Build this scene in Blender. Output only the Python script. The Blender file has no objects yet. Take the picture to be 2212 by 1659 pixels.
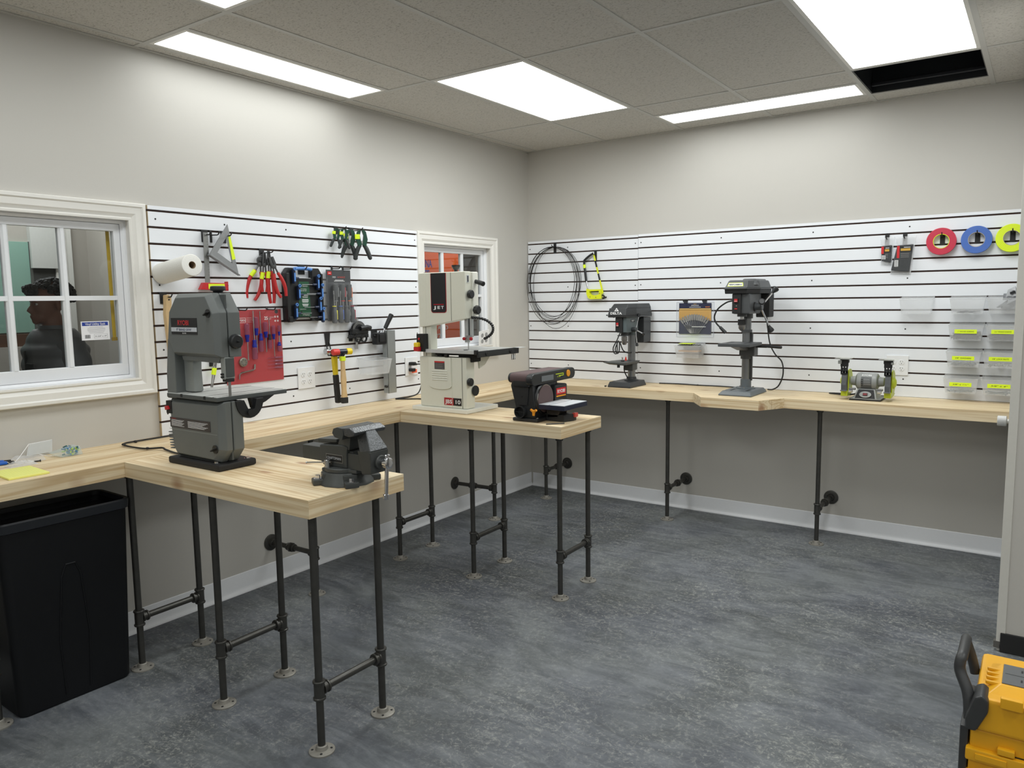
import bpy, bmesh, math, random
from mathutils import Matrix, Vector, Quaternion
PI = math.pi
random.seed(7)
SC = bpy.context.scene
COL = SC.collection

# ---------------------------------------------------------------- camera, world, lights, exposure
cam_d = bpy.data.cameras.new('camera')
cam_d.sensor_width = 36.0
cam_d.lens = 26.6893
cam_d.clip_start = 0.02
cam = bpy.data.objects.new('camera', cam_d)
COL.objects.link(cam)
_f = Vector((-0.57128092, 0.81327462, -0.11055541))
_r = Vector((0.81911204, 0.57345927, -0.01413962))
_u = Vector((-0.05189963, 0.09863496, 0.99376938))
_m = Matrix((( _r.x, _u.x, -_f.x, 3.4356), (_r.y, _u.y, -_f.y, -5.1498), (_r.z, _u.z, -_f.z, 1.5320), (0, 0, 0, 1)))
cam.matrix_world = _m
SC.camera = cam

world = bpy.data.worlds.new('world'); SC.world = world
world.use_nodes = True
world.node_tree.nodes['Background'].inputs[0].default_value = (0.9, 0.95, 1, 1)
world.node_tree.nodes['Background'].inputs[1].default_value = 0.05

PANEL_W = 12.0            # radiance of the ceiling light panels
PANEL_WN = 6.2           # the narrow panels near the walls
PANEL_WB = 6.8           # the rows behind the camera
PANEL_W2 = 9.0          # the dimmer rooms beyond the windows
SC.view_settings.view_transform = 'Standard'
SC.view_settings.look = 'None'
SC.view_settings.exposure = 0.18
SC.view_settings.gamma = 1.0
SC.view_settings.use_curve_mapping = False

H = 2.685                # ceiling height
CT = 0.908               # worktop height
TH = 0.062               # worktop thickness

# ---------------------------------------------------------------- materials
def lin(c):
    return tuple(((v / 255) / 12.92 if v / 255 <= 0.04045 else ((v / 255 + 0.055) / 1.055) ** 2.4) for v in c) + (1,)
MATS = {}
def M(name, rgb=None, rough=0.5, metal=0.0, noise=0.06, scale=60, bump=0.0, emit=None, coat=0.0, spec=0.5):
    if name in MATS: return MATS[name]
    m = bpy.data.materials.new(name); m.use_nodes = True
    nt = m.node_tree; b = nt.nodes['Principled BSDF']
    c = lin(rgb)
    b.inputs['Roughness'].default_value = rough
    b.inputs['Metallic'].default_value = metal
    b.inputs['Specular IOR Level'].default_value = spec
    if coat: b.inputs['Coat Weight'].default_value = coat
    if emit is not None:
        b.inputs['Emission Color'].default_value = c; b.inputs['Emission Strength'].default_value = emit
    tc = nt.nodes.new('ShaderNodeTexCoord')
    nz = nt.nodes.new('ShaderNodeTexNoise'); nz.inputs['Scale'].default_value = scale; nz.inputs['Detail'].default_value = 4
    nt.links.new(tc.outputs['Object'], nz.inputs['Vector'])
    mx = nt.nodes.new('ShaderNodeMix'); mx.data_type = 'RGBA'
    mx.inputs['A'].default_value = tuple(v * (1 - noise) for v in c[:3]) + (1,)
    mx.inputs['B'].default_value = tuple(min(1, v * (1 + noise)) for v in c[:3]) + (1,)
    nt.links.new(nz.outputs['Fac'], mx.inputs['Factor'])
    nt.links.new(mx.outputs['Result'], b.inputs['Base Color'])
    if bump:
        bp = nt.nodes.new('ShaderNodeBump'); bp.inputs['Strength'].default_value = bump; bp.inputs['Distance'].default_value = 0.002
        nt.links.new(nz.outputs['Fac'], bp.inputs['Height']); nt.links.new(bp.outputs['Normal'], b.inputs['Normal'])
    MATS[name] = m
    return m
def clear(name, rgb, alpha, rough=0.15, spec=0.5):
    """see-through plastic: part transparent, part solid with a soft sheen"""
    if name in MATS: return MATS[name]
    m = M(name, rgb, rough, noise=0.02, spec=spec)
    m.node_tree.nodes['Principled BSDF'].inputs['Alpha'].default_value = alpha
    return m
def glass(name, refl=0.12, tint=(235, 240, 240)):
    if name in MATS: return MATS[name]
    m = bpy.data.materials.new(name); m.use_nodes = True
    nt = m.node_tree; nt.nodes.remove(nt.nodes['Principled BSDF'])
    out = nt.nodes['Material Output']
    t = nt.nodes.new('ShaderNodeBsdfTransparent'); t.inputs[0].default_value = lin(tint)
    g = nt.nodes.new('ShaderNodeBsdfGlossy'); g.inputs['Roughness'].default_value = 0.0
    fr = nt.nodes.new('ShaderNodeLayerWeight'); fr.inputs['Blend'].default_value = 0.5
    pw = nt.nodes.new('ShaderNodeMath'); pw.operation = 'POWER'; pw.inputs[1].default_value = 4.0; nt.links.new(fr.outputs['Facing'], pw.inputs[0])
    ad = nt.nodes.new('ShaderNodeMath'); ad.operation = 'MULTIPLY_ADD'; ad.inputs[1].default_value = 0.9; ad.inputs[2].default_value = refl
    mx = nt.nodes.new('ShaderNodeMixShader')
    nt.links.new(pw.outputs[0], ad.inputs[0]); nt.links.new(ad.outputs[0], mx.inputs[0])
    nt.links.new(t.outputs[0], mx.inputs[1]); nt.links.new(g.outputs[0], mx.inputs[2])
    nt.links.new(mx.outputs[0], out.inputs['Surface'])
    MATS[name] = m
    return m

def nodes(name):
    m = bpy.data.materials.new(name); m.use_nodes = True; MATS[name] = m
    return m, m.node_tree, m.node_tree.nodes['Principled BSDF']
def N(nt, typ, **kw):
    n = nt.nodes.new(typ)
    for k, v in kw.items():
        if k.startswith('_'): setattr(n, k[1:], v)
        else: n.inputs[k.replace('__', ' ')].default_value = v
    return n
def ramp(nt, stops):
    r = nt.nodes.new('ShaderNodeValToRGB'); e = r.color_ramp.elements
    e[0].position, e[0].color = stops[0][0], stops[0][1]
    e[1].position, e[1].color = stops[-1][0], stops[-1][1]
    for p, c in stops[1:-1]:
        x = e.new(p); x.color = c
    return r

def wood(name, along, light=(232, 216, 184), dark=(198, 170, 128), plank=0.14):
    """pine with long grain running along x ('x') or y ('y'), plank-to-plank tone and a few knots"""
    m, nt, b = nodes(name); L = nt.links.new
    tc = N(nt, 'ShaderNodeTexCoord'); mp = N(nt, 'ShaderNodeMapping')
    L(tc.outputs['Object'], mp.inputs['Vector'])
    if along == 'y': mp.inputs['Rotation'].default_value = (0, 0, PI / 2)
    sx = N(nt, 'ShaderNodeSeparateXYZ'); L(mp.outputs[0], sx.inputs[0])
    # plank index
    dv = N(nt, 'ShaderNodeMath', _operation='DIVIDE'); dv.inputs[1].default_value = plank; L(sx.outputs['Y'], dv.inputs[0])
    fl = N(nt, 'ShaderNodeMath', _operation='FLOOR'); L(dv.outputs[0], fl.inputs[0])
    wn = N(nt, 'ShaderNodeTexWhiteNoise', _noise_dimensions='1D'); L(fl.outputs[0], wn.inputs['W'])
    off = N(nt, 'ShaderNodeMath', _operation='MULTIPLY'); off.inputs[1].default_value = 7.0; L(wn.outputs['Value'], off.inputs[0])
    cx = N(nt, 'ShaderNodeCombineXYZ'); ax = N(nt, 'ShaderNodeMath', _operation='ADD'); L(sx.outputs['X'], ax.inputs[0]); L(off.outputs[0], ax.inputs[1])
    L(ax.outputs[0], cx.inputs['X']); L(sx.outputs['Y'], cx.inputs['Y']); L(sx.outputs['Z'], cx.inputs['Z'])
    st = N(nt, 'ShaderNodeMapping'); st.inputs['Scale'].default_value = (.42, 13, 17); L(cx.outputs[0], st.inputs['Vector'])
    n1 = N(nt, 'ShaderNodeTexNoise', Scale=1.6, Detail=3.0, Roughness=0.5, Distortion=0.35); L(st.outputs[0], n1.inputs['Vector'])
    st2 = N(nt, 'ShaderNodeMapping'); st2.inputs['Scale'].default_value = (3, 120, 120); L(cx.outputs[0], st2.inputs['Vector'])
    n2 = N(nt, 'ShaderNodeTexNoise', Scale=1.0, Detail=3.0); L(st2.outputs[0], n2.inputs['Vector'])
    wv = N(nt, 'ShaderNodeMath', _operation='MULTIPLY'); wv.inputs[1].default_value = 30.0; L(n1.outputs['Fac'], wv.inputs[0])
    sn = N(nt, 'ShaderNodeMath', _operation='SINE'); L(wv.outputs[0], sn.inputs[0])
    ma = N(nt, 'ShaderNodeMath', _operation='MULTIPLY_ADD'); ma.inputs[1].default_value = 0.26; ma.inputs[2].default_value = 0.36; L(sn.outputs[0], ma.inputs[0])
    ad = N(nt, 'ShaderNodeMath', _operation='MULTIPLY_ADD'); ad.inputs[1].default_value = 0.35; L(n2.outputs['Fac'], ad.inputs[0]); L(ma.outputs[0], ad.inputs[2])
    pl = N(nt, 'ShaderNodeMath', _operation='MULTIPLY_ADD'); pl.inputs[1].default_value = 0.22; L(wn.outputs['Value'], pl.inputs[0]); L(ad.outputs[0], pl.inputs[2])
    rp = ramp(nt, [(0.15, lin(light)), (0.6, lin(tuple((a * .6 + d * .4) for a, d in zip(light, dark)))), (1.0, lin(dark))])
    L(pl.outputs[0], rp.inputs[0])
    # knots
    kn = N(nt, 'ShaderNodeMapping'); kn.inputs['Scale'].default_value = (3.2, 7.5, 4.0); L(cx.outputs[0], kn.inputs['Vector'])
    vo = N(nt, 'ShaderNodeTexVoronoi', Scale=1.0, Randomness=1.0); L(kn.outputs[0], vo.inputs['Vector'])
    kr = ramp(nt, [(0.06, (1, 1, 1, 1)), (0.17, (0, 0, 0, 1))]); L(vo.outputs['Distance'], kr.inputs[0])
    mk = N(nt, 'ShaderNodeMix', _data_type='RGBA'); mk.inputs['B'].default_value = lin((150, 104, 72))
    ksc = N(nt, 'ShaderNodeMath', _operation='MULTIPLY'); ksc.inputs[1].default_value = 0.75; L(kr.outputs[0], ksc.inputs[0])
    L(ksc.outputs[0], mk.inputs['Factor']); L(rp.outputs[0], mk.inputs['A'])
    # plank seams
    fr = N(nt, 'ShaderNodeMath', _operation='FRACT'); L(dv.outputs[0], fr.inputs[0])
    lt = N(nt, 'ShaderNodeMath', _operation='LESS_THAN'); lt.inputs[1].default_value = 0.012; L(fr.outputs[0], lt.inputs[0])
    ms = N(nt, 'ShaderNodeMix', _data_type='RGBA'); ms.inputs['B'].default_value = lin((170, 140, 98))
    l2 = N(nt, 'ShaderNodeMath', _operation='MULTIPLY'); l2.inputs[1].default_value = 0.6; L(lt.outputs[0], l2.inputs[0])
    L(l2.outputs[0], ms.inputs['Factor']); L(mk.outputs['Result'], ms.inputs['A'])
    L(ms.outputs['Result'], b.inputs['Base Color'])
    b.inputs['Roughness'].default_value = 0.55
    return m

def floor_mat():
    m, nt, b = nodes('dark_concrete'); L = nt.links.new
    tc = N(nt, 'ShaderNodeTexCoord')
    a = N(nt, 'ShaderNodeTexNoise', Scale=1.1, Detail=6.0, Roughness=0.6, Distortion=1.2); L(tc.outputs['Object'], a.inputs['Vector'])
    s = N(nt, 'ShaderNodeMapping'); s.inputs['Rotation'].default_value = (0, 0, 0.5); s.inputs['Scale'].default_value = (1.5, 5, 1); L(tc.outputs['Object'], s.inputs['Vector'])
    c = N(nt, 'ShaderNodeTexNoise', Scale=1.6, Detail=8.0, Roughness=0.65, Distortion=2.2); L(s.outputs[0], c.inputs['Vector'])
    mx = N(nt, 'ShaderNodeMath', _operation='MULTIPLY_ADD'); mx.inputs[1].default_value = 0.6; L(a.outputs['Fac'], mx.inputs[0])
    hf = N(nt, 'ShaderNodeMath', _operation='MULTIPLY'); hf.inputs[1].default_value = 0.45; L(c.outputs['Fac'], hf.inputs[0]); L(hf.outputs[0], mx.inputs[2])
    rp = ramp(nt, [(0.37, lin((50, 53, 58))), (0.5, lin((80, 84, 89))), (0.63, lin((114, 118, 122)))]); L(mx.outputs[0], rp.inputs[0])
    # chalky scuffs, curls and half foot prints: thin ridged marks, denser in worn zones
    def ridge(scale, dist, lo, hi, vec):
        d = N(nt, 'ShaderNodeTexNoise', Scale=scale, Detail=3.0, Roughness=0.55, Distortion=dist); L(vec, d.inputs['Vector'])
        e = N(nt, 'ShaderNodeMath', _operation='SUBTRACT'); e.inputs[1].default_value = 0.5; L(d.outputs['Fac'], e.inputs[0])
        f = N(nt, 'ShaderNodeMath', _operation='ABSOLUTE'); L(e.outputs[0], f.inputs[0])
        g = ramp(nt, [(lo, (1, 1, 1, 1)), (hi, (0, 0, 0, 1))]); L(f.outputs[0], g.inputs[0]); return g.outputs[0]
    s3 = N(nt, 'ShaderNodeMapping'); s3.inputs['Rotation'].default_value = (0, 0, -0.4); s3.inputs['Scale'].default_value = (1.0, 2.6, 1); L(tc.outputs['Object'], s3.inputs['Vector'])
    r1 = ridge(7.0, 2.5, 0.0, 0.022, s3.outputs[0]); r2 = ridge(17.0, 1.6, 0.0, 0.05, tc.outputs['Object'])
    z = N(nt, 'ShaderNodeTexNoise', Scale=1.3, Detail=5.0, Roughness=0.7); L(tc.outputs['Object'], z.inputs['Vector'])
    zr = ramp(nt, [(0.38, (0, 0, 0, 1)), (0.62, (1, 1, 1, 1))]); L(z.outputs['Fac'], zr.inputs[0])
    f_ = N(nt, 'ShaderNodeTexNoise', Scale=48.0, Detail=6.0, Roughness=0.75); L(tc.outputs['Object'], f_.inputs['Vector'])
    fr_ = ramp(nt, [(0.42, (0, 0, 0, 1)), (0.68, (1, 1, 1, 1))]); L(f_.outputs['Fac'], fr_.inputs[0])
    mxr = N(nt, 'ShaderNodeMath', _operation='MAXIMUM'); L(r1, mxr.inputs[0]); L(r2, mxr.inputs[1])
    mm = N(nt, 'ShaderNodeMath', _operation='MULTIPLY'); L(mxr.outputs[0], mm.inputs[0]); L(fr_.outputs[0], mm.inputs[1])
    m1 = N(nt, 'ShaderNodeMath', _operation='MULTIPLY'); L(mm.outputs[0], m1.inputs[0]); L(zr.outputs[0], m1.inputs[1])
    m2 = N(nt, 'ShaderNodeMath', _operation='MULTIPLY'); m2.inputs[1].default_value = 0.75; L(m1.outputs[0], m2.inputs[0])
    # warm / cool drift of the stain
    hu = N(nt, 'ShaderNodeTexNoise', Scale=2.2, Detail=3.0); L(tc.outputs['Object'], hu.inputs['Vector'])
    hr = ramp(nt, [(0.38, lin((106, 110, 124))), (0.62, lin((116, 120, 110)))]); L(hu.outputs['Fac'], hr.inputs[0])
    mA = N(nt, 'ShaderNodeMix', _data_type='RGBA'); mA.inputs['Factor'].default_value = 0.14; L(rp.outputs[0], mA.inputs['A']); L(hr.outputs[0], mA.inputs['B'])
    # fine grit
    mC = N(nt, 'ShaderNodeMix', _data_type='RGBA', _blend_type='OVERLAY'); mC.inputs['Factor'].default_value = 0.08; L(mA.outputs['Result'], mC.inputs['A']); L(fr_.outputs[0], mC.inputs['B'])
    mB = N(nt, 'ShaderNodeMix', _data_type='RGBA'); mB.inputs['B'].default_value = lin((186, 187, 178)); L(m2.outputs[0], mB.inputs['Factor']); L(mC.outputs['Result'], mB.inputs['A'])
    L(mB.outputs['Result'], b.inputs['Base Color'])
    b.inputs['Roughness'].default_value = 0.55
    bp = N(nt, 'ShaderNodeBump', Strength=0.12, Distance=0.004); L(mx.outputs[0], bp.inputs['Height']); L(bp.outputs[0], b.inputs['Normal'])
    return m

def tile_mat():
    m, nt, b = nodes('ceiling_tile'); L = nt.links.new
    tc = N(nt, 'ShaderNodeTexCoord')
    s = N(nt, 'ShaderNodeMapping'); s.inputs['Scale'].default_value = (1, 1.6, 1); L(tc.outputs['Object'], s.inputs['Vector'])
    n = N(nt, 'ShaderNodeTexNoise', Scale=95.0, Detail=3.0, Roughness=0.6, Distortion=0.6); L(s.outputs[0], n.inputs['Vector'])
    rp = ramp(nt, [(0.36, lin((164, 161, 154))), (0.42, lin((196, 193, 187))), (0.7, lin((206, 203, 197)))]); L(n.outputs['Fac'], rp.inputs[0])
    L(rp.outputs[0], b.inputs['Base Color']); b.inputs['Roughness'].default_value = 0.95
    bp = N(nt, 'ShaderNodeBump', Strength=0.5, Distance=0.003); L(n.outputs['Fac'], bp.inputs['Height']); L(bp.outputs[0], b.inputs['Normal'])
    return m

WALL = M('wall_paint', (192, 189, 183), 0.6, noise=0.012, scale=200, bump=0.06)
FLOOR = floor_mat(); TILE = tile_mat()
WOODX = wood('pine_along_x', 'x'); WOODY = wood('pine_along_y', 'y')
BASEB = M('vinyl_baseboard', (236, 238, 242), 0.45, noise=0.02)
WHITE = M('white_trim_paint', (226, 224, 219), 0.4, noise=0.01)
SASH = M('white_vinyl_sash', (230, 232, 236), 0.35, noise=0.01)
SLAT = M('white_melamine', (230, 233, 238), 0.35, noise=0.02, scale=8)
MDF = M('brown_groove', (70, 52, 44), 0.9, noise=0.2)
GRID = M('grid_steel', (190, 189, 185), 0.5, noise=0.01)
BLACKHOLE = M('black_duct', (30, 32, 35), 0.35, noise=0.1)
PIPE = M('black_iron', (78, 77, 74), 0.40, 0.7, noise=0.25, scale=30)
FLANGE = M('dusty_iron', (150, 147, 140), 0.55, 0.5, noise=0.25, scale=50)
BLK = M('black_plastic', (30, 31, 33), 0.38, noise=0.1)
BLKM = M('matte_black', (26, 26, 27), 0.65, noise=0.1)
RUB = M('black_rubber', (22, 22, 23), 0.6, noise=0.1)
STEEL = M('bright_steel', (190, 190, 190), 0.25, 1.0, noise=0.08)
GALV = M('galvanized_steel', (168, 172, 172), 0.38, 0.8, noise=0.1, scale=14)
CHROME = M('chrome', (215, 215, 218), 0.12, 1.0, noise=0.02)
RED = M('red_plastic', (190, 32, 38), 0.4)
YTAPE = M('neon_yellow_tape', (226, 250, 40), 0.6, noise=0.02)
WTXT = M('white_print', (235, 235, 235), 0.5, noise=0.01)
KTXT = M('black_print', (22, 22, 24), 0.5, noise=0.01)
RTXT = M('red_print', (196, 34, 38), 0.5, noise=0.01)

# ---------------------------------------------------------------- mesh builder
class MB:
    def __init__(s, T=None):
        s.v = []; s.f = []; s.mi = []; s.mats = []; s.T = T or Matrix()
    def _m(s, m):
        if m not in s.mats: s.mats.append(m)
        return s.mats.index(m)
    def add(s, vs, fs, m, T=None):
        X = s.T @ T if T is not None else s.T
        o = len(s.v); k = s._m(m)
        s.v += [tuple(X @ Vector(v)) for v in vs]
        for f in fs: s.f.append(tuple(i + o for i in f)); s.mi.append(k)
        return s
    def addbm(s, bm, m, T=None):
        bm.verts.ensure_lookup_table(); bm.verts.index_update()
        s.add([v.co[:] for v in bm.verts], [[v.index for v in f.verts] for f in bm.faces], m, T); bm.free()
        return s
    def box(s, x0, x1, y0, y1, z0, z1, m, b=0, T=None, seg=2):
        bm = bmesh.new()
        bmesh.ops.create_cube(bm, size=1)
        for v in bm.verts:
            v.co = Vector((x0 if v.co.x < 0 else x1, y0 if v.co.y < 0 else y1, z0 if v.co.z < 0 else z1))
        if b: bmesh.ops.bevel(bm, geom=bm.edges[:], offset=b, segments=seg, profile=0.5, affect='EDGES')
        bmesh.ops.recalc_face_normals(bm, faces=bm.faces[:])
        return s.addbm(bm, m, T)
    def prism(s, poly, axis, a0, a1, m, b=0, T=None, seg=2):
        """extrude a 2D outline. axis 'y': poly is (x,z); 'x': (y,z); 'z': (x,y)"""
        def P(p, a): return {'y': (p[0], a, p[1]), 'x': (a, p[0], p[1]), 'z': (p[0], p[1], a)}[axis]
        bm = bmesh.new()
        A = [bm.verts.new(P(p, a0)) for p in poly]; B = [bm.verts.new(P(p, a1)) for p in poly]
        n = len(poly)
        bm.faces.new(A); bm.faces.new(B[::-1])
        for i in range(n): bm.faces.new((A[i], B[i], B[(i + 1) % n], A[(i + 1) % n]))
        bmesh.ops.recalc_face_normals(bm, faces=bm.faces[:])
        if b: bmesh.ops.bevel(bm, geom=bm.edges[:], offset=b, segments=seg, profile=0.5, affect='EDGES')
        return s.addbm(bm, m, T)
    def hull(s, pts, m, b=0, T=None):
        bm = bmesh.new()
        for p in pts: bm.verts.new(p)
        r = bmesh.ops.convex_hull(bm, input=bm.verts[:])
        bmesh.ops.dissolve_limit(bm, angle_limit=0.02, verts=bm.verts[:], edges=bm.edges[:])
        if b: bmesh.ops.bevel(bm, geom=bm.edges[:], offset=b, segments=2, profile=0.5, affect='EDGES')
        bmesh.ops.recalc_face_normals(bm, faces=bm.faces[:])
        return s.addbm(bm, m, T)
    def lathe(s, prof, p0, d, m, n=24, T=None):
        """prof: list of (radius, height along d) ; closed with caps where radius is 0"""
        d = Vector(d).normalized(); q = Vector((0, 0, 1)).rotation_difference(d).to_matrix()
        vs = []; fs = []
        for r, h in prof:
            for i in range(n):
                a = 2 * PI * i / n
                vs.append(Vector(p0) + q @ Vector((r * math.cos(a), r * math.sin(a), h)))
        for k in range(len(prof) - 1):
            for i in range(n):
                j = (i + 1) % n
                fs.append((k * n + i, k * n + j, (k + 1) * n + j, (k + 1) * n + i))
        fs.append(tuple(range(n - 1, -1, -1))); L = (len(prof) - 1) * n
        fs.append(tuple(range(L, L + n)))
        return s.add(vs, fs, m, T)
    def cyl(s, p0, p1, r, m, r1=None, n=20, b=0, T=None):
        p0 = Vector(p0); p1 = Vector(p1); h = (p1 - p0).length; r1 = r if r1 is None else r1
        pr = [(r, 0), (r1, h)] if not b else [(r - b, 0), (r, b), (r1, h - b), (r1 - b, h)]
        return s.lathe(pr, p0, p1 - p0, m, n, T)
    def ring(s, c, d, R, r, h, m, n=36, T=None):
        """flat annulus of height h"""
        return s.lathe_open([(R, 0), (R, h), (r, h), (r, 0), (R, 0)], c, d, m, n, T)
    def lathe_open(s, prof, p0, d, m, n=24, T=None):
        d = Vector(d).normalized(); q = Vector((0, 0, 1)).rotation_difference(d).to_matrix()
        vs = []; fs = []
        for r, h in prof:
            for i in range(n):
                a = 2 * PI * i / n
                vs.append(Vector(p0) + q @ Vector((r * math.cos(a), r * math.sin(a), h)))
        for k in range(len(prof) - 1):
            for i in range(n):
                j = (i + 1) % n
                fs.append((k * n + i, k * n + j, (k + 1) * n + j, (k + 1) * n + i))
        return s.add(vs, fs, m, T)
    def tube(s, pts, r, m, n=8, closed=False, sm=0, T=None):
        pts = [Vector(p) for p in pts]
        rr = r if isinstance(r, (list, tuple)) else [r] * len(pts)
        if sm:
            out = []; ro = []; N_ = len(pts)
            for i in range(N_ if closed else N_ - 1):
                p1 = pts[i]; p2 = pts[(i + 1) % N_]
                p0 = pts[i - 1] if (closed or i > 0) else p1; p3 = pts[(i + 2) % N_] if (closed or i + 2 < N_) else p2
                for k in range(sm):
                    t = k / sm
                    out.append(0.5 * ((2 * p1) + (p2 - p0) * t + (2 * p0 - 5 * p1 + 4 * p2 - p3) * t * t + (3 * p1 - p0 - 3 * p2 + p3) * t ** 3))
                    ro.append(rr[i] * (1 - t) + rr[(i + 1) % N_] * t)
            if not closed: out.append(pts[-1]); ro.append(rr[-1])
            pts, rr = out, ro
        vs = []; fs = []; K = len(pts); up = None
        for i, p in enumerate(pts):
            if closed: d = pts[(i + 1) % K] - pts[i - 1]
            else: d = pts[min(i + 1, K - 1)] - pts[max(i - 1, 0)]
            if d.length < 1e-9: d = Vector((0, 0, 1))
            d.normalize()
            if up is None:
                up = d.orthogonal().normalized()
            else:
                up = (up - d * up.dot(d))
                up = up.normalized() if up.length > 1e-6 else d.orthogonal().normalized()
            w = d.cross(up)
            for k in range(n):
                a = 2 * PI * k / n
                vs.append(p + (up * math.cos(a) + w * math.sin(a)) * rr[i])
        for i in range(K if closed else K - 1):
            j = (i + 1) % K
            for k in range(n):
                l = (k + 1) % n
                fs.append((i * n + k, i * n + l, j * n + l, j * n + k))
        if not closed:
            fs.append(tuple(range(n - 1, -1, -1))); fs.append(tuple(range((K - 1) * n, K * n)))
        return s.add(vs, fs, m, T)
    def sph(s, c, r, m, n=14, T=None):
        r = r if isinstance(r, (tuple, list)) else (r, r, r)
        vs = []; fs = []; R = n // 2 + 1
        for i in range(R + 1):
            t = PI * i / R
            for k in range(n):
                a = 2 * PI * k / n
                vs.append((c[0] + r[0] * math.sin(t) * math.cos(a), c[1] + r[1] * math.sin(t) * math.sin(a), c[2] + r[2] * math.cos(t)))
        for i in range(R):
            for k in range(n):
                l = (k + 1) % n
                fs.append((i * n + k, (i + 1) * n + k, (i + 1) * n + l, i * n + l))
        bm = bmesh.new()
        V = [bm.verts.new(v) for v in vs]
        for f in fs: bm.faces.new([V[i] for i in f])
        bmesh.ops.remove_doubles(bm, verts=bm.verts[:], dist=1e-6)
        return s.addbm(bm, m, T)
    def text(s, txt, p, h, m, right=(1, 0, 0), up=(0, 0, 1), align='CENTER', w=None, depth=0.0004, shear=0.0, bold=0.0):
        """lettering of cap height h lying on a surface through p"""
        cu = bpy.data.curves.new('t', 'FONT'); cu.body = txt; cu.align_x = align; cu.size = 1.0; cu.extrude = 0; cu.resolution_u = 3; cu.shear = shear; cu.offset = bold
        ob = bpy.data.objects.new('t', cu); COL.objects.link(ob)
        dg = bpy.context.evaluated_depsgraph_get(); dg.update()
        me = bpy.data.meshes.new_from_object(ob.evaluated_get(dg))
        vs = [v.co.copy() for v in me.vertices]; fs = [tuple(f.vertices) for f in me.polygons]
        bpy.data.objects.remove(ob); bpy.data.curves.remove(cu); bpy.data.meshes.remove(me)
        if not vs: return s
        xs = [v.x for v in vs]; k = h / 0.7; kx = k
        if w: kx = w / (max(xs) - min(xs))
        R = Vector(right).normalized(); U = Vector(up).normalized(); Nn = R.cross(U)
        vs2 = [Vector(p) + R * v.x * kx + U * (v.y - 0.35) * k + Nn * depth for v in vs]
        return s.add(vs2, fs, m)
    def build(s, name, parent=None, ang=35, T=None):
        me = bpy.data.meshes.new(name); me.from_pydata(s.v, [], s.f)
        for m in s.mats: me.materials.append(m)
        me.polygons.foreach_set('material_index', s.mi)
        me.polygons.foreach_set('use_smooth', [True] * len(me.polygons))
        me.update()
        try: me.set_sharp_from_angle(angle=math.radians(ang))
        except Exception: pass
        o = bpy.data.objects.new(name, me); COL.objects.link(o)
        if len(s.f) < 20000:
            wn = o.modifiers.new('weighted_normals', 'WEIGHTED_NORMAL'); wn.keep_sharp = True; wn.weight = 100
        if parent is not None: o.parent = parent
        return o

def tag(o, label, cat, group=None):
    o['label'] = label; o['category'] = cat
    if group: o['group'] = group
    return o
def thing(name, label, cat, loc=(0, 0, 0), rz=0.0, group=None):
    o = bpy.data.objects.new(name, None); COL.objects.link(o)
    o.location = loc; o.rotation_euler = (0, 0, rz); o.empty_display_size = 0.05
    return tag(o, label, cat, group)
def struct(o):
    o['kind'] = 'structure'; return o
def copy_thing(root, loc, label, rz=None, group=None):
    r = root.copy(); COL.objects.link(r); r.location = loc; r['label'] = label
    if rz is not None: r.rotation_euler = (0, 0, rz)
    if group: r['group'] = group
    def rec(a, b):
        for ch in list(a.children):
            c = ch.copy(); COL.objects.link(c); c.parent = b
            rec(ch, c)
    rec(root, r)
    return r
# ================================================================= THE ROOM
XE, YN = 5.6, -6.9       # far right wall, wall behind the camera
WX0, WX1 = 3.335, 3.80   # the wall end on the right

mb = MB(); mb.box(-3.2, XE + .1, YN - .1, 4.1, -0.1, 0, FLOOR); fl = struct(mb.build('floor'))

# left wall with two window openings
W1 = (-4.035, -3.265, 1.185, 1.925)    # y0,y1,z0,z1 rough opening of window 1
W2 = (-1.285, -0.520, 1.185, 1.925)
mb = MB()
t = -0.13
mb.box(t, 0, YN - .1, W1[0], 0, 3.0, WALL); mb.box(t, 0, W1[1], W2[0], 0, 3.0, WALL); mb.box(t, 0, W2[1], 4.1, 0, 3.0, WALL)
for w in (W1, W2):
    mb.box(t, 0, w[0], w[1], 0, w[2], WALL); mb.box(t, 0, w[0], w[1], w[3], 3.0, WALL)
struct(mb.build('wall_left'))
mb = MB(); mb.box(0, WX1, 0, .12, 0, 3.0, WALL); struct(mb.build('wall_back'))
mb = MB(); mb.box(WX0, WX1, -1.405, 0, 0, 3.0, WALL, b=0.004); struct(mb.build('wall_divider'))
mb = MB(); mb.box(WX1, XE + .1, 0, .12, 0, 3.0, WALL); mb.box(XE, XE + .1, YN, 0, 0, 3.0, WALL); struct(mb.build('wall_right'))
mb = MB(); mb.box(0, XE, YN - .1, YN, 0, 3.0, WALL); struct(mb.build('wall_front'))
# corner bead and black base on the wall end
CB = M('corner_bead', (205, 203, 196), 0.45, noise=0.03)
mb = MB(); mb.box(WX0 - .003, WX0 + .030, -1.411, -1.404, 0.03, H, CB, b=.002); mb.box(WX0 - .003, WX0, -1.41, -1.37, .03, H, CB); struct(mb.build('trim_1'))
mb = MB(); mb.box(WX0 + .012, WX1, -1.418, -1.405, 0, .085, BLKM, b=.003); struct(mb.build('baseboard_divider'))
mb = MB(); mb.box(WX0 - .012, WX0 + .012, -1.412, -1.385, 0.015, .045, M('grey_putty', (92, 90, 86), 0.8), b=.002); struct(mb.build('trim_2'))

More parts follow.
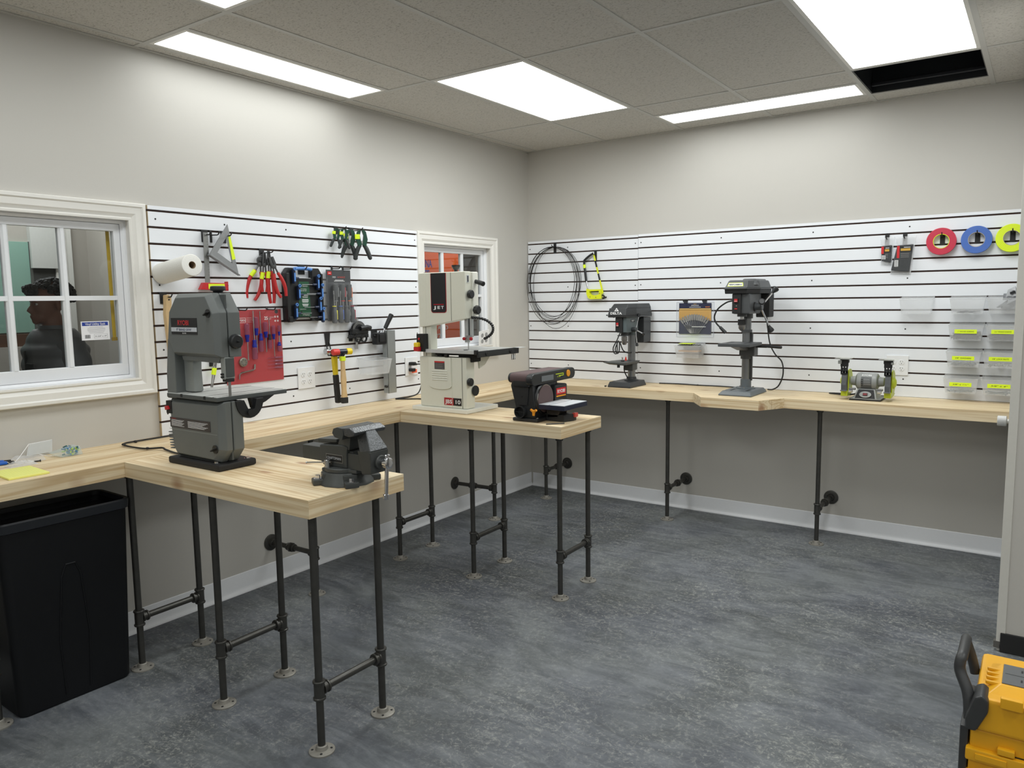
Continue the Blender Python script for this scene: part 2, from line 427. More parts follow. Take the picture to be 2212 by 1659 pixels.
# vinyl cove baseboards
def cove(name, axis, a0, a1, sgn):
    mb = MB()
    prof = [(0.0005, 0.0), (.021, 0.0), (.020, .006), (.009, .017), (.0045, .03), (.0045, .104), (.003, .107), (0.0005, .107)]
    if axis == 'y': mb.prism([(p[0] * sgn, p[1]) for p in prof], 'y', a0, a1, BASEB)
    else: mb.prism([(p[0] * sgn, p[1]) for p in prof], 'x', a0, a1, BASEB)
    struct(mb.build(name, ang=25))
cove('baseboard_left', 'y', YN, -0.0006, 1)
cove('baseboard_back', 'x', 0.022, WX0, -1)

# ceiling: T-bar grid with lay-in tiles
X0, X0m, X1, X2, X3, X4, X5 = .092, .402, .700, 1.305, 1.915, 2.530, 3.130
XL = [0, X0, X1, X2, X3, X4, X5, 3.74, 4.35, 4.96, XE]
YA, YB, YC = -1.975, -0.782, -3.195
YL = [YN, -5.63, -4.41, YC, YA, YB, 0]
holes = []            # (x0,x1,y0,y1) cells not covered by tile
LIGHTS = [(X0, X0m, YC, YA, 'narrow white ceiling light panel beside the long left wall', 'far'),
          (X1, X2, YA, YB, 'large ceiling light panel in the middle of the ceiling, near the room corner', ''),
          (X2, X4, -.503, -.203, 'narrow ceiling light panel running along the back wall', ''),
          (X4, X5, YA, YB, 'large ceiling light panel in front of the black open ceiling slot', ''),
          (X1, X2, -4.41, YC, 'ceiling light panel cut by the top edge of the photo, nearest the left window', ''),
          (X4, X5, -4.41, YC, 'ceiling light panel right above the yellow tool box', ''),
          (X1, X2, YN + .05, -5.63, 'ceiling light panel behind the camera by the left wall', ''),
          (X4, X5, YN + .05, -5.63, 'ceiling light panel behind the camera in the middle', ''),
          (4.35, 4.96, YN + .05, -5.63, 'ceiling light panel behind the camera on the far right', ''),
          (4.35, 4.96, -4.41, -3.195, 'ceiling light panel over the open area right of the tool box', ''),
          (4.35, 4.96, YC, YA, 'ceiling light panel in the area right of the dividing wall', '')]
OPEN = (X4, X5, YB, -.205)
bars = []
mb = MB()
cells = []
def in_hole(x0, x1, y0, y1):
    for h in [l[:4] for l in LIGHTS] + [OPEN]:
        if x0 >= h[0] - 1e-3 and x1 <= h[1] + 1e-3 and y0 >= h[2] - .06 and y1 <= h[3] + 1e-3: return True
    return False
for i in range(len(XL) - 1):
    for j in range(len(YL) - 1):
        x0, x1, y0, y1 = XL[i], XL[i + 1], YL[j], YL[j + 1]
        subs = [(x0, x1, y0, y1)]
        if (x0, x1) == (X0, X1) and (y0, y1) == (YC, YA): subs = [(x0, X0m, y0, y1), (X0m, x1, y0, y1)]
        if y1 == 0 and x0 in (X2, X3): subs = [(x0, x1, YB, -.503), (x0, x1, -.503, -.203), (x0, x1, -.203, 0)]
        if y1 == 0 and x0 == X4: subs = [(x0, x1, YB, -.205), (x0, x1, -.205, 0)]
        for s_ in subs:
            if not in_hole(*s_): cells.append(s_)
g = .006
for (x0, x1, y0, y1) in cells:
    mb.box(x0 + g, x1 - g, y0 + g, y1 - g, H + .003, H + .016, TILE)
b_ = .012
def barx(y, x0, x1): mb.box(x0, x1, y - b_, y + b_, H, H + .0035, GRID)
def bary(x, y0, y1): mb.box(x - b_, x + b_, y0, y1, H + .0001, H + .0036, GRID)
for x in XL[1:-1]:
    if x in (X3,): bary(x, YN, -.503); bary(x, -.203, 0)
    else: bary(x, YN, 0)
bary(X0m, YC, YA)
for y in YL[1:-1]: barx(y, 0, XE)
barx(-.503, X2, X4); barx(-.203, X2, X5)
for (x0, x1, y0, y1) in ((0, XE, -.022, 0), (0, XE, YN, YN + .022), (XE - .022, XE, YN, 0), (0, .022, YN, 0)):
    mb.box(x0, x1, y0, y1, H - .001, H + .002, GRID)
# plenum deck above so no light leaks in
mb.box(-.1, XE + .1, YN - .1, .1, H + .35, H + .4, BLACKHOLE)
mb.box(XE, XE + .02, YN, 0, H + .02, H + .36, BLACKHOLE)
struct(mb.build('ceiling'))

PANEL = bpy.data.materials.new('light_panel'); PANEL.use_nodes = True
def emis(m, s, c=(0.97, 1.0, 0.985)):
    nt = m.node_tree; nt.nodes.remove(nt.nodes['Principled BSDF'])
    e = nt.nodes.new('ShaderNodeEmission'); e.inputs[0].default_value = c + (1,); e.inputs[1].default_value = s
    nt.links.new(e.outputs[0], nt.nodes['Material Output'].inputs['Surface'])
emis(PANEL, PANEL_W)
PANELN = bpy.data.materials.new('light_panel_narrow'); PANELN.use_nodes = True
PANELB = bpy.data.materials.new('light_panel_rear'); PANELB.use_nodes = True
emis(PANELN, PANEL_WN * .92); emis(PANELB, PANEL_WB)
def ceil_light(x0, x1, y0, y1, label, mat=PANEL, z=H, group='ceiling light panels'):
    cx, cy = (x0 + x1) / 2, (y0 + y1) / 2; w, d = (x1 - x0) / 2 - .012, (y1 - y0) / 2 - .012
    t = thing('ceiling_light', label, 'ceiling light', (cx, cy, z), 0, group)
    mb = MB(); f = .017
    for (a, b, c, e) in ((-w, w, -d, -d + f), (-w, w, d - f, d), (-w, -w + f, -d + f, d - f), (w - f, w, -d + f, d - f)):
        mb.box(a, b, c, e, .0005, .03, WHITE)
    mb.box(-w, w, -d, d, .03, .034, WHITE)
    mb.build('frame', t)
    mb = MB(); mb.add([(-w + f, -d + f, .006), (w - f, -d + f, .006), (w - f, d - f, .006), (-w + f, d - f, .006)], [(0, 3, 2, 1)], mat)
    mb.build('diffuser', t)
for l in LIGHTS: ceil_light(*l[:5], mat=PANELN if l[1] - l[0] < .4 or l[3] - l[2] < .4 else (PANELB if l[3] < -3.9 or l[2] < -4.4 or l[0] > 4 else PANEL))
# the open slot: a black sheet metal box above a missing tile
t = thing('ceiling_duct', 'black open duct box where a ceiling tile is missing, beside a large light panel', 'duct', ((X4 + X5) / 2, (YB - .205) / 2, H))
w, d = (X5 - X4) / 2 - .013, (-.205 - YB) / 2 - .013
mb = MB()
for (a, b, c, e) in ((-w, w, -d - .0, -d + .004), (-w, w, d - .004, d), (-w, -w + .004, -d, d), (w - .004, w, -d, d)): mb.box(a, b, c, e, .004, .24, BLACKHOLE)
mb.box(-w, w, -d, d, .24, .245, BLACKHOLE)
mb.build('duct_box', t)
mb = MB(); mb.box(-w + .005, w - .005, d - .05, d - .03, .03, .05, M('duct_flange', (60, 62, 66), .3, .6), b=.004); mb.build('duct_flange', t)

# slat wall panels
ZG = 1.966
def slat_panel(name, label, length, z0, loc, rz, dots, dz=0.0, edge=False):
    """local x along the wall, front faces -y"""
    t = thing(name, label, 'slat wall panel', loc, rz, 'slat wall panels')
    mb = MB(); ztop = ZG + .0225 + dz
    mb.box(0, length, -.0075, -.0005, z0, ztop, MDF)
    z = ztop; i = 0
    zs = []
    while z > z0 + .005:
        zb = max(z0, ZG + dz - i * .0762 + .005)
        mb.box(0, length, -.018, -.007, zb, z, SLAT, b=.0012)
        if edge: mb.box(-.0015, .001, -.0175, -.001, zb, z, M('raw_edge', (176, 158, 128), .8))
        zs.append((zb, z)); z = ZG + dz - i * .0762 - .005; i += 1
    for k in (1, 5, 9, 13):
        if k >= len(zs): continue
        for x in dots:
            zc = (zs[k][0] + zs[k][1]) / 2
            mb.cyl((x, -.0178, zc), (x, -.0186, zc), .0045, BLKM, n=10)
    mb.build('grooved_board', t)
    return t
slat_panel('slat_wall_panel', 'white grooved slat wall panel on the left wall between the two windows', 1.845, CT + .0015, (0, -3.188, 0), PI / 2, (.035, .40, .78, 1.20, 1.815), edge=True)
slat_panel('slat_wall_panel', 'white grooved slat wall panel in the room corner behind the hanging wire coil', .966, CT + .0015, (.006, 0, 0), 0, (.02, .37, .945))
slat_panel('slat_wall_panel', 'long white grooved slat wall panel behind the bench grinder and storage bins', 2.36, CT + .0015, (.9735, 0, 0), 0, (.022, .62, 1.22, 1.77, 2.33), dz=.003)

# windows
GL = glass('window_glass', 0.035, (246, 248, 248))
def window(name, y0, yo):
    """y0,yo: opening; casing around it; sash with 3x2 lights set back"""
    t = bpy.data.objects.new(name, None); COL.objects.link(t); t.location = (0, (y0 + yo) / 2, 1.555); struct(t)
    hw = (yo - y0) / 2; hh = .37
    mb = MB()
    # casing: stepped mitred moulding  (offset from opening, projection)
    prof = [(-.012, .0), (-.012, .012), (-.004, .014), (.002, .009), (.012, .014), (.018, .019), (.044, .022), (.050, .028), (.062, .028), (.066, .022), (.0665, .0)]
    def frame_ring(prof, hw, hh, m):
        vs = []; fs = []; n = len(prof)
        for (o, x) in prof:
            for (sy, sz) in ((-1, -1), (1, -1), (1, 1), (-1, 1)): vs.append((x, sy * (hw + o), sz * (hh + o)))
        for k in range(n):
            l = (k + 1) % n
            for i in range(4):
                j = (i + 1) % 4
                fs.append((k * 4 + i, k * 4 + j, l * 4 + j, l * 4 + i))
        bm = bmesh.new(); V = [bm.verts.new(v) for v in vs]
        for f in fs: bm.faces.new([V[i] for i in f])
        bmesh.ops.recalc_face_normals(bm, faces=bm.faces[:])
        mb.addbm(bm, m)
    frame_ring(prof, hw, hh, WHITE)
    mb.build('casing', t, ang=20)
    mb = MB()
    for (a, b, c, d) in ((-hw, hw, -hh, -hh + .006), (-hw, hw, hh - .006, hh), (-hw, -hw + .006, -hh, hh), (hw - .006, hw, -hh, hh)):
        mb.box(-.13, -.001, a, b, c, d, WHITE)
    frame_ring([(-.006, -.075), (-.006, -.03), (-.016, -.03), (-.026, -.042), (-.026, -.075)], hw, hh, SASH)
    mb.build('jamb', t)
    mb = MB(); s0 = .045
    gy0, gy1, gz0, gz1 = -hw + .05, hw - .056, -.29, .31
    def bar(a, b, c, d): mb.box(-.075, -.045, a, b, c, d, SASH, b=.003)
    bar(-hw + .027, hw - .027, -hh + .027, gz0); bar(-hw + .027, hw - .027, gz1, hh - .027)
    bar(-hw + .027, gy0, gz0 - .002, gz1 + .002); bar(gy1, hw - .027, gz0 - .002, gz1 + .002)
    wy = (gy1 - gy0); 
    for k in (1, 2):
        c = gy0 + wy * k / 3; mb.prism([(-.073, c - .014), (-.053, c - .014), (-.044, c - .006), (-.044, c + .006), (-.053, c + .014), (-.073, c + .014)], 'z', gz0, gz1, SASH, T=None)
    mb.prism([(gy0, 0), (gy1, 0), (gy1, .02), (gy0, .02)], 'x', -.070, -.047, SASH)
    mb.build('sash', t)
    mb = MB(); mb.box(-.063, -.060, gy0 - .003, gy1 + .003, gz0 - .003, gz1 + .003, GL); mb.build('glass', t)
    return t
window('window_1', W1[0], W1[1]); window('window_2', W2[0], W2[1])

# ================================================================= WORKTOPS
def worktop(label, poly, m):
    mb = MB(); cx = sum(p[0] for p in poly) / len(poly); cy = sum(p[1] for p in poly) / len(poly)
    mb.prism(poly, 'z', CT - TH, CT, m, b=.0015)
    o = mb.build('worktop')
    if m is WOODX:                       # edge boards across the ends have their own grain direction
        o.data.materials.append(WOODY)
        for f in o.data.polygons:
            if abs(f.normal.x) > .6: f.material_index = 1
    return tag(o, label, 'worktop', 'pine worktops')
FX = .448
worktop('long pine worktop running along the left wall under both windows', [(.001, -5.2), (FX, -5.2), (FX, -.001), (.001, -.001)], WOODY)
worktop('pine peninsula worktop under the grey band saw and the bench vise', [(FX + .0005, -3.601), (1.553, -3.601), (1.553, -3.163), (FX + .0005, -3.163)], WOODX)
worktop('pine peninsula worktop under the cream band saw and the belt sander', [(FX + .0005, -2.010), (1.520, -2.010), (1.520, -1.600), (FX + .0005, -1.600)], WOODX)
worktop('pine worktop along the back wall with a stepped bump under the drill press', [(FX + .0005, -.001), (FX + .0005, -.440), (1.575, -.436), (1.690, -.610), (2.050, -.610), (2.150, -.425), (WX0 - .001, -.4245), (WX0 - .001, -.001)], WOODX)

# ================================================================= PIPE LEGS
R_ = .0132
ZB = CT - TH - .0005
ZX = .222
def fitting(mb, p0, p1, r=.0185):
    """tee body with collared ends"""
    p0 = Vector(p0); p1 = Vector(p1); L = (p1 - p0).length; c = .009
    mb.lathe([(r + .002, 0), (r + .0035, .002), (r + .0035, c - .002), (r, c), (r, L - c), (r + .0035, L - c + .002), (r + .0035, L - .002), (r + .002, L)], p0, p1 - p0, PIPE, n=18)
def leg_parts(t, x, y, ang):
    """one upright: flange, pipe below and above, tee"""
    mb = MB(); mb.lathe([(.0445, 0), (.0445, .005), (.041, .007), (.022, .009), (.019, .022), (.0165, .024)], (x, y, 0), (0, 0, 1), FLANGE, n=28)
    for k in range(4):
        a = PI / 4 + k * PI / 2; mb.cyl((x + .032 * math.cos(a), y + .032 * math.sin(a), .0055), (x + .032 * math.cos(a), y + .032 * math.sin(a), .0088), .0045, BLKM, n=10)
    mb.build('floor_flange', t)
    mb = MB(); mb.cyl((x, y, .012), (x, y, ZB), R_, PIPE, n=18); mb.build('leg', t)
    mb = MB(); mb.lathe([(.0445, 0), (.0445, .005), (.022, .008), (.019, .02)], (x, y, ZB), (0, 0, -1), PIPE, n=28); mb.build('top_flange', t)
def h_frame(label, x0, y0, x1, y1):
    t = thing('pipe_support_frame', label, 'pipe support', (x0, y0, 0), 0, 'black iron pipe legs')
    dx, dy = x1 - x0, y1 - y0
    leg_parts(t, 0, 0, 0); leg_parts(t, dx, dy, 0)
    d = Vector((dx, dy, 0)); L = d.length; u = d / L
    for q, s in ((Vector((0, 0, 0)), 1), (Vector((dx, dy, 0)), -1)):
        mb = MB(); fitting(mb, (q.x, q.y, ZX - .034), (q.x, q.y, ZX + .034)); a = q + Vector((0, 0, ZX)) + u * s * .012; fitting(mb, a, a + u * s * .026); mb.build('tee_fitting', t)
    mb = MB(); mb.cyl(Vector((0, 0, ZX)) + u * .03, Vector((dx, dy, ZX)) - u * .03, R_, PIPE, n=16); mb.build('crossbar', t)
    return t
def wall_leg(label, x, y, wx, wy):
    t = thing('wall_braced_pipe_support', label, 'pipe support', (x, y, 0), 0, 'black iron pipe legs')
    leg_parts(t, 0, 0, 0)
    d = Vector((wx - x, wy - y, 0)); L = d.length; u = d / L
    mb = MB(); fitting(mb, (0, 0, ZX - .034), (0, 0, ZX + .034)); a = Vector((0, 0, ZX)) + u * .012; fitting(mb, a, a + u * .026); mb.build('tee_fitting', t)
    mb = MB(); mb.cyl(Vector((0, 0, ZX)) + u * .03, Vector((0, 0, ZX)) + u * (L - .006), R_, PIPE, n=16); mb.build('wall_pipe', t)
    mb = MB(); c = Vector((0, 0, ZX)) + u * L * .53; fitting(mb, c - u * .028, c + u * .028, .017)
    mb.lathe([(.024, 0), (.026, .003), (.026, .015), (.024, .018)], c - u * .009, u, PIPE, n=8); mb.build('union_fitting', t)
    mb = MB(); e = Vector((0, 0, ZX)) + u * (L - .0008)
    mb.lathe([(.0445, 0), (.0445, .006), (.041, .008), (.024, .010), (.019, .024), (.0165, .026)], e, -u, PIPE, n=28); mb.build('wall_flange', t)
    return t
h_frame('black pipe leg pair under the left worktop, right of the black waste bin', .373, -3.546, .369, -3.262)
h_frame('black pipe leg pair in the middle of the band saw and vise peninsula', .923, -3.530, .921, -3.242)
h_frame('black pipe leg pair at the free end of the vise peninsula, nearest the camera', 1.476, -3.527, 1.478, -3.235)
h_frame('black pipe leg pair where the cream band saw peninsula meets the wall worktop', .348, -1.941, .347, -1.646)
h_frame('black pipe leg pair in the middle of the cream band saw peninsula', .902, -1.937, .898, -1.637)
h_frame('black pipe leg pair at the free end of the belt sander peninsula', 1.466, -1.940, 1.462, -1.643)
wall_leg('pipe leg tied to the left wall, half hidden behind the vise peninsula legs', .357, -2.586, .0, -2.594)
wall_leg('pipe leg tied to the left wall near the far corner', .342, -.979, 0, -.998)
wall_leg('pipe leg tied to the back wall right in the room corner', .340, -.303, .352, 0)
wall_leg('pipe leg tied to the back wall below the smaller drill press', 1.355, -.339, 1.356, 0)
wall_leg('pipe leg tied to the back wall below the space left of the bench grinder', 2.343, -.340, 2.350, 0)
wall_leg('pipe leg at the left photo edge beside the black waste bin', .357, -4.083, 0, -4.09)
# ================================================================= THINGS ON THE LEFT WALL  (local x = along wall to the right, -y = out of the wall)
SF = .0185
def onleft(name, label, cat, y, z, group=None): return thing(name, label, cat, (SF, y, z), PI / 2, group)
def onback(name, label, cat, x, z, group=None): return thing(name, label, cat, (x, -SF, z), 0, group)
def gz(i, dz=0.0): return ZG + dz - i * .0762     # height of groove i (0 = top)

def hook(t_or_name, label=None, side='L', u=0, z=0, length=.06, plate=.055, w=.028, bend=1, rise=.012):
    """black slat wall hook: flat plate hooked in a groove, wire arm reaching out and up. Own thing."""
    f = onleft if side == 'L' else onback
    t = f('slat_wall_hook', label, 'hook', u, z, 'black slat wall hooks')
    mb = MB(); mb.box(-w / 2, w / 2, -.004, -.0008, -plate, -.001, BLKM, b=.0008); mb.box(-w / 2, w / 2, -.002, .008, -.004, .004, BLKM, b=.0006); mb.build('back_plate', t)
    mb = MB(); mb.tube([(0, -.003, -plate * .35), (0, -length * .8, -plate * .35 - .002), (0, -length * .9, -plate * .35), (0, -length - .004, -plate * .35 + rise)], .003, BLKM, n=8); mb.build('hook_arm', t)
    return t

# ---- paper towel roll on a peg
TOWEL = M('paper_towel', (232, 231, 226), 0.9, noise=0.03, scale=150, bump=0.5)
t = thing('paper_towel_roll', 'white paper towel roll sticking out of the slat wall beside the large window', 'paper towel', (.022, -3.140, 1.676), 0)
ax = Vector((.28, -.018, .030)).normalized()
mb = MB(); n = 40; R = .049; prof = [(.0165, 0), (R - .002, 0), (R, .003), (R, .277), (R - .003, .280), (.0165, .280), (.0165, .277)]
mb.lathe_open(prof, (0, 0, 0), ax, TOWEL, n=n); mb.build('paper', t, ang=50)
mb = MB(); mb.lathe_open([(.0165, .0), (.0165, .2805), (.0155, .2805), (.0155, 0), (.0165, 0)], (0, 0, 0), ax, M('cardboard_core', (150, 128, 100), .9), n=24); mb.build('core', t)
mb = MB(); mb.tube([(-.004, 0, .012), ax * .02 + Vector((0, 0, .010)), ax * .25 + Vector((0, 0, .008))], .004, BLKM); mb.build('peg', t)

# ---- combination square
RULE = M('satin_rule', (138, 139, 138), 0.38, 0.8, noise=0.1)
t = onleft('combination_square', 'combination square with steel rule and red head above the grey band saw', 'square', -2.912, 1.88)
mb = MB()
mb.prism([(-.013, 0), (.013, 0), (.010, -.26), (-.016, -.26)], 'y', -.022, -.0195, RULE)
for k in range(16): mb.box(.005 if k % 2 else .001, .011, -.0224, -.0219, -.018 - k * .0135, -.0172 - k * .0135, KTXT)
mb.build('rule', t)
mb = MB(); mb.prism([(-.050, -.278), (-.030, -.244), (.100, -.246), (.100, -.282)], 'y', -.034, -.006, RED, b=.002); mb.box(.104 - .004, .104, -.034, -.006, -.284, -.238, RED, b=.001)
hd = mb.build('head', t); 
mb = MB(); mb.box(-.008, .082, -.0352, -.0342, -.275, -.250, YTAPE); mb.build('yellow_tape', hd)['label'] = 'neon yellow tape label'
hook(0, 'black hook holding the top of the combination square', 'L', -2.905, gz(1), .05, w=.035)

# ---- speed square (triangle)
ALU = M('grey_cast_aluminium', (142, 144, 146), 0.45, 0.5, noise=0.08)
t = onleft('speed_square', 'grey aluminium speed square triangle with yellow tape, right of the red square', 'square', -2.80, 1.926); t.location.x += .022
A = (0, 0); B = (-.108, -.150); C_ = (.050, -.248)
def tri_ring(mb, A, B, C_, k, y0, y1, m):
    c = ((A[0] + B[0] + C_[0]) / 3, (A[1] + B[1] + C_[1]) / 3)
    o = [A, B, C_]; i = [(c[0] + (p[0] - c[0]) * k, c[1] + (p[1] - c[1]) * k) for p in o]
    for a in range(3):
        b = (a + 1) % 3; mb.prism([o[a], o[b], i[b], i[a]], 'y', y0, y1, m)
mb = MB(); tri_ring(mb, A, B, C_, .52, -.020, -.015, ALU)
mb.prism([B, C_, (C_[0] + .004, C_[1] - .006), (B[0] - .004, B[1] - .008)], 'y', -.030, -.005, ALU, b=.001)
for k in range(8):
    f = .2 + k * .08; x = A[0] + (C_[0] - A[0]) * f; z = A[1] + (C_[1] - A[1]) * f
    mb.box(x - .008, x - .002, -.0204, -.0199, z, z + .001, KTXT)
body = mb.build('triangle', t)
mb = MB(); d = Vector((C_[0] - A[0], 0, C_[1] - A[1])).normalized(); p = Vector((.010, 0, -.060)); nrm = Vector((-d.z, 0, d.x)) * -1
q = [p + nrm * .001, p + d * .115 + nrm * .001, p + d * .115 + nrm * .024, p + nrm * .024]
if q[2].x > q[1].x: q = [v - nrm * .025 * 1.0 + Vector((-.002, 0, 0)) for v in q]; 
q = [(.006, -.062), (.026, -.062), (.047, -.170), (.024, -.174)]
q = [(.0, -.062), (.0115, -.058), (.035, -.170), (.016, -.176)]
mb.prism(q, 'y', -.0215, -.0205, YTAPE); mb.build('yellow_tape', body)['label'] = 'neon yellow tape label'
hook(0, 'black hook holding the speed square triangle', 'L', -2.80, gz(1), .07, w=.03)
hook(0, 'black hook left of the combination square on the same groove', 'L', -2.870, gz(1), .07, w=.012)

# ---- pliers
PLR = M('red_dipped_grip', (186, 40, 42), 0.42, noise=0.05)
PLM = M('dark_tool_steel', (96, 97, 98), 0.35, 0.85, noise=0.15)
def pliers(label, y, z, x_out, jaw, hl, spread, tilt, rz, tape=True, nose='needle'):
    t = thing('pliers', label, 'pliers', (SF + x_out, y, z), PI / 2 + rz, 'red handled pliers')
    T = Matrix.Rotation(tilt, 4, 'Y')
    mb = MB(T)
    if nose == 'needle':
        for s in (-1, 1): mb.prism([(s * .0015, jaw), (s * .006, jaw), (s * .013, .012), (s * .011, -.006), (0, -.01), (s * .001, .01)], 'y', -.005, .005, PLM, b=.0012)
    elif nose == 'round':
        mb.cyl((0, -.006, .022), (0, .006, .022), .022, PLM, n=24, b=.002); mb.prism([(-.02, .02), (.02, .02), (.010, -.012), (-.010, -.012)], 'y', -.006, .006, PLM, b=.0015)
        for s in (-1, 1): mb.prism([(s * .002, jaw), (s * .010, jaw - .006), (s * .014, .02), (s * .002, .02)], 'y', -.005, .005, PLM, b=.001)
    else:
        for s in (-1, 1): mb.prism([(s * .001, jaw), (s * .013, jaw - .001), (s * .016, .016), (s * .011, -.008), (0, -.012), (s * .001, .012)], 'y', -.006, .006, PLM, b=.002)
    mb.cyl((0, -.008, 0), (0, .008, 0), .008, PLM, n=16, b=.001)
    mb.build('jaws', t)
    for s in (-1, 1):
        mb = MB(T)
        mb.tube([(s * .006, 0, -.008), (s * (spread * .45), 0, -.04)], .0045, PLM, n=10)
        pts = [(s * spread * .42, 0, -.036), (s * spread * .8, 0, -.066), (s * spread, 0, -.10), (s * spread * .95, 0, -hl * .8), (s * spread * .62, 0, -hl)]
        mb.tube(pts, [.0075, .0094, .0098, .0088, .0074], PLR, n=12, sm=5)
        h = mb.build('handle', t)
        if tape and s < 0:
            a, b = Vector(pts[0]), Vector(pts[1]); mb = MB(T); mb.cyl(a.lerp(b, .1), b + (b - a) * .25, .0108, YTAPE, n=14); mb.build('yellow_tape', h)['label'] = 'neon yellow tape label'
pliers('red handled pliers with round head, leftmost in the pliers cluster', -2.602, 1.735, .018, .055, .19, .034, .30, -.3, nose='round')
pliers('long nose red handled pliers, second from the left in the pliers cluster', -2.588, 1.730, .037, .068, .14, .017, .04, -.3)
pliers('long nose red handled pliers in the middle, reaching lowest in the cluster', -2.572, 1.735, .058, .070, .205, .014, -.03, -.3)
pliers('blunt red handled pliers tilted right, outermost on the hook', -2.562, 1.722, .080, .052, .165, .024, -.28, -.3, nose='blunt', tape=False)
hook(0, 'black hook carrying the cluster of red handled pliers', 'L', -2.575, gz(2), .10, w=.03, plate=.05)

# ---- spring clamps
GRN = M('dark_green_plastic', (22, 66, 50), 0.45)
GRIP = M('charcoal_grip', (48, 52, 52), 0.55)
def clamp(label, y, z, out, sz, rz, tilt=0):
    t = thing('spring_clamp', label, 'clamp', (SF + out, y, z), PI / 2 + rz, 'green spring clamps')
    T = Matrix.Scale(sz, 4) @ Matrix.Rotation(tilt, 4, 'Y')
    for s in (-1, 1):
        mb = MB(T)
        mb.prism([(s * .002, .0), (s * .012, .004), (s * .026, -.010), (s * .034, -.055), (s * .022, -.098), (s * .001, -.084), (s * .007, -.060), (s * .011, -.030), (s * .006, -.014)], 'y', -.013, .013, GRN, b=.0015)
        j = mb.build('jaw', t)
        mb = MB(T); mb.tube([(s * .010, 0, -.084), (s * .027, 0, -.112), (s * .044, 0, -.162)], [.011, .0135, .0125], GRIP, n=12, sm=4); mb.sph((s * .044, 0, -.162), .0125, GRIP, 10); mb.build('handle', t)
        if s < 0:
            mb = MB(T); mb.box(-.040, -.012, -.0145, .0145, -.052, -.024, YTAPE, b=.001); mb.build('yellow_tape', j)['label'] = 'neon yellow tape label'
    mb = MB(T); mb.cyl((0, -.010, -.074), (0, .010, -.074), .008, STEEL, n=14); mb.lathe_open([(.010, -.006), (.012, -.006), (.012, .006), (.010, .006), (.010, -.006)], (0, 0, -.074), (0, 1, 0), STEEL, n=18); mb.build('spring', t)
clamp('small green spring clamp at the far left of the clamp row', -2.075, 1.952, .038, .62, -.55, .12)
clamp('small green spring clamp, second from the left in the clamp row', -2.044, 1.952, .062, .66, -.55, .02)
clamp('large green spring clamp in the middle of the clamp row', -1.962, 1.952, .026, .98, -.60, .10)
clamp('large green spring clamp at the right end of the clamp row', -1.918, 1.952, .072, 1.0, -.60, -.02)
hook(0, 'black hook under the two small green clamps', 'L', -2.050, gz(0), .085, w=.03, plate=.04)
hook(0, 'black hook under the two large green clamps', 'L', -1.930, gz(0), .095, w=.03, plate=.04)

# ---- T-handle hex key set in black case
CASE = M('case_black', (24, 25, 27), 0.42, noise=0.1)
HBL = M('blue_handle', (22, 36, 66), 0.35); HBL2 = M('light_blue_inlay', (84, 134, 204), 0.4); CGRN = M('green_card', (22, 78, 50), 0.5)
t = onleft('hex_key_set', 'black case of blue T-handle hex keys with a green card, hung by its handle', 'tool set', -2.330, 1.722)
w2, h2 = .127, .295
mb = MB()
mb.prism([(-w2, -.03), (-w2 + .025, 0), (-.070, 0), (-.060, -.012), (-.060, -.058), (.060, -.058), (.060, -.012), (.070, 0), (w2 - .02, 0), (w2, -.03), (w2, -h2), (.075, -h2), (.05, -h2 + .022), (-.05, -h2 + .022), (-.075, -h2), (-w2, -h2)], 'y', -.036, -.002, CASE, b=.002)
mb.box(-w2, -w2 + .022, -.048, -.034, -h2 + .01, -.03, CASE, b=.004); mb.box(w2 - .012, w2, -.048, -.034, -h2 + .01, -.03, CASE, b=.003)
mb.box(-w2 + .006, -w2 + .03, -.052, -.03, -h2 - .002, -h2 + .03, CASE, b=.003)
mb.build('case', t)
mb = MB(); mb.tube([(-.072, -.022, -.020), (-.055, -.026, -.006), (0, -.027, -.003), (.055, -.026, -.006), (.072, -.022, -.018)], .0095, HBL2, n=12, sm=4); mb.build('carry_handle', t)['label'] = 'blue carry handle'
mb = MB(); mb.prism([(-.038, -.075), (.032, -.075), (.040, -.268), (-.046, -.268)], 'y', -.0375, -.036, CGRN)
mb.text('PITTSBURGH', (-.003, -.038, -.100), .008, WTXT, w=.048); mb.text('7 PC T-HANDLE', (-.008, -.038, -.116), .005, WTXT, w=.042); mb.text('HEX KEY SET', (-.008, -.038, -.125), .006, WTXT, w=.042)
for k, wd in enumerate((.042, .040, .036, 0, .044, .046, .046, .040, 0, .044, .040, .034)):
    if wd: mb.box(-wd / 2 + .002, wd / 2 + .002, -.0380, -.0374, -.153 - k * .0052, -.1505 - k * .0052, WTXT)
mb.box(-.036, .006, -.038, -.0374, -.2275, -.226, WTXT); mb.text('PITTSBURGH', (.004, -.038, -.259), .007, WTXT, w=.046)
mb.cyl((-.028, -.0374, -.243), (-.028, -.0382, -.243), .006, BLKM, n=16); mb.build('card', t)
def tkey(x, z, s, L=.085):
    mb = MB()
    mb.box(x - .008, x + .008, -.060, -.040, z - .042, z + .040, HBL, b=.006); mb.box(x - .0055, x + .0055, -.0612, -.0595, z - .030, z + .016, HBL2, b=.0006)
    mb.lathe_open([(.009, 0), (.009, .005), (.0045, .005), (.0045, 0), (.009, 0)], (x, -.060, z + .037), (0, -1, 0), HBL2, n=16)
    mb.cyl((x + s * .006, -.048, z - .012), (x + s * .034, -.048, z - .012), .0085, HBL, r1=.006, n=12)
    o = mb.build('handle', t)
    mb = MB(); mb.cyl((x + s * .03, -.048, z - .012), (x + s * (.03 + L), -.048, z - .012), .0024, PLM, n=8); mb.build('hex_shaft', o)
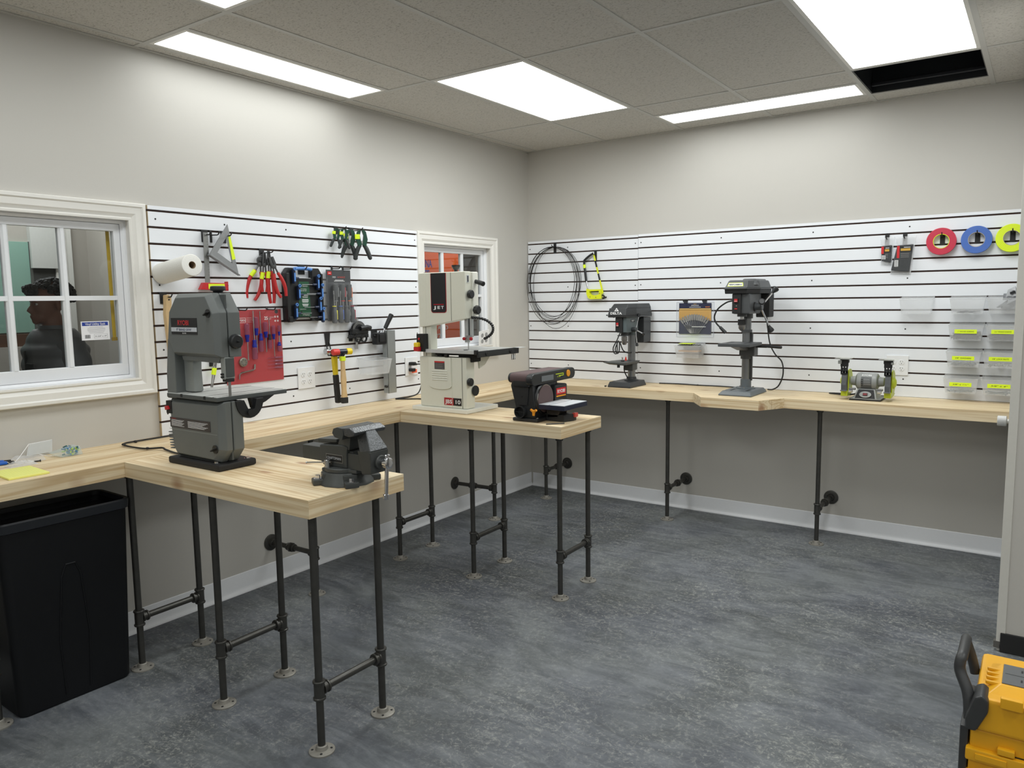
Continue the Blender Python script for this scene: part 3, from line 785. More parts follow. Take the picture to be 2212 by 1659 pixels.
for x, z, s, L in ((-.080, -.045, 1, .085), (-.052, -.135, 1, .09), (-.076, -.238, 1, .08), (.084, -.080, -1, .08), (.110, -.130, -1, .075), (.094, -.205, -1, .08), (.112, -.262, -1, .06)): tkey(x, z, s, L)
hook(0, 'black hook in the carry handle of the black hex key case', 'L', -2.318, gz(3), .05, w=.045, plate=.05)

# ---- nut driver set in a clear blister
CLR = clear('clear_blister', (225, 228, 232), .035, .08)
GREYCARD = M('grey_card', (66, 67, 70), 0.5)
t = onleft('nut_driver_set', 'clear blister pack of nut drivers with black grips right of the hex key case', 'tool set', -2.075, 1.722)
w2 = .112; h = .322
mb = MB(); mb.box(-.078, w2 - .004, -.0175, -.0155, -.30, -.004, GREYCARD)
mb.box(-.068, -.038, -.0190, -.0176, -.034, -.014, RTXT); mb.box(-.062, -.044, -.0194, -.0188, -.0255, -.0225, WTXT)
mb.text('7-PIECE', (-.020, -.0178, -.046), .009, WTXT, w=.026); mb.text('NUT DRIVER SET', (.036, -.0178, -.046), .009, M('salmon_print', (214, 88, 78), .5), w=.058)
mb.box(-.012, .052, -.0182, -.0176, -.064, -.0615, WTXT); mb.box(-.020, .062, -.0182, -.0176, -.070, -.0675, WTXT); mb.build('card', t)
mb = MB(); mb.box(-.110, .112, -.0155, -.0150, -h, -.001, CLR)
mb.box(-.066, .112, -.062, -.0605, -h + .006, -.078, CLR); mb.box(-.066, .112, -.060, -.018, -.080, -.078, CLR); mb.box(-.066, .112, -.060, -.018, -h + .006, -h + .008, CLR)
mb.box(-.068, -.066, -.060, -.018, -h + .006, -.078, CLR); mb.box(.111, .113, -.060, -.018, -h + .006, -.078, CLR); mb.box(-.098, -.082, -.034, -.016, -h + .002, -.05, CLR)
mb.build('blister', t)
GR = M('driver_grip', (70, 72, 74), 0.5)
accs = [('plain', (120, 122, 124)), ('red', (176, 44, 54)), ('orange', (222, 112, 60)), ('yellow', (226, 218, 60)), ('blue', (70, 104, 186)), ('grey', (96, 98, 100)), ('crimson', (170, 30, 60))]
def driver(x, ztop, up, acc):
    """up: handle on top"""
    s = -1 if up else 1
    z0 = ztop if up else ztop
    AC = M('driver_' + acc[0], acc[1], .4)
    mb = MB(); y = -.040
    mb.lathe([(.010, 0), (.0155, .004), (.0165, .05), (.0145, .072), (.0085, .086), (.0110, .098), (.0105, .101)], (x, y, z0), (0, 0, s), GR, n=18)
    mb.box(x + .006, x + .0135, y - .014, y - .008, min(z0 + s * .02, z0 + s * .075), max(z0 + s * .02, z0 + s * .075), AC, b=.002)
    mb.lathe([(.0112, 0), (.0115, .002), (.0112, .005)], (x, y, z0 + s * .095), (0, 0, s), AC, n=18)
    o = mb.build('driver_handle', t)
    mb = MB(); mb.cyl((x, y, z0 + s * .100), (x, y, z0 + s * .178), .0035, STEEL, n=10); mb.cyl((x, y, z0 + s * .166), (x, y, z0 + s * .186), .0055, STEEL, n=6); mb.build('driver_shaft', o)
for i, x in enumerate((-.030, .022, .074)): driver(x, -.086, True, accs[i])
for i, x in enumerate((-.046, .002, .050, .094)): driver(x, -.312, False, accs[3 + i])
hook(0, 'left black hook through the nut driver blister pack', 'L', -2.095, gz(3), .075, w=.012, plate=.035)
hook(0, 'right black hook through the nut driver blister pack', 'L', -2.010, gz(3), .075, w=.012, plate=.035)

# ---- red screwdriver card
RC = M('red_card', (172, 16, 28), 0.45, noise=0.03)
CLR2 = clear('clear_amber_grip', (150, 84, 110), .50, .1); BLU = M('cobalt', (24, 34, 140), .3)
t = onleft('screwdriver_set', 'red 25 piece screwdriver set card hanging behind the grey band saw', 'tool set', -2.640, 1.500)
mb = MB(); mb.box(-.185, .168, -.0045, -.0025, -.385, -.002, RC)
mb.text('CRAFTSMAN', (-.108, -.0048, -.056), .013, WTXT, w=.095)
for (a, b, c, d) in ((-.160, -.056, -.0445, -.043), (-.160, -.056, -.0685, -.067), (-.160, -.1585, -.0685, -.043), (-.0575, -.056, -.0685, -.043)): mb.box(a, b, -.0049, -.0044, c, d, WTXT)
mb.text('25', (.070, -.0048, -.048), .017, WTXT, w=.022, bold=.02); mb.text('PC. SCREWDRIVER', (.104, -.0048, -.044), .004, WTXT, w=.032); mb.text('SET', (.096, -.0048, -.053), .005, WTXT, w=.014)
for i in range(2):
    for j in range(2): mb.cyl((.129 + i * .017, -.0044, -.042 - j * .022), (.129 + i * .017, -.005, -.042 - j * .022), .0052, WTXT, n=14); mb.cyl((.129 + i * .017, -.005, -.042 - j * .022), (.129 + i * .017, -.0054, -.042 - j * .022), .0018, RC, n=10)
mb.cyl((.138, -.0044, -.014), (.138, -.005, -.014), .011, KTXT, n=18)
for k, w_ in enumerate((.030, .042, .048, .030)): mb.box(-.050, -.050 + w_, -.0049, -.0044, -.044 - k * .0075, -.0432 - k * .0075, WTXT)
mb.build('card', t)
def sdr(x, z0, up, L, hl, r, col=BLU):
    s = 1 if up else -1; y = -.018; mb = MB()
    mb.lathe([(r * .7, 0), (r, .004), (r, hl * .55), (r * .85, hl * .6)], (x, y, z0), (0, 0, -s), CLR2, n=10)
    mb.lathe([(r * .86, 0), (r * .9, hl * .12), (r * .62, hl * .2), (r * .72, hl * .34), (r * .6, hl * .38)], (x, y, z0 - s * hl * .6), (0, 0, -s), col, n=14)
    o = mb.build('screwdriver_handle', t)
    mb = MB(); mb.cyl((x, y, z0 - s * hl * .95), (x, y, z0 - s * (hl + L)), r * .26, STEEL, n=8); mb.build('screwdriver_shaft', o)
sdr(-.150, -.105, True, .060, .085, .009, PLM); sdr(-.110, -.095, True, .06, .078, .009, PLM); sdr(-.062, -.072, True, .095, .098, .013)
sdr(-.020, -.262, False, .150, .105, .014); sdr(-.004, -.040, True, .09, .098, .012); sdr(.022, -.225, False, .115, .100, .012); sdr(.054, -.068, True, .075, .085, .012)
sdr(.078, -.212, False, .090, .080, .010, KTXT); sdr(.104, -.088, True, .09, .076, .010); sdr(.140, -.090, True, .04, .055, .008); sdr(.138, -.230, False, .028, .052, .012)
for k in range(4):
    z = -.262 - k * .018; mb = MB(); mb.lathe([(.004, 0), (.005, .02), (.0055, .035), (.004, .05), (.0015, .052), (.0012, .098)], (.160, -.011, z), (-1, 0, 0), CLR2, n=10); mb.build('precision_screwdriver', t)
mb = MB(); mb.tube([(-.118, -.012, -.360), (-.116, -.012, -.335), (-.105, -.012, -.327), (-.035, -.012, -.318), (-.022, -.012, -.312), (-.020, -.012, -.288)], .0045, STEEL, n=6); mb.build('offset_driver', t)
mb = MB(); mb.cyl((-.090, -.005, -.272), (-.090, -.020, -.272), .024, M('bit_holder', (140, 136, 126), .4, .5), n=10, b=.003)
for k in range(7): mb.cyl((-.090 + .014 * math.cos(k * .9), -.02, -.272 + .014 * math.sin(k * .9)), (-.090 + .014 * math.cos(k * .9), -.024, -.272 + .014 * math.sin(k * .9)), .0035, STEEL, n=6)
mb.build('bit_holder', t)
mb = MB(); mb.box(-.187, .171, -.0065, -.006, -.395, -.002, CLR); mb.box(-.187, .171, -.0065, -.0015, -.0015, .010, CLR)
mb.build('blister', t)
hook(0, 'left black hook through the red screwdriver card', 'L', -2.735, gz(6), .075, w=.010, plate=.03)
hook(0, 'right black hook through the red screwdriver card', 'L', -2.560, gz(6), .075, w=.010, plate=.03)

# ---- wire brush with wooden handle
BW = M('beech', (206, 176, 130), .5, noise=.12, scale=25)
t = onleft('wire_brush', 'wooden handled wire brush hanging at the left edge of the slat wall', 'brush', -3.138, 1.576)
mb = MB(); mb.prism([(-.014, 0), (.004, .002), (.014, -.010), (.014, -.045), (.004, -.085), (.006, -.125), (.010, -.16), (.010, -.340), (.002, -.352), (-.012, -.345), (-.010, -.25), (-.016, -.15), (-.020, -.09), (-.016, -.05)], 'y', -.045, -.018, BW, b=.004)
mb.cyl((0, -.0455, -.022), (0, -.0440, -.022), .004, BLKM, n=12); br = mb.build('handle', t)
mb = MB()
random.seed(3)
for i in range(26):
    for j in range(4):
        z = -.135 - i * .0075; y = -.040 + j * .006
        for k in range(3): mb.tube([(.008, y, z), (.032 + random.uniform(-.004, .002), y + random.uniform(-.004, .004), z + random.uniform(-.005, .005))], .0007, STEEL, n=3)
mb.build('wire_bristles', t)
hook(0, 'black hook through the wooden wire brush handle', 'L', -3.140, gz(5), .075, w=.035, plate=.05)

# ---- hammers on one hook
t = onleft('slat_wall_hook', 'long black two pronged hook carrying the two hammers', 'hook', -2.150, gz(8), 'black slat wall hooks')
mb = MB(); mb.prism([(-.022, 0), (.022, 0), (.014, -.075), (-.014, -.075)], 'y', -.004, -.0008, BLKM, b=.0008); mb.build('back_plate', t)
for s in (-1, 1):
    mb = MB(); mb.tube([(s * .010, -.004, -.055), (s * .013, -.012, -.095), (s * .016, -.022, -.131), (s * .016, -.120, -.131), (s * .016, -.128, -.120)], .0034, BLKM, n=8); mb.build('hook_arm', t)
t = thing('claw_hammer', 'claw hammer with yellow and black handle behind the soft face hammer', 'hammer', (.070, -2.140, 1.245), PI / 2)
YH = M('yellow_handle', (214, 190, 30), .45, noise=.12)
mb = MB(); mb.lathe([(.011, 0), (.0165, .002), (.0165, .018), (.012, .024), (.012, .034)], (-.074, 0, .006), (1, 0, 0), STEEL, n=20)
mb.box(-.042, .012, -.011, .011, -.012, .018, STEEL, b=.004); mb.hull([(.010, -.01, .016), (.010, .01, .016), (.010, .01, -.006), (.010, -.01, -.006), (.066, .012, -.016), (.066, -.012, -.016), (.06, 0, -.004)], STEEL, b=.001); mb.build('head', t)
mb = MB(); mb.prism([(-.030, -.010), (.020, -.010), (.012, -.025), (-.026, -.025)], 'y', -.015, .015, BLKM, b=.004); mb.prism([(-.024, -.022), (.010, -.022), (.010, -.135), (-.014, -.135)], 'y', -.011, .011, YH, b=.004)
mb.prism([(-.015, -.132), (.012, -.132), (.022, -.300), (-.004, -.300)], 'y', -.015, .015, BLKM, b=.006); mb.build('handle', t)
t = thing('soft_face_hammer', 'soft face hammer with red and yellow tips and a wooden handle', 'hammer', (.118, -2.128, 1.246), PI / 2 - .25)
mb = MB(); mb.cyl((-.022, 0, 0), (.028, 0, 0), .0165, M('navy_head', (24, 28, 48), .3), n=24, b=.002); mb.cyl((0, 0, -.028), (0, 0, 0), .011, M('navy_head'), n=14); hd = mb.build('head', t)
mb = MB(); mb.cyl((-.062, 0, 0), (-.020, 0, 0), .0185, M('red_tip', (212, 58, 52), .45), n=24, b=.003); mb.build('red_face', t)['label'] = 'red plastic striking face'
mb = MB(); mb.cyl((.026, 0, 0), (.060, 0, 0), .0185, M('yellow_tip', (236, 206, 28), .45), n=24, b=.003); mb.build('yellow_face', t)['label'] = 'yellow plastic striking face'
mb = MB(); mb.prism([(-.010, -.022), (.010, -.022), (.012, -.10), (.017, -.16), (.015, -.22), (.021, -.268), (-.015, -.268), (-.011, -.22), (-.014, -.16), (-.011, -.10)], 'y', -.011, .011, BW, b=.005); h_ = mb.build('handle', t)
mb = MB(); mb.box(-.0135, .0135, -.013, .013, -.052, -.026, YTAPE, b=.001); mb.build('yellow_tape', h_)['label'] = 'neon yellow tape label'
mb = MB(); mb.box(-.016, .022, -.013, .013, -.300, -.264, BLKM, b=.004); mb.build('handle_butt', h_)

# ---- miter gauge
t = onleft('miter_gauge', 'black miter gauge with a silver bar, right of the hammers', 'gauge', -1.925, 1.360)
mb = MB(); mb.cyl((0, -.020, 0), (0, -.032, 0), .056, BLK, n=40); mb.box(-.075, .075, -.036, -.012, -.045, -.022, BLK, b=.004); mb.box(-.06, .07, -.040, -.010, -.022, .01, BLK, b=.004)
mb.tube([(.0, -.044, .012), (.05, -.050, .018), (.075, -.05, .012)], .014, BLK, n=12); mb.ring((.035, -.028, -.048), (0, -1, 0), .026, .018, .010, BLK, T=None); mb.ring((-.01, -.028, -.048), (0, -1, 0), .024, .017, .010, BLK)
mb.build('body', t)
mb = MB(); mb.lathe_open([(.052, 0), (.052, .001), (.038, .001), (.038, 0), (.052, 0)], (0, -.0325, 0), (0, -1, 0), RULE, n=40)
for k in range(11):
    a = PI * (.08 + .084 * k); mb.box(.044 * math.cos(a) - .0006, .044 * math.cos(a) + .0006, -.0345, -.0333, .044 * math.sin(a) - .004, .044 * math.sin(a) + .004, KTXT)
mb.build('scale_plate', t)
mb = MB(); mb.box(-.016, .002, -.016, -.009, -.112, .050, STEEL, b=.001); mb.build('slide_bar', t); mb = MB(); mb.cyl((-.006, -.02, .045), (-.006, -.02, .072), .010, CHROME, n=14, b=.002); mb.build('knob', t)
hook(0, 'black hook behind the black miter gauge', 'L', -1.968, gz(8) , .05, w=.03, plate=.06)

# ---- rip fence hanging: steel channel with clamp and lever
t = onleft('rip_fence', 'galvanized steel rip fence hanging beside the small window, black lever on top', 'fence', -1.700, 1.352)
mb = MB()
mb.box(-.040, .030, -.082, -.079, -.392, 0, GALV, b=.0008); mb.box(.027, .030, -.082, -.012, -.392, 0, GALV, b=.0008); mb.box(-.040, -.037, -.082, -.040, -.392, 0, GALV, b=.0008)
for z in (-.022, -.062): mb.cyl((.0295, -.060, z), (.0308, -.060, z), .006, BLKM, n=12)
mb.build('channel', t)
mb = MB(); mb.box(-.112, -.038, -.070, -.020, -.085, -.012, BLK, b=.006); mb.box(-.098, -.052, -.078, -.068, -.07, -.02, BLK, b=.004); mb.cyl((-.10, -.05, -.03), (-.125, -.05, -.03), .008, BLK, n=12); mb.build('clamp_block', t)
mb = MB(); mb.cyl((-.045, -.055, -.012), (-.030, -.062, .022), .0055, CHROME, n=12); mb.build('lever_shaft', t)
mb = MB(); mb.cyl((-.034, -.060, .012), (.010, -.078, .100), .0125, BLK, r1=.0155, n=16, b=.004); mb.build('lever_grip', t)
mb = MB(); mb.cyl((-.042, -.07, -.35), (-.060, -.07, -.345), .008, BLK, n=12, b=.002); mb.build('foot', t)
hook(0, 'black hook holding the steel rip fence', 'L', -1.772, gz(8), .05, w=.05, plate=.05)

# ---- clear storage bins
BIN = clear('frosted_bin', (236, 238, 240), .22, .25)
def make_bin(name, label, w=.176, h=.098, d=.105, side='B', u=0, z=0, group='frosted slat wall bins', fill=None, note=None, note2=None, nw=.11):
    f = onleft if side == 'L' else onback
    t = f(name, label, 'storage bin', u, z, group)
    mb = MB(); hw = w / 2; q = .86; th = .0018
    def P(sx, yb, zz): return (sx, yb, zz)
    # outer corners: top (rim) and bottom, front lower than back
    T0 = [(-hw, -.003, 0), (hw, -.003, 0), (hw, -d, -.012), (-hw, -d, -.012)]
    B0 = [(-hw * q, -.006, -h), (hw * q, -.006, -h), (hw * q, -d * .86, -h), (-hw * q, -d * .86, -h)]
    def inner(p, k=.985): return (p[0] * k, -.003 + (p[1] + .003) * k - .001, p[2] + (.002 if p[2] < -.05 else 0))
    T1 = [inner(p) for p in T0]; B1 = [inner(p) for p in B0]
    vs = T0 + B0 + T1 + B1; fs = []
    for i in range(4):
        j = (i + 1) % 4
        fs += [(i, j, j + 4, i + 4), (i + 8, i + 12, j + 12, j + 8), (i, i + 8, j + 8, j)]
    fs += [(4, 5, 6, 7), (12, 15, 14, 13)]
    mb.add(vs, fs, BIN)
    for (a, b) in ((3, 2), (0, 3), (1, 2)):
        mb.tube([T0[a], T0[b]], .0025, BIN, n=6)
    mb.box(-hw, hw, -.0034, -.0006, -.004, .006, BIN, b=.001)
    mb.build('bin_shell', t)
    fy = -d + .0
    if note:
        zt = -.045; yy = -d - .0015 + .0012
        k = (zt + .012) / (-h + .012); yy = -(d - (d - d * .86) * k) - .0012
        mb = MB(); mb.box(-nw / 2, nw / 2, yy - .0006, yy + .0002, zt - .0115, zt + .0115, YTAPE); mb.text(note, (0, yy - .0008, zt), .007, KTXT, w=nw * .72, shear=.15); mb.build('note_label', t)['label'] = 'neon yellow tape with a handwritten note'
    return t
def fillstuff(t, name, label, kind, hh, w=.15, d=.08, h=.098, rgb=(110, 110, 112), n=60, seed=1, length=.03, r=.002):
    random.seed(seed); mb = MB(); m = M(name + '_metal', rgb, .35, .7, noise=.2)
    for k in range(n):
        x = random.uniform(-w / 2 + length / 2, w / 2 - length / 2); y = -.012 - random.uniform(0.0, d - .018); z = -h + .006 + random.uniform(0, hh)
        a = random.uniform(-.35, .35) + (PI if random.random() < .5 else 0); dz = random.uniform(-.15, .15)
        d_ = Vector((math.cos(a), math.sin(a) * .5, dz)).normalized()
        if kind == 'screw':
            p0 = Vector((x, y, z)) - d_ * length / 2; mb.cyl(p0, p0 + d_ * length, r, m, r1=r * .4, n=5); mb.cyl(p0, p0 + d_ * r * 1.2, r * 2, m, r1=r, n=6)
        elif kind == 'washer': mb.lathe_open([(.009, 0), (.009, .0015), (.004, .0015), (.004, 0), (.009, 0)], (x, y, z), (random.uniform(-.4, .4), random.uniform(-.4, .4), 1), m, n=12)
        elif kind == 'nut': mb.lathe_open([(.008, 0), (.008, .007), (.004, .007), (.004, 0), (.008, 0)], (x, y, z), (random.uniform(-.4, .4), random.uniform(-.4, .4), 1), m, n=6)
    o = mb.build(name); o.matrix_basis = t.matrix_basis.copy(); tag(o, label, 'hardware'); o['kind'] = 'stuff'
    return o
t = make_bin('storage_bin', 'empty looking frosted bin on the left slat wall, left of the steel rip fence', side='L', u=-1.834, z=1.190, w=.172, h=.1, d=.125)
t = onleft('loose_bag', 'small clear plastic bag with red print on the slat wall behind the grey saw table', 'bag', -2.700, 1.02)
mb = MB(); mb.prism([(-.05, .04), (.06, .045), (.055, -.07), (-.045, -.075)], 'y', -.012, -.004, clear('thin_bag', (236, 238, 240), .35, .25), b=.003); mb.build('bag_sheet', t)
mb = MB(); mb.box(-.01, .05, -.0135, -.0125, .010, .03, M('pink_print', (216, 130, 140), .6)); mb.build('bag_print', t)
# slim pliers seen through the band saw throat
t = onleft('dividers', 'thin steel dividers with yellow tape seen through the throat of the grey band saw', 'dividers', -2.895, 1.262)
for s in (-1, 1):
    mb = MB(Matrix.Rotation(.22, 4, 'Y')); mb.prism([(s * .002, 0), (s * .009, -.006), (s * .009, -.08), (s * .0045, -.165), (s * .002, -.165), (s * .003, -.08)], 'y', -.026, -.020, STEEL, b=.0008); mb.build('leg', t)
mb = MB(Matrix.Rotation(.22, 4, 'Y')); mb.cyl((0, -.028, -.002), (0, -.018, -.002), .008, STEEL, n=16); mb.build('pivot', t)
mb = MB(Matrix.Rotation(.22, 4, 'Y')); mb.box(-.011, .011, -.0275, -.0185, -.085, -.050, YTAPE, b=.001); mb.build('yellow_tape', t)['label'] = 'neon yellow tape label'
hook(0, 'black hook seen through the throat of the grey band saw', 'L', -2.905, gz(9), .05, w=.03, plate=.06)
t = onleft('feeler_gauge', 'small grey metal blade hanging in the throat of the grey band saw', 'tool', -3.01, 1.272)
mb = MB(); mb.prism([(-.010, 0), (.010, 0), (.010, -.065), (.004, -.078), (-.006, -.078), (-.010, -.065)], 'y', -.012, -.006, RULE, b=.001); mb.build('blade', t)

# ---- electrical outlets
PLATE = M('outlet_white', (232, 233, 235), .3, noise=.01)
def outlet(label, side, u, z, quad=True):
    f = onleft if side == 'L' else onback
    t = f('wall_outlet', label, 'outlet', u, z, 'white wall outlets')
    mb = MB(); mb.box(-.060, .060, -.0065, -.0003, -.060, .060, PLATE, b=.002); mb.build('cover_plate', t)
    for x in (-.023, .023):
        for z_ in (-.020, .020):
            mb = MB(); mb.cyl((x, -.0062, z_), (x, -.0085, z_), .0165, PLATE, n=22, b=.001)
            for s, hgt in ((-.0062, .0042), (.0062, .0034)): mb.box(x + s - .001, x + s + .001, -.0092, -.0086, z_ + .004 - hgt, z_ + .004 + hgt, KTXT)
            mb.cyl((x, -.0085, z_ - .008), (x, -.0091, z_ - .008), .0024, KTXT, n=8)
            mb.build('receptacle', t)
    return t
outlet('four gang socket plate on the left slat wall, left of the hammers', 'L', -2.315, 1.108)
outlet('socket plate beside the small window with a black plug in it', 'L', -1.442, 1.104)
outlet('socket plate on the back slat wall behind the bench grinder', 'B', 2.709, 1.100)
# plug and cords by the cream band saw
t = thing('power_cord', 'black power cord plugged in beside the small window, running to the cream band saw', 'cord', (.03, -1.46, 1.12))
mb = MB(); mb.box(-.002, .040, -.016, .016, -.008, .014, RUB, b=.005); mb.cyl((.036, 0, .003), (.056, 0, 0), .010, RUB, r1=.006, n=12); mb.build('plug', t)
mb = MB(); mb.tube([(.045, .0, 0), (.060, .030, -.002), (.062, .046, -.03), (.064, .038, -.11), (.060, .006, -.185), (.045, -.06, -.2060), (.035, -.17, -.2060), (.05, -.19, -.2060), (.09, -.17, -.2060), (.20, -.11, -.2060), (.33, -.14, -.2060), (.42, -.15, -.2060)], .0042, RUB, n=8, sm=6); mb.build('cable', t)
t = thing('plug', 'black plug with an orange tag below the cord plug beside the small window', 'plug', (.030, -1.46, 1.082))
mb = MB(); mb.box(-.002, .034, -.018, .014, -.010, .010, RUB, b=.004); mb.build('plug_body', t); mb = MB(); mb.box(.014, .020, -.006, .040, -.020, .002, M('orange_tag', (255, 106, 70), .6)); mb.build('orange_tag', t)['label'] = 'bright orange tag'
# cord of the grey band saw
t = thing('power_cord', 'black cord looping on the left worktop behind the grey band saw', 'cord', (.08, -3.18, CT + .0068))
mb = MB(); mb.tube([(-.02, .30, 0), (-.01, .0, 0), (-.01, -.17, 0), (.02, -.235, .003), (.07, -.25, 0), (.20, -.24, 0), (.26, -.20, .003), (.30, -.205, 0), (.42, -.225, 0), (.515, -.235, .012)], .0042, RUB, n=8, sm=5)
for p in ((-.005, -.17, 0), (.03, -.243, .002), (.215, -.238, .002)): mb.sph(p, (.010, .009, .006), RUB, 8)
mb.build('cable', t)
# ================================================================= MACHINES ON THE WORKTOPS (modelled in room coordinates, origin at each base)
def machine(name, label, cat, x, y, z=CT):
    t = thing(name, label, cat, (x, y, z)); t['_'] = 1; del t['_']
    return t, (lambda: MB(Matrix.Translation((-x, -y, -z))))
def knob(mb, c, d, r, h, m=None, lobes=0):
    m = m or BLK
    mb.lathe([(r * .5, 0), (r * .5, h * .25), (r * .95, h * .35), (r, h * .5), (r * .95, h * .9), (r * .8, h)], c, d, m, n=lobes or 20)

# ---------------------------------------------------------------- grey 9 inch band saw
SG = M('saw_grey', (100, 104, 103), .42, noise=.07, scale=12); SG2 = M('saw_guard_grey', (142, 146, 143), .45, noise=.06); ST = M('saw_table_grey', (186, 187, 184), .45, 0, noise=.12, scale=30); SGD = M('saw_table_side', (74, 78, 78), .5)
t, W = machine('band_saw', 'grey nine inch band saw on the nearest pine peninsula, black base', 'band saw', .78, -3.43)
mb = W(); mb.prism([(.613, -3.512), (.948, -3.512), (.948, -3.345), (.613, -3.345)], 'z', CT + .0005, .935, BLKM, b=.007); 
for p in ((.905, -3.49), (.925, -3.37), (.64, -3.37)): mb.cyl((p[0], p[1], .934), (p[0], p[1], .941), .008, STEEL, n=6); mb.cyl((p[0], p[1], .934), (p[0], p[1], .936), .013, STEEL, n=16)
mb.build('base', t)
mb = W()
low = [(.612, 1.168), (.958, 1.168), (.958, .985), (.918, .936), (.640, .936), (.620, .96), (.604, 1.06)]
def chamfer_shell(mb, poly, y0, y1, inset, m, dy=.022):
    """outline at y1 (back) and inset outline at y0 (front): a bevelled cover"""
    cx = sum(p[0] for p in poly) / len(poly); cz = sum(p[1] for p in poly) / len(poly)
    def off(p, d): 
        v = Vector((p[0] - cx, p[1] - cz)); s_ = 1 - d / max(v.length, .01); return (cx + v.x * s_, cz + v.y * s_)
    a = [(off(p, inset)[0], y0, off(p, inset)[1]) for p in poly]; b = [(p[0], y0 + dy, p[1]) for p in poly]; c = [(p[0], y1, p[1]) for p in poly]
    n = len(poly); vs = a + b + c; fs = [tuple(range(n)), tuple(range(3 * n - 1, 2 * n - 1, -1))]
    for i in range(n):
        j = (i + 1) % n; fs += [(i, i + n, j + n, j), (i + n, i + 2 * n, j + 2 * n, j + n)]
    bm = bmesh.new(); V = [bm.verts.new(v) for v in vs]
    for f in fs: bm.faces.new([V[i] for i in f])
    bmesh.ops.recalc_face_normals(bm, faces=bm.faces[:]); bmesh.ops.bevel(bm, geom=bm.edges[:], offset=.0025, segments=2, profile=.5, affect='EDGES'); mb.addbm(bm, m)
chamfer_shell(mb, low, -3.498, -3.452, .024, SG, .022)
chamfer_shell(mb, [(p[0] if p[0] < .95 else p[0] + .004, p[1]) for p in low], -3.449, -3.405, .003, SG, .004)
mb.box(.625, .95, -3.453, -3.446, .945, 1.16, SGD)
for k in range(7): mb.box(.614 - k * .0012, .640, -3.4995, -3.470, .965 + k * .0105, .969 + k * .0105, SG, b=.001)
mb.box(.615, .93, -3.4985, -3.4965, 1.044, 1.0455, SG2)
mb.prism([(.640, .936), (.900, .936), (.880, .930), (.66, .930)], 'y', -3.48, -3.41, SG)
mb.build('lower_housing', t)
mb = W()     # spine joining the two halves
mb.prism([(.606, 1.165), (.668, 1.165), (.672, 1.19), (.674, 1.345), (.662, 1.40), (.632, 1.40), (.610, 1.26)], 'y', -3.494, -3.410, SG, b=.004)
mb.prism([(.668, 1.19), (.735, 1.19), (.730, 1.28), (.735, 1.34), (.668, 1.34)], 'y', -3.455, -3.415, SG2, b=.006)
mb.build('spine', t)
up = [(.668, 1.334), (.962, 1.334), (.962, 1.500), (.918, 1.572), (.700, 1.572), (.646, 1.508), (.628, 1.39)]
mb = W(); chamfer_shell(mb, up, -3.500, -3.452, .020, SG, .020); chamfer_shell(mb, [(p[0] + (.005 if p[0] > .95 else 0), p[1]) for p in up], -3.449, -3.400, .003, SG, .004); mb.box(.67, .955, -3.453, -3.446, 1.34, 1.565, SGD)
mb.prism([(.690, 1.336), (.945, 1.336), (.930, 1.312), (.700, 1.316)], 'y', -3.475, -3.42, SG, b=.003)
h_ = mb.build('upper_housing', t)
def label_plate(mbf, x0, x1, z0, z1, y, m): mbf.box(x0, x1, y - .0010, y + .0004, z0, z1, m)
mb = W(); label_plate(mb, .676, .846, 1.418, 1.480, -3.5005, KTXT); label_plate(mb, .677, .845, 1.4285, 1.4445, -3.5014, M('label_silver', (196, 200, 206), .4))
mb.text('RYOBI', (.759, -3.5022, 1.4625), .018, M('ryobi_red', (196, 44, 50), .4), w=.072, bold=.02); mb.text('9" BAND SAW', (.762, -3.5030, 1.4365), .009, M('navy_print', (28, 36, 90), .4), w=.098); mb.text('BS 900', (.764, -3.5022, 1.4225), .005, WTXT, w=.024); mb.build('brand_label', t)['label'] = 'black and silver RYOBI brand label'
mb = W(); label_plate(mb, .624, .890, 1.052, 1.092, -3.4985, M('dark_decal', (52, 46, 48), .4))
mb.text('WARNING', (.650, -3.4998, 1.0875), .004, RTXT, w=.034)
for k in range(7):
    mb.box(.634, .720 - (k % 3) * .008, -3.5000, -3.4994, 1.0815 - k * .0038, 1.0828 - k * .0038, WTXT); mb.box(.745, .875 - (k % 4) * .011, -3.5000, -3.4994, 1.0815 - k * .0038, 1.0828 - k * .0038, WTXT)
mb.build('warning_decal', t)
mb = W(); mb.prism([(.622, -3.505), (.950, -3.505), (.950, -3.188), (.622, -3.188)], 'z', 1.171, 1.1865, SGD, b=.002); mb.box(.624, .948, -3.503, -3.190, 1.1862, 1.1880, ST, b=.0006)
for x in (.722, .873): mb.box(x - .0022, x + .0022, -3.506, -3.19, 1.1876, 1.1884, BLKM); mb.box(x - .006, x + .006, -3.5062, -3.5045, 1.176, 1.188, BLKM)
mb.box(.925, .928, -3.505, -3.19, 1.1876, 1.1884, BLKM); mb.build('saw_table', t)
mb = W(); mb.box(.936, .962, -3.472, -3.430, 1.252, 1.335, SG2, b=.003); mb.box(.962, .966, -3.468, -3.434, 1.262, 1.33, SGD); mb.box(.94, .972, -3.47, -3.44, 1.243, 1.256, BLKM, b=.002)
for z in (1.262, 1.272): mb.cyl((.951, -3.472, z), (.951, -3.482, z), .004, BLKM, n=10)
mb.build('blade_guard', t)
mb = W(); mb.box(.9515, .9525, -3.455, -3.443, 1.188, 1.245, STEEL); mb.build('blade', t)
mb = W(); knob(mb, (.962, -3.432, 1.392), (1, 0, 0), .028, .030, lobes=12); mb.cyl((.985, -3.432, 1.392), (1.006, -3.432, 1.392), .006, BLK, r1=.002, n=10); mb.build('guide_knob', t)
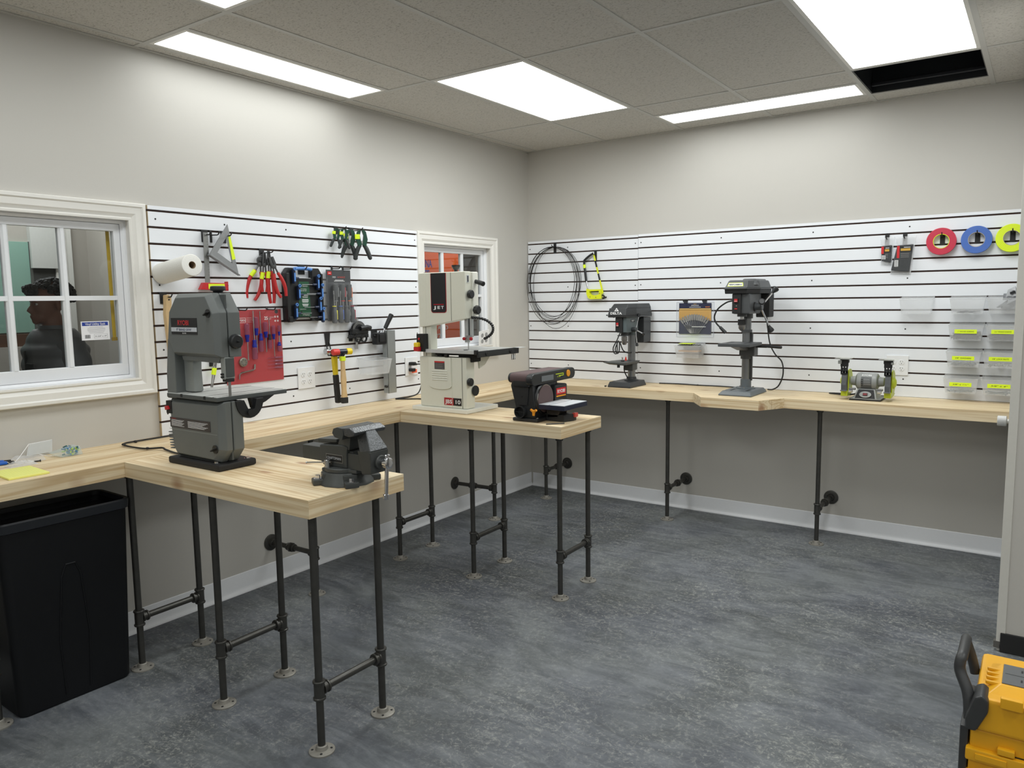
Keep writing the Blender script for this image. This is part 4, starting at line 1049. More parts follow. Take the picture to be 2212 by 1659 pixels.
mb = W(); knob(mb, (.893, -3.436, 1.572), (0, 0, 1), .0285, .026, lobes=14); mb.cyl((.893, -3.436, 1.57), (.893, -3.436, 1.580), .014, BLK, r1=.02, n=14); mb.build('tension_knob', t)
for c in ((.918, 1.497), (.915, .990)):
    mb = W(); mb.cyl((c[0], -3.497, c[1]), (c[0], -3.502, c[1]), .016, BLK, n=20); mb.prism([(c[0] - .013, c[1] - .004), (c[0] + .011, c[1] + .008), (c[0] + .013, c[1] + .004), (c[0] - .010, c[1] - .009)], 'y', -3.516, -3.500, BLK, b=.002); mb.build('latch_knob', t)
mb = W(); mb.box(.603, .640, -3.5005, -3.470, 1.105, 1.155, BLKM, b=.001); mb.prism([(.608, 1.118), (.630, 1.122), (.624, 1.136), (.606, 1.134)], 'y', -3.510, -3.50, RED, b=.002); mb.build('power_switch', t)
mb = W()
arc = [(.965 + 0 * k, -3.375 + .062 * math.cos(PI + PI * k / 12), 1.168 + .072 * math.sin(PI + PI * k / 12)) for k in range(13)]
pts = [(p[1], p[2]) for p in arc] + [(-3.345, 1.168), (-3.355, 1.13), (-3.38, 1.125), (-3.40, 1.168)]
mb.prism(pts, 'x', .940, .968, BLK, b=.002); mb.cyl((.968, -3.38, 1.12), (.978, -3.38, 1.12), .012, BLK, n=12); mb.prism([(-3.36, 1.171), (-3.25, 1.171), (-3.29, 1.150), (-3.35, 1.13)], 'x', .93, .95, BLK); mb.build('tilt_trunnion', t)

# ---------------------------------------------------------------- cream band saw
CR = M('cream_enamel', (222, 222, 208), .35, noise=.02); CR2 = M('cream_light', (232, 232, 222), .35, noise=.02)
JR = M('jet_red', (168, 24, 34), .35)
t, W = machine('band_saw', 'cream and black ten inch band saw on the far pine peninsula', 'band saw', .66, -1.78)
mb = W(); mb.box(.460, .862, -1.922, -1.628, CT + .0005, .932, CR2, b=.004); mb.build('base', t)
mb = W(); mb.box(.505, .846, -1.898, -1.822, .932, 1.217, CR, b=.007); mb.box(.742, .744, -1.9, -1.898, .94, 1.21, CR)
mb.box(.815, .818, -1.8995, -1.897, .935, 1.215, M('seam_dark', (120, 120, 110), .5))
def orect(x0, x1, z0, z1, cz): 
    pts = [(x0, z1), (x1, z1), (x1, cz)]
    for k in range(9):
        a = -PI * k / 8; pts.append(((x0 + x1) / 2 + (x1 - x0) / 2 * math.cos(a) * 1.0, cz + (z0 - cz) * -math.sin(a)))
    pts.append((x0, cz)); return pts
mb.prism(orect(.577, .742, 1.034, 1.216, 1.055), 'y', -1.9045, -1.897, CR, b=.002)
for k in range(5): mb.box(.603, .715, -1.9085, -1.9035, 1.086 + k * .0125, 1.0925 + k * .0125, CR2, b=.0028)
mb.build('lower_cabinet', t)
mb = W(); mb.box(.624, .697, -1.9058, -1.9044, 1.149, 1.194, M('grey_label', (66, 64, 64), .4)); mb.box(.624, .697, -1.9062, -1.9056, 1.186, 1.194, RTXT)
for k in range(5): mb.box(.630, .690 - (k % 2) * .01, -1.9064, -1.9058, 1.156 + k * .0055, 1.1575 + k * .0055, M('faint_print', (140, 138, 136), .5))
mb.build('rating_label', t)
mb = W(); mb.box(.684, .752, -1.8996, -1.8978, .948, .990, JR); mb.box(.752, .808, -1.8996, -1.8978, .948, .990, KTXT); mb.text('JBS', (.718, -1.8998, .969), .021, WTXT, w=.050, bold=.02); mb.text('10', (.781, -1.8998, .969), .021, WTXT, w=.034, bold=.02); mb.build('model_badge', t)['label'] = 'red and black JBS 10 badge'
mb = W(); mb.box(.522, .586, -1.886, -1.830, 1.21, 1.42, CR, b=.005); mb.box(.548, .551, -1.8875, -1.8855, 1.22, 1.39, M('seam_dark')); mb.build('column', t)
mb = W(); top = [(.515, 1.383), (.560, 1.386), (.850, 1.430), (.850, 1.688), (.520, 1.688), (.512, 1.680)]
mb.prism(top, 'y', -1.900, -1.840, CR, b=.006); mb.prism([(.53, 1.40), (.86, 1.432), (.86, 1.686), (.53, 1.686)], 'y', -1.842, -1.792, CR2, b=.006)
mb.box(.750, .7525, -1.9012, -1.8995, 1.420, 1.684, M('seam_dark')); mb.box(.565, .5665, -1.9010, -1.8995, 1.40, 1.684, CR2); mb.box(.52, .56, -1.86, -1.84, 1.688, 1.692, BLKM)
mb.build('upper_cabinet', t)
def rr(x0, x1, z0, z1, r): return [(x0, z1), (x1, z1), (x1, z0 + r), (x1 - r * .3, z0 + r * .3), (x1 - r, z0), (x0 + r, z0), (x0 + r * .3, z0 + r * .3), (x0, z0 + r)]
mb = W(); mb.prism(rr(.606, .718, 1.464, 1.683, .014), 'y', -1.9015, -1.8995, JR); mb.prism(rr(.609, .715, 1.467, 1.6835, .012), 'y', -1.9022, -1.9010, KTXT); mb.box(.626, .700, -1.9028, -1.9020, 1.508, 1.513, JR)
for ch, x in zip('JET', (.638, .663, .690)): mb.text(ch, (x, -1.9026, 1.494), .0155, WTXT, bold=.03, w=.019)
mb.build('brand_panel', t)['label'] = 'black panel with white JET lettering'
mb = W(); knob(mb, (.850, -1.872, 1.564), (1, 0, 0), .024, .028); mb.build('tracking_knob', t)
mb = W(); knob(mb, (.860, -1.836, 1.478), (1, 0, 0), .026, .034, lobes=8); mb.build('guide_knob', t)
mb = W(); knob(mb, (.846, -1.882, 1.083), (1, 0, 0), .0235, .024); mb.build('lower_knob', t)
mb = W(); knob(mb, (.846, -1.828, 1.030), (1, 0, 0), .030, .012); mb.build('pulley_knob', t)
mb = W(); mb.box(.849, .8515, -1.884, -1.866, 1.628, 1.668, M('label_silver')); mb.box(.851, .853, -1.879, -1.871, 1.632, 1.664, KTXT); mb.build('tension_gauge', t)
mb = W(); mb.cyl((.855, -1.815, 1.635), (.925, -1.83, 1.618), .011, BLK, r1=.0135, n=16, b=.003); mb.build('tension_lever', t)
mb = W(); mb.lathe([(.010, 0), (.010, .010), (.018, .018), (.024, .032), (.024, .038)], (.745, -1.845, 1.688), (0, 0, 1), BLK, n=22); mb.build('tension_knob', t)
mb = W(); mb.box(.510, .566, -1.925, -1.886, 1.245, 1.346, BLKM, b=.003); mb.cyl((.532, -1.926, 1.318), (.532, -1.93, 1.318), .006, RED, n=12)
mb.box(.510, .542, -1.952, -1.925, 1.272, 1.298, M('switch_yellow', (240, 206, 40), .4), b=.006); mb.box(.507, .546, -1.950, -1.925, 1.248, 1.274, RED, b=.005); mb.build('power_switch', t)['label'] = 'black switch box with yellow and red paddles'
AL = M('brushed_aluminium', (196, 199, 199), .35, .15, noise=.06)
mb = W(); mb.box(.560, .925, -1.895, -1.535, 1.242, 1.256, M('cast_table', (170, 172, 170), .35, .3, noise=.1), b=.001)
for y in (-1.80, -1.70): mb.box(.565, .92, y, y + .004, 1.2555, 1.2565, BLKM)
mb.build('saw_table', t)
mb = W(); mb.box(.556, .912, -1.912, -1.896, 1.240, 1.260, AL, b=.001); mb.box(.912, .930, -1.914, -1.894, 1.238, 1.262, BLK, b=.002); mb.box(.835, .850, -1.905, -1.885, 1.2565, 1.263, BLK, b=.001); mb.build('front_rail', t)
mb = W(); mb.box(.926, .936, -1.905, -1.515, 1.222, 1.256, BLK, b=.003)
for y in (-1.83, -1.60): mb.cyl((.936, y, 1.238), (.941, y, 1.238), .010, BLKM, n=14)
mb.box(.925, .97, -1.56, -1.49, 1.256, 1.2575, AL); mb.build('side_rail', t)
mb = W(); mb.box(.60, .86, -1.87, -1.60, 1.226, 1.242, BLKM, b=.004); mb.box(.76, .86, -1.86, -1.78, 1.19, 1.23, BLKM, b=.006); mb.prism([(.62, 1.228), (.66, 1.228), (.65, 1.20), (.63, 1.20)], 'y', -1.88, -1.84, BLKM, b=.003); mb.cyl((.70, -1.90, 1.226), (.72, -1.90, 1.226), .010, BLKM, n=12)
mb.prism([(-1.80, 1.226), (-1.68, 1.226), (-1.74, 1.17), (-1.79, 1.15)], 'x', .846, .858, CR, b=.002); mb.build('table_trunnion', t)
for i, y in enumerate((-1.575, -1.555)):
    mb = W(); 
    pts = [(.930, y - .008, 1.222), (.930, y - .008, 1.188), (.930, y + .007, 1.188), (.930, y + .007, 1.222)]
    mb.tube(pts, .0014, BLKM, n=6); mb.box(.926, .934, y - .005, y + .004, 1.193, 1.215, clear('clear_clip', (240, 242, 244), .6, .1), b=.003); mb.build('clip', t)
mb = W(); mb.box(.822, .846, -1.876, -1.858, 1.300, 1.43, M('post_silver', (176, 180, 180), .35, .3), b=.002); mb.box(.853, .868, -1.870, -1.852, 1.33, 1.43, M('post_silver'), b=.002); mb.box(.847, .852, -1.868, -1.856, 1.33, 1.43, BLKM); mb.box(.835, .865, -1.882, -1.860, 1.316, 1.340, M('guide_block', (158, 160, 160), .3, .8), b=.002)
mb.build('guide_post', t)
for x, r in ((.875, .010), (.826, .009)): mb = W(); knob(mb, (x, -1.878, 1.322), (0, -1, 0), r, .014, JR); mb.build('guide_thumbscrew', t)
mb = W(); mb.box(.8435, .8445, -1.8755, -1.8665, 1.256, 1.32, STEEL); mb.build('blade', t)
mb = W(); hp = [Vector(p) for p in ((.862, -1.862, 1.437), (.905, -1.862, 1.436), (.960, -1.862, 1.424), (1.000, -1.862, 1.398), (1.006, -1.862, 1.368), (.985, -1.862, 1.342), (.945, -1.862, 1.322))]
def resample(pts, n):
    out = []; K = len(pts)
    for i in range(n):
        f = i / (n - 1) * (K - 1); a = min(int(f), K - 2); t_ = f - a
        p0 = pts[max(a - 1, 0)]; p1 = pts[a]; p2 = pts[a + 1]; p3 = pts[min(a + 2, K - 1)]
        out.append(0.5 * ((2 * p1) + (p2 - p0) * t_ + (2 * p0 - 5 * p1 + 4 * p2 - p3) * t_ * t_ + (3 * p1 - p0 - 3 * p2 + p3) * t_ ** 3))
    return out
q = resample(hp, 61); mb.tube(q, [.0062 + (.0030 if i % 3 == 1 else 0) for i in range(61)], BLK, n=12); mb.build('air_hose', t)
# loose outlet cover lying on the window sill behind the saw
t = thing('outlet_cover', 'loose white outlet cover plate leaning in the small window, behind the cream band saw', 'cover plate', (.010, -.635, 1.195), PI / 2)
mb = MB(Matrix.Rotation(-.12, 4, 'Y') @ Matrix.Rotation(.12, 4, 'X')); mb.box(-.062, .062, -.006, 0, .001, .115, PLATE, b=.002)
for x in (-.024, .024):
    for z in (.036, .080): mb.cyl((x, -.0055, z), (x, -.0066, z), .016, M('outlet_hole_grey', (150, 152, 154), .5), n=20)
mb.build('plate', t)

# ---------------------------------------------------------------- belt and disc sander
SK = M('sander_black', (34, 36, 38), .38, noise=.08); SND = M('abrasive', (92, 76, 76), .95, noise=.15, scale=300); ORG = M('sander_orange', (232, 150, 30), .4)
t, W = machine('belt_sander', 'black belt and disc sander at the end of the far pine peninsula', 'sander', 1.30, -1.83)
mb = W(); mb.prism([(1.198, -1.965), (1.352, -1.965), (1.352, -1.70), (1.198, -1.70)], 'z', CT + .0005, .926, SK, b=.005)
for p in ((1.225, -1.94), (1.335, -1.94)): mb.cyl((p[0], p[1], .925), (p[0], p[1], .930), .007, STEEL, n=6)
mb.prism([(1.35, -1.88), (1.46, -1.88), (1.48, -1.82), (1.48, -1.79), (1.35, -1.79)], 'z', CT + .0005, .945, SK, b=.004); mb.build('base', t)
mb = W(); mb.prism([(1.222, .925), (1.328, .925), (1.328, .99), (1.318, 1.06), (1.310, 1.118), (1.190, 1.118), (1.178, 1.09), (1.205, .99)], 'y', -1.950, -1.72, SK, b=.006)
mb.prism([(1.205, 1.085), (1.295, 1.085), (1.285, .99), (1.225, .99)], 'y', -1.956, -1.948, SK, b=.003); mb.cyl((1.252, -1.955, 1.035), (1.252, -1.958, 1.035), .004, BLKM, n=10)
mb.box(1.20, 1.305, -1.972, -1.90, 1.085, 1.142, SK, b=.012); mb.build('housing', t)
mb = W(); mb.lathe_open([(.030, 0), (.032, .03), (.027, .03), (.025, .004), (.001, .004)], (1.250, -1.948, .958), (0, -1, 0), SK, n=28); mb.cyl((1.25, -1.953, .958), (1.25, -1.952, .958), .026, BLKM, n=24); mb.box(1.224, 1.276, -1.974, -1.970, .9565, .9595, SK); mb.build('dust_port', t)
mb = W()     # the sanding belt around two rollers
bx0, bx1 = 1.192, 1.300
prof = []
for k in range(9): a = PI / 2 + PI * k / 8; prof.append((-1.950 + .026 * math.cos(a), 1.130 + .026 * math.sin(a)))
for k in range(9): a = -PI / 2 + PI * k / 8; prof.append((-1.585 + .026 * math.cos(a), 1.130 + .026 * math.sin(a)))
mb.prism(prof, 'x', bx0, bx1, SND); mb.build('sanding_belt', t)
mb = W(); prof2 = []
for k in range(9): a = PI / 2 + PI * k / 8; prof2.append((-1.965 + .030 * math.cos(a), 1.126 + .030 * math.sin(a)))
for k in range(9): a = -PI / 2 + PI * k / 8; prof2.append((-1.590 + .030 * math.cos(a), 1.132 + .030 * math.sin(a)))
mb.prism(prof2, 'x', bx1 + .001, bx1 + .040, SK, b=.007); mb.prism(prof, 'x', bx0 - .012, bx0 - .001, SK, b=.002)
mb.box(bx1 + .0395, bx1 + .0425, -1.905, -1.79, 1.112, 1.140, M('grey_pad', (104, 108, 110), .5), b=.001); mb.box(1.27, 1.29, -1.70, -1.67, 1.07, 1.105, SK, b=.002)
mb.build('belt_arm', t)
mb = W(); mb.text('4" x 36"', (bx1 + .0412, -1.735, 1.124), .007, YTAPE, right=(0, 1, 0), w=.035); 
mb.box(bx1 + .0400, bx1 + .0408, -1.765, -1.69, 1.137, 1.140, YTAPE); mb.box(bx1 + .0400, bx1 + .0408, -1.69, -1.687, 1.127, 1.140, YTAPE); mb.box(bx1 + .0400, bx1 + .0408, -1.735, -1.69, 1.127, 1.130, YTAPE); mb.build('arm_print', t)
mb = W(); mb.lathe([(.013, 0), (.018, .001), (.018, .010), (.014, .011)], (bx1 + .034, -1.640, 1.134), (1, 0, 0), ORG, n=16); mb.build('tracking_knob', t)['label'] = 'orange tracking wheel'
mb = W(); mb.cyl((1.30, -1.862, 1.020), (1.332, -1.862, 1.020), .082, SK, n=40, b=.006); mb.build('disc_guard', t)
mb = W(); mb.cyl((1.332, -1.862, 1.020), (1.338, -1.862, 1.020), .074, STEEL, n=48); mb.cyl((1.337, -1.862, 1.020), (1.340, -1.862, 1.020), .071, SND, n=48); mb.build('sanding_disc', t)
mb = W(); mb.box(1.25, 1.346, -1.780, -1.655, .995, 1.082, SK, b=.010); mb.cyl((1.27, -1.72, .98), (1.27, -1.60, .98), .05, SK, n=28, b=.006); mb.build('motor_housing', t)
mb = W(); mb.box(1.3455, 1.347, -1.770, -1.675, 1.030, 1.064, RTXT); mb.text('RYOBI', (1.3472, -1.7225, 1.047), .017, WTXT, right=(0, 1, 0), w=.075, bold=.02); mb.box(1.3455, 1.347, -1.770, -1.675, 1.018, 1.025, ORG); mb.build('brand_label', t)['label'] = 'red RYOBI label with orange stripe'
mb = W(); TB = M('sander_table_top', (200, 204, 208), .4, .1, noise=.04); NV = M('navy_table_edge', (28, 36, 56), .4)
mb.box(1.342, 1.495, -1.938, -1.705, .975, .9985, NV, b=.002); mb.box(1.344, 1.400, -1.936, -1.707, .998, 1.0005, TB); mb.box(1.408, 1.493, -1.936, -1.707, .998, 1.0005, TB); mb.build('work_table', t)
mb = W(); mb.prism([(1.35, .975), (1.44, .975), (1.42, .93), (1.36, .925)], 'y', -1.88, -1.80, M('dark_bracket', (60, 58, 56), .5, .5), b=.003); mb.build('table_bracket', t)
mb = W(); mb.cyl((1.33, -1.945, .968), (1.345, -1.985, .968), .006, ORG, n=10)
for k in range(3):
    a = .5 + k * 2 * PI / 3; mb.tube([(1.346, -1.988, .968), (1.346 + .020 * math.cos(a), -1.990, .968 + .020 * math.sin(a))], [.008, .006], ORG, n=10)
mb.build('lock_knob', t)['label'] = 'orange three lobed lock knob'
mb = W(); mb.box(1.47, 1.49, -1.82, -1.79, .928, .950, M('clear_red_key', (210, 84, 74), .3), b=.003); mb.build('switch_key', t)
t = thing('allen_wrench', 'small dark wrench lying in front of the belt sander', 'wrench', (1.43, -1.965, CT + .0035))
mb = MB(); mb.tube([(-.01, -.025, 0), (.005, -.012, 0), (.03, .02, 0), (.055, .045, 0)], .003, PLM, n=8); mb.build('wrench_body', t)

# ---------------------------------------------------------------- smaller drill press
DK = M('delta_black', (50, 52, 54), .40, noise=.08); DG = M('delta_grey', (88, 98, 100), .4, noise=.05); CI = M('cast_iron_grey', (82, 84, 82), .5, .3, noise=.12)
COLM = M('steel_column', (128, 130, 132), .34, .75, noise=.12, scale=9)
t, W = machine('drill_press', 'smaller black drill press on the back worktop, to the left', 'drill press', 1.02, -.28)
mb = W(); mb.prism([(.930, -.410), (1.105, -.410), (1.108, -.160), (.935, -.160)], 'z', CT + .0005, .920, DK, b=.002)
mb.hull([(.930, -.410, .918), (1.106, -.410, .918), (1.106, -.160, .918), (.932, -.160, .918), (.940, -.400, .947), (1.098, -.400, .947), (1.098, -.168, .947), (.942, -.168, .947)], DK, b=.002)
for p in ((.955, -.37), (1.085, -.34)): mb.box(p[0] - .006, p[0] + .006, p[1] - .02, p[1] + .02, .9465, .9478, BLKM)
mb.build('base', t)
mb = W(); mb.lathe([(.052, 0), (.052, .006), (.036, .012), (.034, .028)], (1.037, -.25, .946), (0, 0, 1), DK, n=28); mb.build('column_collar', t)
mb = W(); mb.cyl((1.037, -.25, .95), (1.037, -.25, 1.33), .0265, COLM, n=28); mb.build('column', t)
mb = W(); mb.hull([(.905, -.430, 1.087), (.905, -.30, 1.087), (.93, -.19, 1.087), (1.075, -.19, 1.087), (1.085, -.430, 1.087), (.905, -.43, 1.083), (.94, -.40, 1.068), (1.06, -.42, 1.066), (1.08, -.43, 1.07), (1.07, -.2, 1.07), (.95, -.2, 1.07)], CI, b=.0015)
mb.box(.99, 1.065, -.29, -.21, 1.02, 1.07, CI, b=.008); mb.cyl((1.015, -.41, 1.05), (1.015, -.41, 1.07), .010, BLKM, n=12); mb.build('drill_table', t)
mb = W(); mb.box(.990, 1.072, -.400, -.215, 1.292, 1.402, DG, b=.008); mb.cyl((1.037, -.25, 1.27), (1.037, -.25, 1.31), .036, DG, n=24); mb.box(.990, 1.045, -.412, -.395, 1.296, 1.398, BLKM, b=.004); mb.cyl((1.030, -.350, 1.27), (1.030, -.350, 1.30), .026, DK, n=24); mb.box(.995, 1.06, -.39, -.31, 1.268, 1.274, DK, b=.001); mb.build('head', t)
mb = W(); mb.box(1.0725, 1.074, -.335, -.275, 1.365, 1.382, KTXT); mb.box(1.0735, 1.0742, -.328, -.305, 1.3755, 1.379, WTXT); mb.box(1.0735, 1.0742, -.300, -.284, 1.3755, 1.379, WTXT); mb.box(1.0735, 1.0742, -.326, -.292, 1.369, 1.3715, WTXT); mb.build('model_label', t)
mb = W(); mb.box(.998, 1.022, -.417, -.411, 1.335, 1.378, KTXT, b=.001); mb.box(1.002, 1.018, -.422, -.416, 1.348, 1.362, RED, b=.001); mb.box(1.002, 1.018, -.421, -.416, 1.338, 1.347, M('pink_switch', (214, 150, 150), .4), b=.001); mb.build('power_switch', t)
mb = W()
lo = [(.938, -.425), (1.078, -.425), (1.100, -.30), (1.100, -.045), (.968, -.045), (.938, -.25)]
def loft(mb, poly, z0, z1, poly2, m, b=.004):
    mb.hull([(p[0], p[1], z0) for p in poly] + [(p[0], p[1], z1) for p in poly2], m, b=b)
sh = lambda k, dx=0, dy=0: [(1.02 + (p[0] - 1.02) * k + dx, -.235 + (p[1] + .235) * k + dy) for p in lo]
loft(mb, sh(.98), 1.398, 1.412, lo, DK, .002); loft(mb, lo, 1.412, 1.462, sh(.93), DK, .004); loft(mb, sh(.92, .004, .005), 1.460, 1.492, sh(.80, .006, .012), DK, .005)
mb.cyl((.935, -.42, 1.414), (.925, -.42, 1.414), .004, DK, n=8); mb.cyl((.985, -.425, 1.396), (.985, -.425, 1.402), .005, DK, n=8)
mb.build('belt_cover', t)
mb = W(); mb.text('DELTA', (1.003, -.4212, 1.4275), .0155, WTXT, w=.088, bold=.03, depth=.004)
# triangle mark: white triangle with a small dark one cut out
for pts, yy, mm in (([(.990, 1.441), (1.022, 1.441), (1.006, 1.464)], -.4255, WTXT), ([(1.001, 1.452), (1.011, 1.452), (1.006, 1.444)], -.4262, DK)): mb.prism(pts, 'y', yy, yy + .006, mm)
mb.build('brand_letters', t)['label'] = 'white DELTA lettering and triangle mark'
mb = W(); mb.box(1.01, 1.095, -.175, -.055, 1.215, 1.392, DK, b=.006); mb.cyl((1.05, -.11, 1.39), (1.05, -.11, 1.405), .012, DK, n=12); mb.build('motor', t)
mb = W(); mb.lathe([(.010, 0), (.021, .001), (.021, .028), (.0185, .030), (.0185, .046), (.012, .058), (.006, .060)], (1.030, -.350, 1.265), (0, 0, -1), M('chuck_steel', (140, 138, 136), .3, .9, noise=.15), n=22); mb.build('chuck', t)
mb = W(); mb.cyl((1.070, -.315, 1.312), (1.104, -.315, 1.312), .016, DK, n=20, b=.003); mb.build('feed_hub', t)
for k, a in enumerate((1.15, -.25, -1.55)):
    a = (1.25, -.32, -1.56)[k]; c, s_ = math.cos(a), math.sin(a); p0 = Vector((1.098, -.315, 1.312)); p1 = p0 + Vector((.010, c * .100, s_ * .100))
    mb = W(); mb.cyl(p0, p1, .0045, CHROME, n=10); o = mb.build('feed_handle', t)
    mb = W(); mb.cyl(p1 - (p1 - p0) * .08, p1 + (p1 - p0) * .16, .0085, BLK, r1=.0105, n=14, b=.003); mb.build('handle_knob', o)
mb = W(); mb.tube([(1.03, -.41, 1.30), (1.010, -.425, 1.24), (.985, -.43, 1.19), (.99, -.43, 1.155), (1.01, -.43, 1.15), (1.015, -.43, 1.19), (1.01, -.425, 1.235)], .004, RUB, n=8, sm=5)
mb.tube([(1.02, -.42, 1.24), (1.00, -.43, 1.18), (1.015, -.43, 1.15), (1.03, -.43, 1.17), (1.028, -.42, 1.23)], .004, RUB, n=8, sm=5); mb.tube([(1.025, -.41, 1.23), (1.035, -.38, 1.17), (1.05, -.34, 1.15), (1.06, -.30, 1.15)], .004, RUB, n=8, sm=5)
mb.tube([(1.035, -.35, 1.06), (1.02, -.33, 1.02), (1.03, -.30, .97)], .004, RUB, n=8, sm=5); mb.build('cable', t)
t = thing('chuck_key', 'red handled chuck key lying on the table of the smaller drill press', 'chuck key', (1.03, -.34, 1.0885))
mb = MB(); mb.cyl((-.02, .0, .002), (-.02, .0, .022), .004, STEEL, n=10); mb.sph((-.02, 0, .026), .006, STEEL, 10); mb.box(-.028, -.008, -.008, .008, 0, .006, BLKM, b=.001); mb.build('key_shank', t)
mb = MB(); mb.prism([(-.002, .006), (.014, .006), (.010, .030), (.004, .034)], 'y', -.004, .004, M('bright_red', (222, 60, 50), .5), b=.002); mb.build('red_grip', t)['label'] = 'red grip'
t = thing('wing_nut', 'tiny dark wing nut on the back worktop, left of the smaller drill press', 'nut', (.905, -.40, CT + .0005))
mb = MB(); mb.sph((0, 0, .005), (.007, .005, .005), BLKM, 8); mb.sph((.006, .003, .006), (.004, .003, .006), BLKM, 8); mb.build('nut_body', t)

# ---------------------------------------------------------------- larger drill press
PG = M('press_grey', (72, 74, 76), .42, noise=.06); PB = M('press_base_grey', (92, 98, 102), .45, noise=.06)
t, W = machine('drill_press', 'larger dark grey drill press standing on the worktop bump, with a work lamp', 'drill press', 1.86, -.30)
mb = W(); B0 = [(1.755, -.480), (1.965, -.480), (1.965, -.160), (1.755, -.160)]
mb.hull([(p[0], p[1], CT + .0005) for p in B0] + [(p[0], p[1], CT + .008) for p in B0] + [(1.775, -.462, .938), (1.950, -.462, .938), (1.950, -.175, .938), (1.775, -.175, .938)], PB, b=.003)
for x in (1.815, 1.915): mb.box(x - .006, x + .006, -.42, -.34, .9375, .9388, BLKM)
mb.build('base', t)
mb = W(); mb.lathe([(.060, 0), (.060, .006), (.034, .010), (.034, .060), (.030, .062)], (1.861, -.265, .937), (0, 0, 1), PB, n=28)
for k in range(3): a = k * 2.1 + .6; mb.cyl((1.861 + .048 * math.cos(a), -.265 + .048 * math.sin(a), .942), (1.861 + .048 * math.cos(a), -.265 + .048 * math.sin(a), .950), .006, STEEL, n=6)
mb.build('column_collar', t)
mb = W(); mb.cyl((1.861, -.265, .94), (1.861, -.265, 1.43), .0275, COLM, n=30); mb.box(1.892, 1.900, -.275, -.255, .99, 1.30, M('rack_dark', (60, 60, 60), .4, .6)); mb.build('column', t)
mb = W(); mb.lathe([(.034, 0), (.034, .018)], (1.861, -.265, 1.300), (0, 0, 1), PG, n=24); mb.build('rack_ring', t)
mb = W(); mb.box(1.760, 1.962, -.515, -.270, 1.220, 1.240, PG, b=.003); mb.prism([(-.50, 1.221), (-.30, 1.221), (-.30, 1.19), (-.36, 1.19)], 'x', 1.83, 1.89, PG, b=.002); mb.box(1.825, 1.925, -.305, -.225, 1.15, 1.222, PG, b=.008); mb.cyl((1.861, -.265, 1.13), (1.861, -.265, 1.225), .036, PG, n=24)
for x in (1.80, 1.91): mb.box(x - .005, x + .005, -.46, -.34, 1.2395, 1.2408, BLKM)
mb.build('drill_table', t)
mb = W(); mb.cyl((1.925, -.265, 1.212), (1.99, -.265, 1.212), .009, BLKM, n=12); mb.cyl((1.985, -.265, 1.214), (2.085, -.265, 1.208), .0095, BLK, n=14, b=.003); mb.build('table_crank', t)
mb = W(); mb.box(1.826, 1.935, -.450, -.215, 1.422, 1.552, PG, b=.010); mb.box(1.828, 1.885, -.464, -.445, 1.425, 1.548, BLKM, b=.005); mb.cyl((1.861, -.265, 1.39), (1.861, -.265, 1.43), .036, PG, n=24); mb.cyl((1.868, -.385, 1.405), (1.868, -.385, 1.43), .030, PG, n=24); mb.cyl((1.868, -.385, 1.380), (1.868, -.385, 1.406), .012, STEEL, n=16); mb.build('head', t)
mb = W(); mb.box(1.842, 1.868, -.470, -.463, 1.492, 1.520, KTXT, b=.001); mb.box(1.845, 1.865, -.474, -.469, 1.496, 1.516, RED, b=.0015); mb.box(1.845, 1.865, -.4745, -.4735, 1.499, 1.505, M('pink_switch'))
mb.box(1.846, 1.862, -.467, -.463, 1.452, 1.458, RTXT); mb.cyl((1.858, -.464, 1.473), (1.858, -.467, 1.473), .004, STEEL, n=10); mb.build('power_switch', t)
mb = W()
lo = [(1.782, -.478), (1.925, -.478), (1.972, -.36), (1.972, -.12), (1.815, -.12), (1.785, -.30)]
sh2 = lambda k, dx=0, dy=0: [(1.875 + (p[0] - 1.875) * k + dx, -.30 + (p[1] + .30) * k + dy) for p in lo]
loft(mb, sh2(.97), 1.548, 1.578, sh2(.99), BLKM, .004); loft(mb, sh2(1.03), 1.576, 1.583, sh2(1.03), PG, .002); loft(mb, sh2(1.0), 1.582, 1.632, sh2(.84, .004, .0), PG, .008)
loft(mb, [(1.872, -.45), (1.965, -.40), (1.965, -.15), (1.87, -.15)], 1.60, 1.640, [(1.885, -.43), (1.945, -.38), (1.945, -.17), (1.88, -.17)], PG, .005); mb.build('belt_cover', t)
mb = W(); GP = M('dark_green_print', (34, 52, 30), .5)
def onface(x, z): 
    k = (z - 1.582) / .05; return -.478 + k * .030
for (a, b, c, d, m_, o) in ((1.800, 1.900, 1.594, 1.616, YTAPE, .0012), (1.803, 1.897, 1.5965, 1.6135, WTXT, .0018)):
    mb.add([(a, onface(0, c) - o, c), (b, onface(0, c) - o, c), (b - .006, onface(0, d) - o, d), (a + .006, onface(0, d) - o, d)], [(0, 1, 2, 3)], m_)
mb.text('PERFORMAX', (1.850, onface(0, 1.605) - .0030, 1.605), .011, GP, up=(0, .51, .86), w=.086, bold=.02, shear=.2); mb.build('brand_label', t)['label'] = 'pale PERFORMAX label'
mb = W(); mb.box(1.885, 1.972, -.165, -.065, 1.395, 1.548, BLKM, b=.006); mb.cyl((1.93, -.115, 1.548), (1.93, -.115, 1.56), .03, BLKM, n=16); mb.build('motor', t)
mb = W(); mb.lathe([(.018, 0), (.025, .002), (.025, .036), (.021, .038), (.021, .056), (.012, .070), (.006, .073)], (1.868, -.385, 1.388), (0, 0, -1), M('chuck_steel'), n=24); mb.lathe([(.0252, 0), (.0255, .034)], (1.868, -.385, 1.387), (0, 0, -1), BLKM, n=24); mb.build('chuck', t)
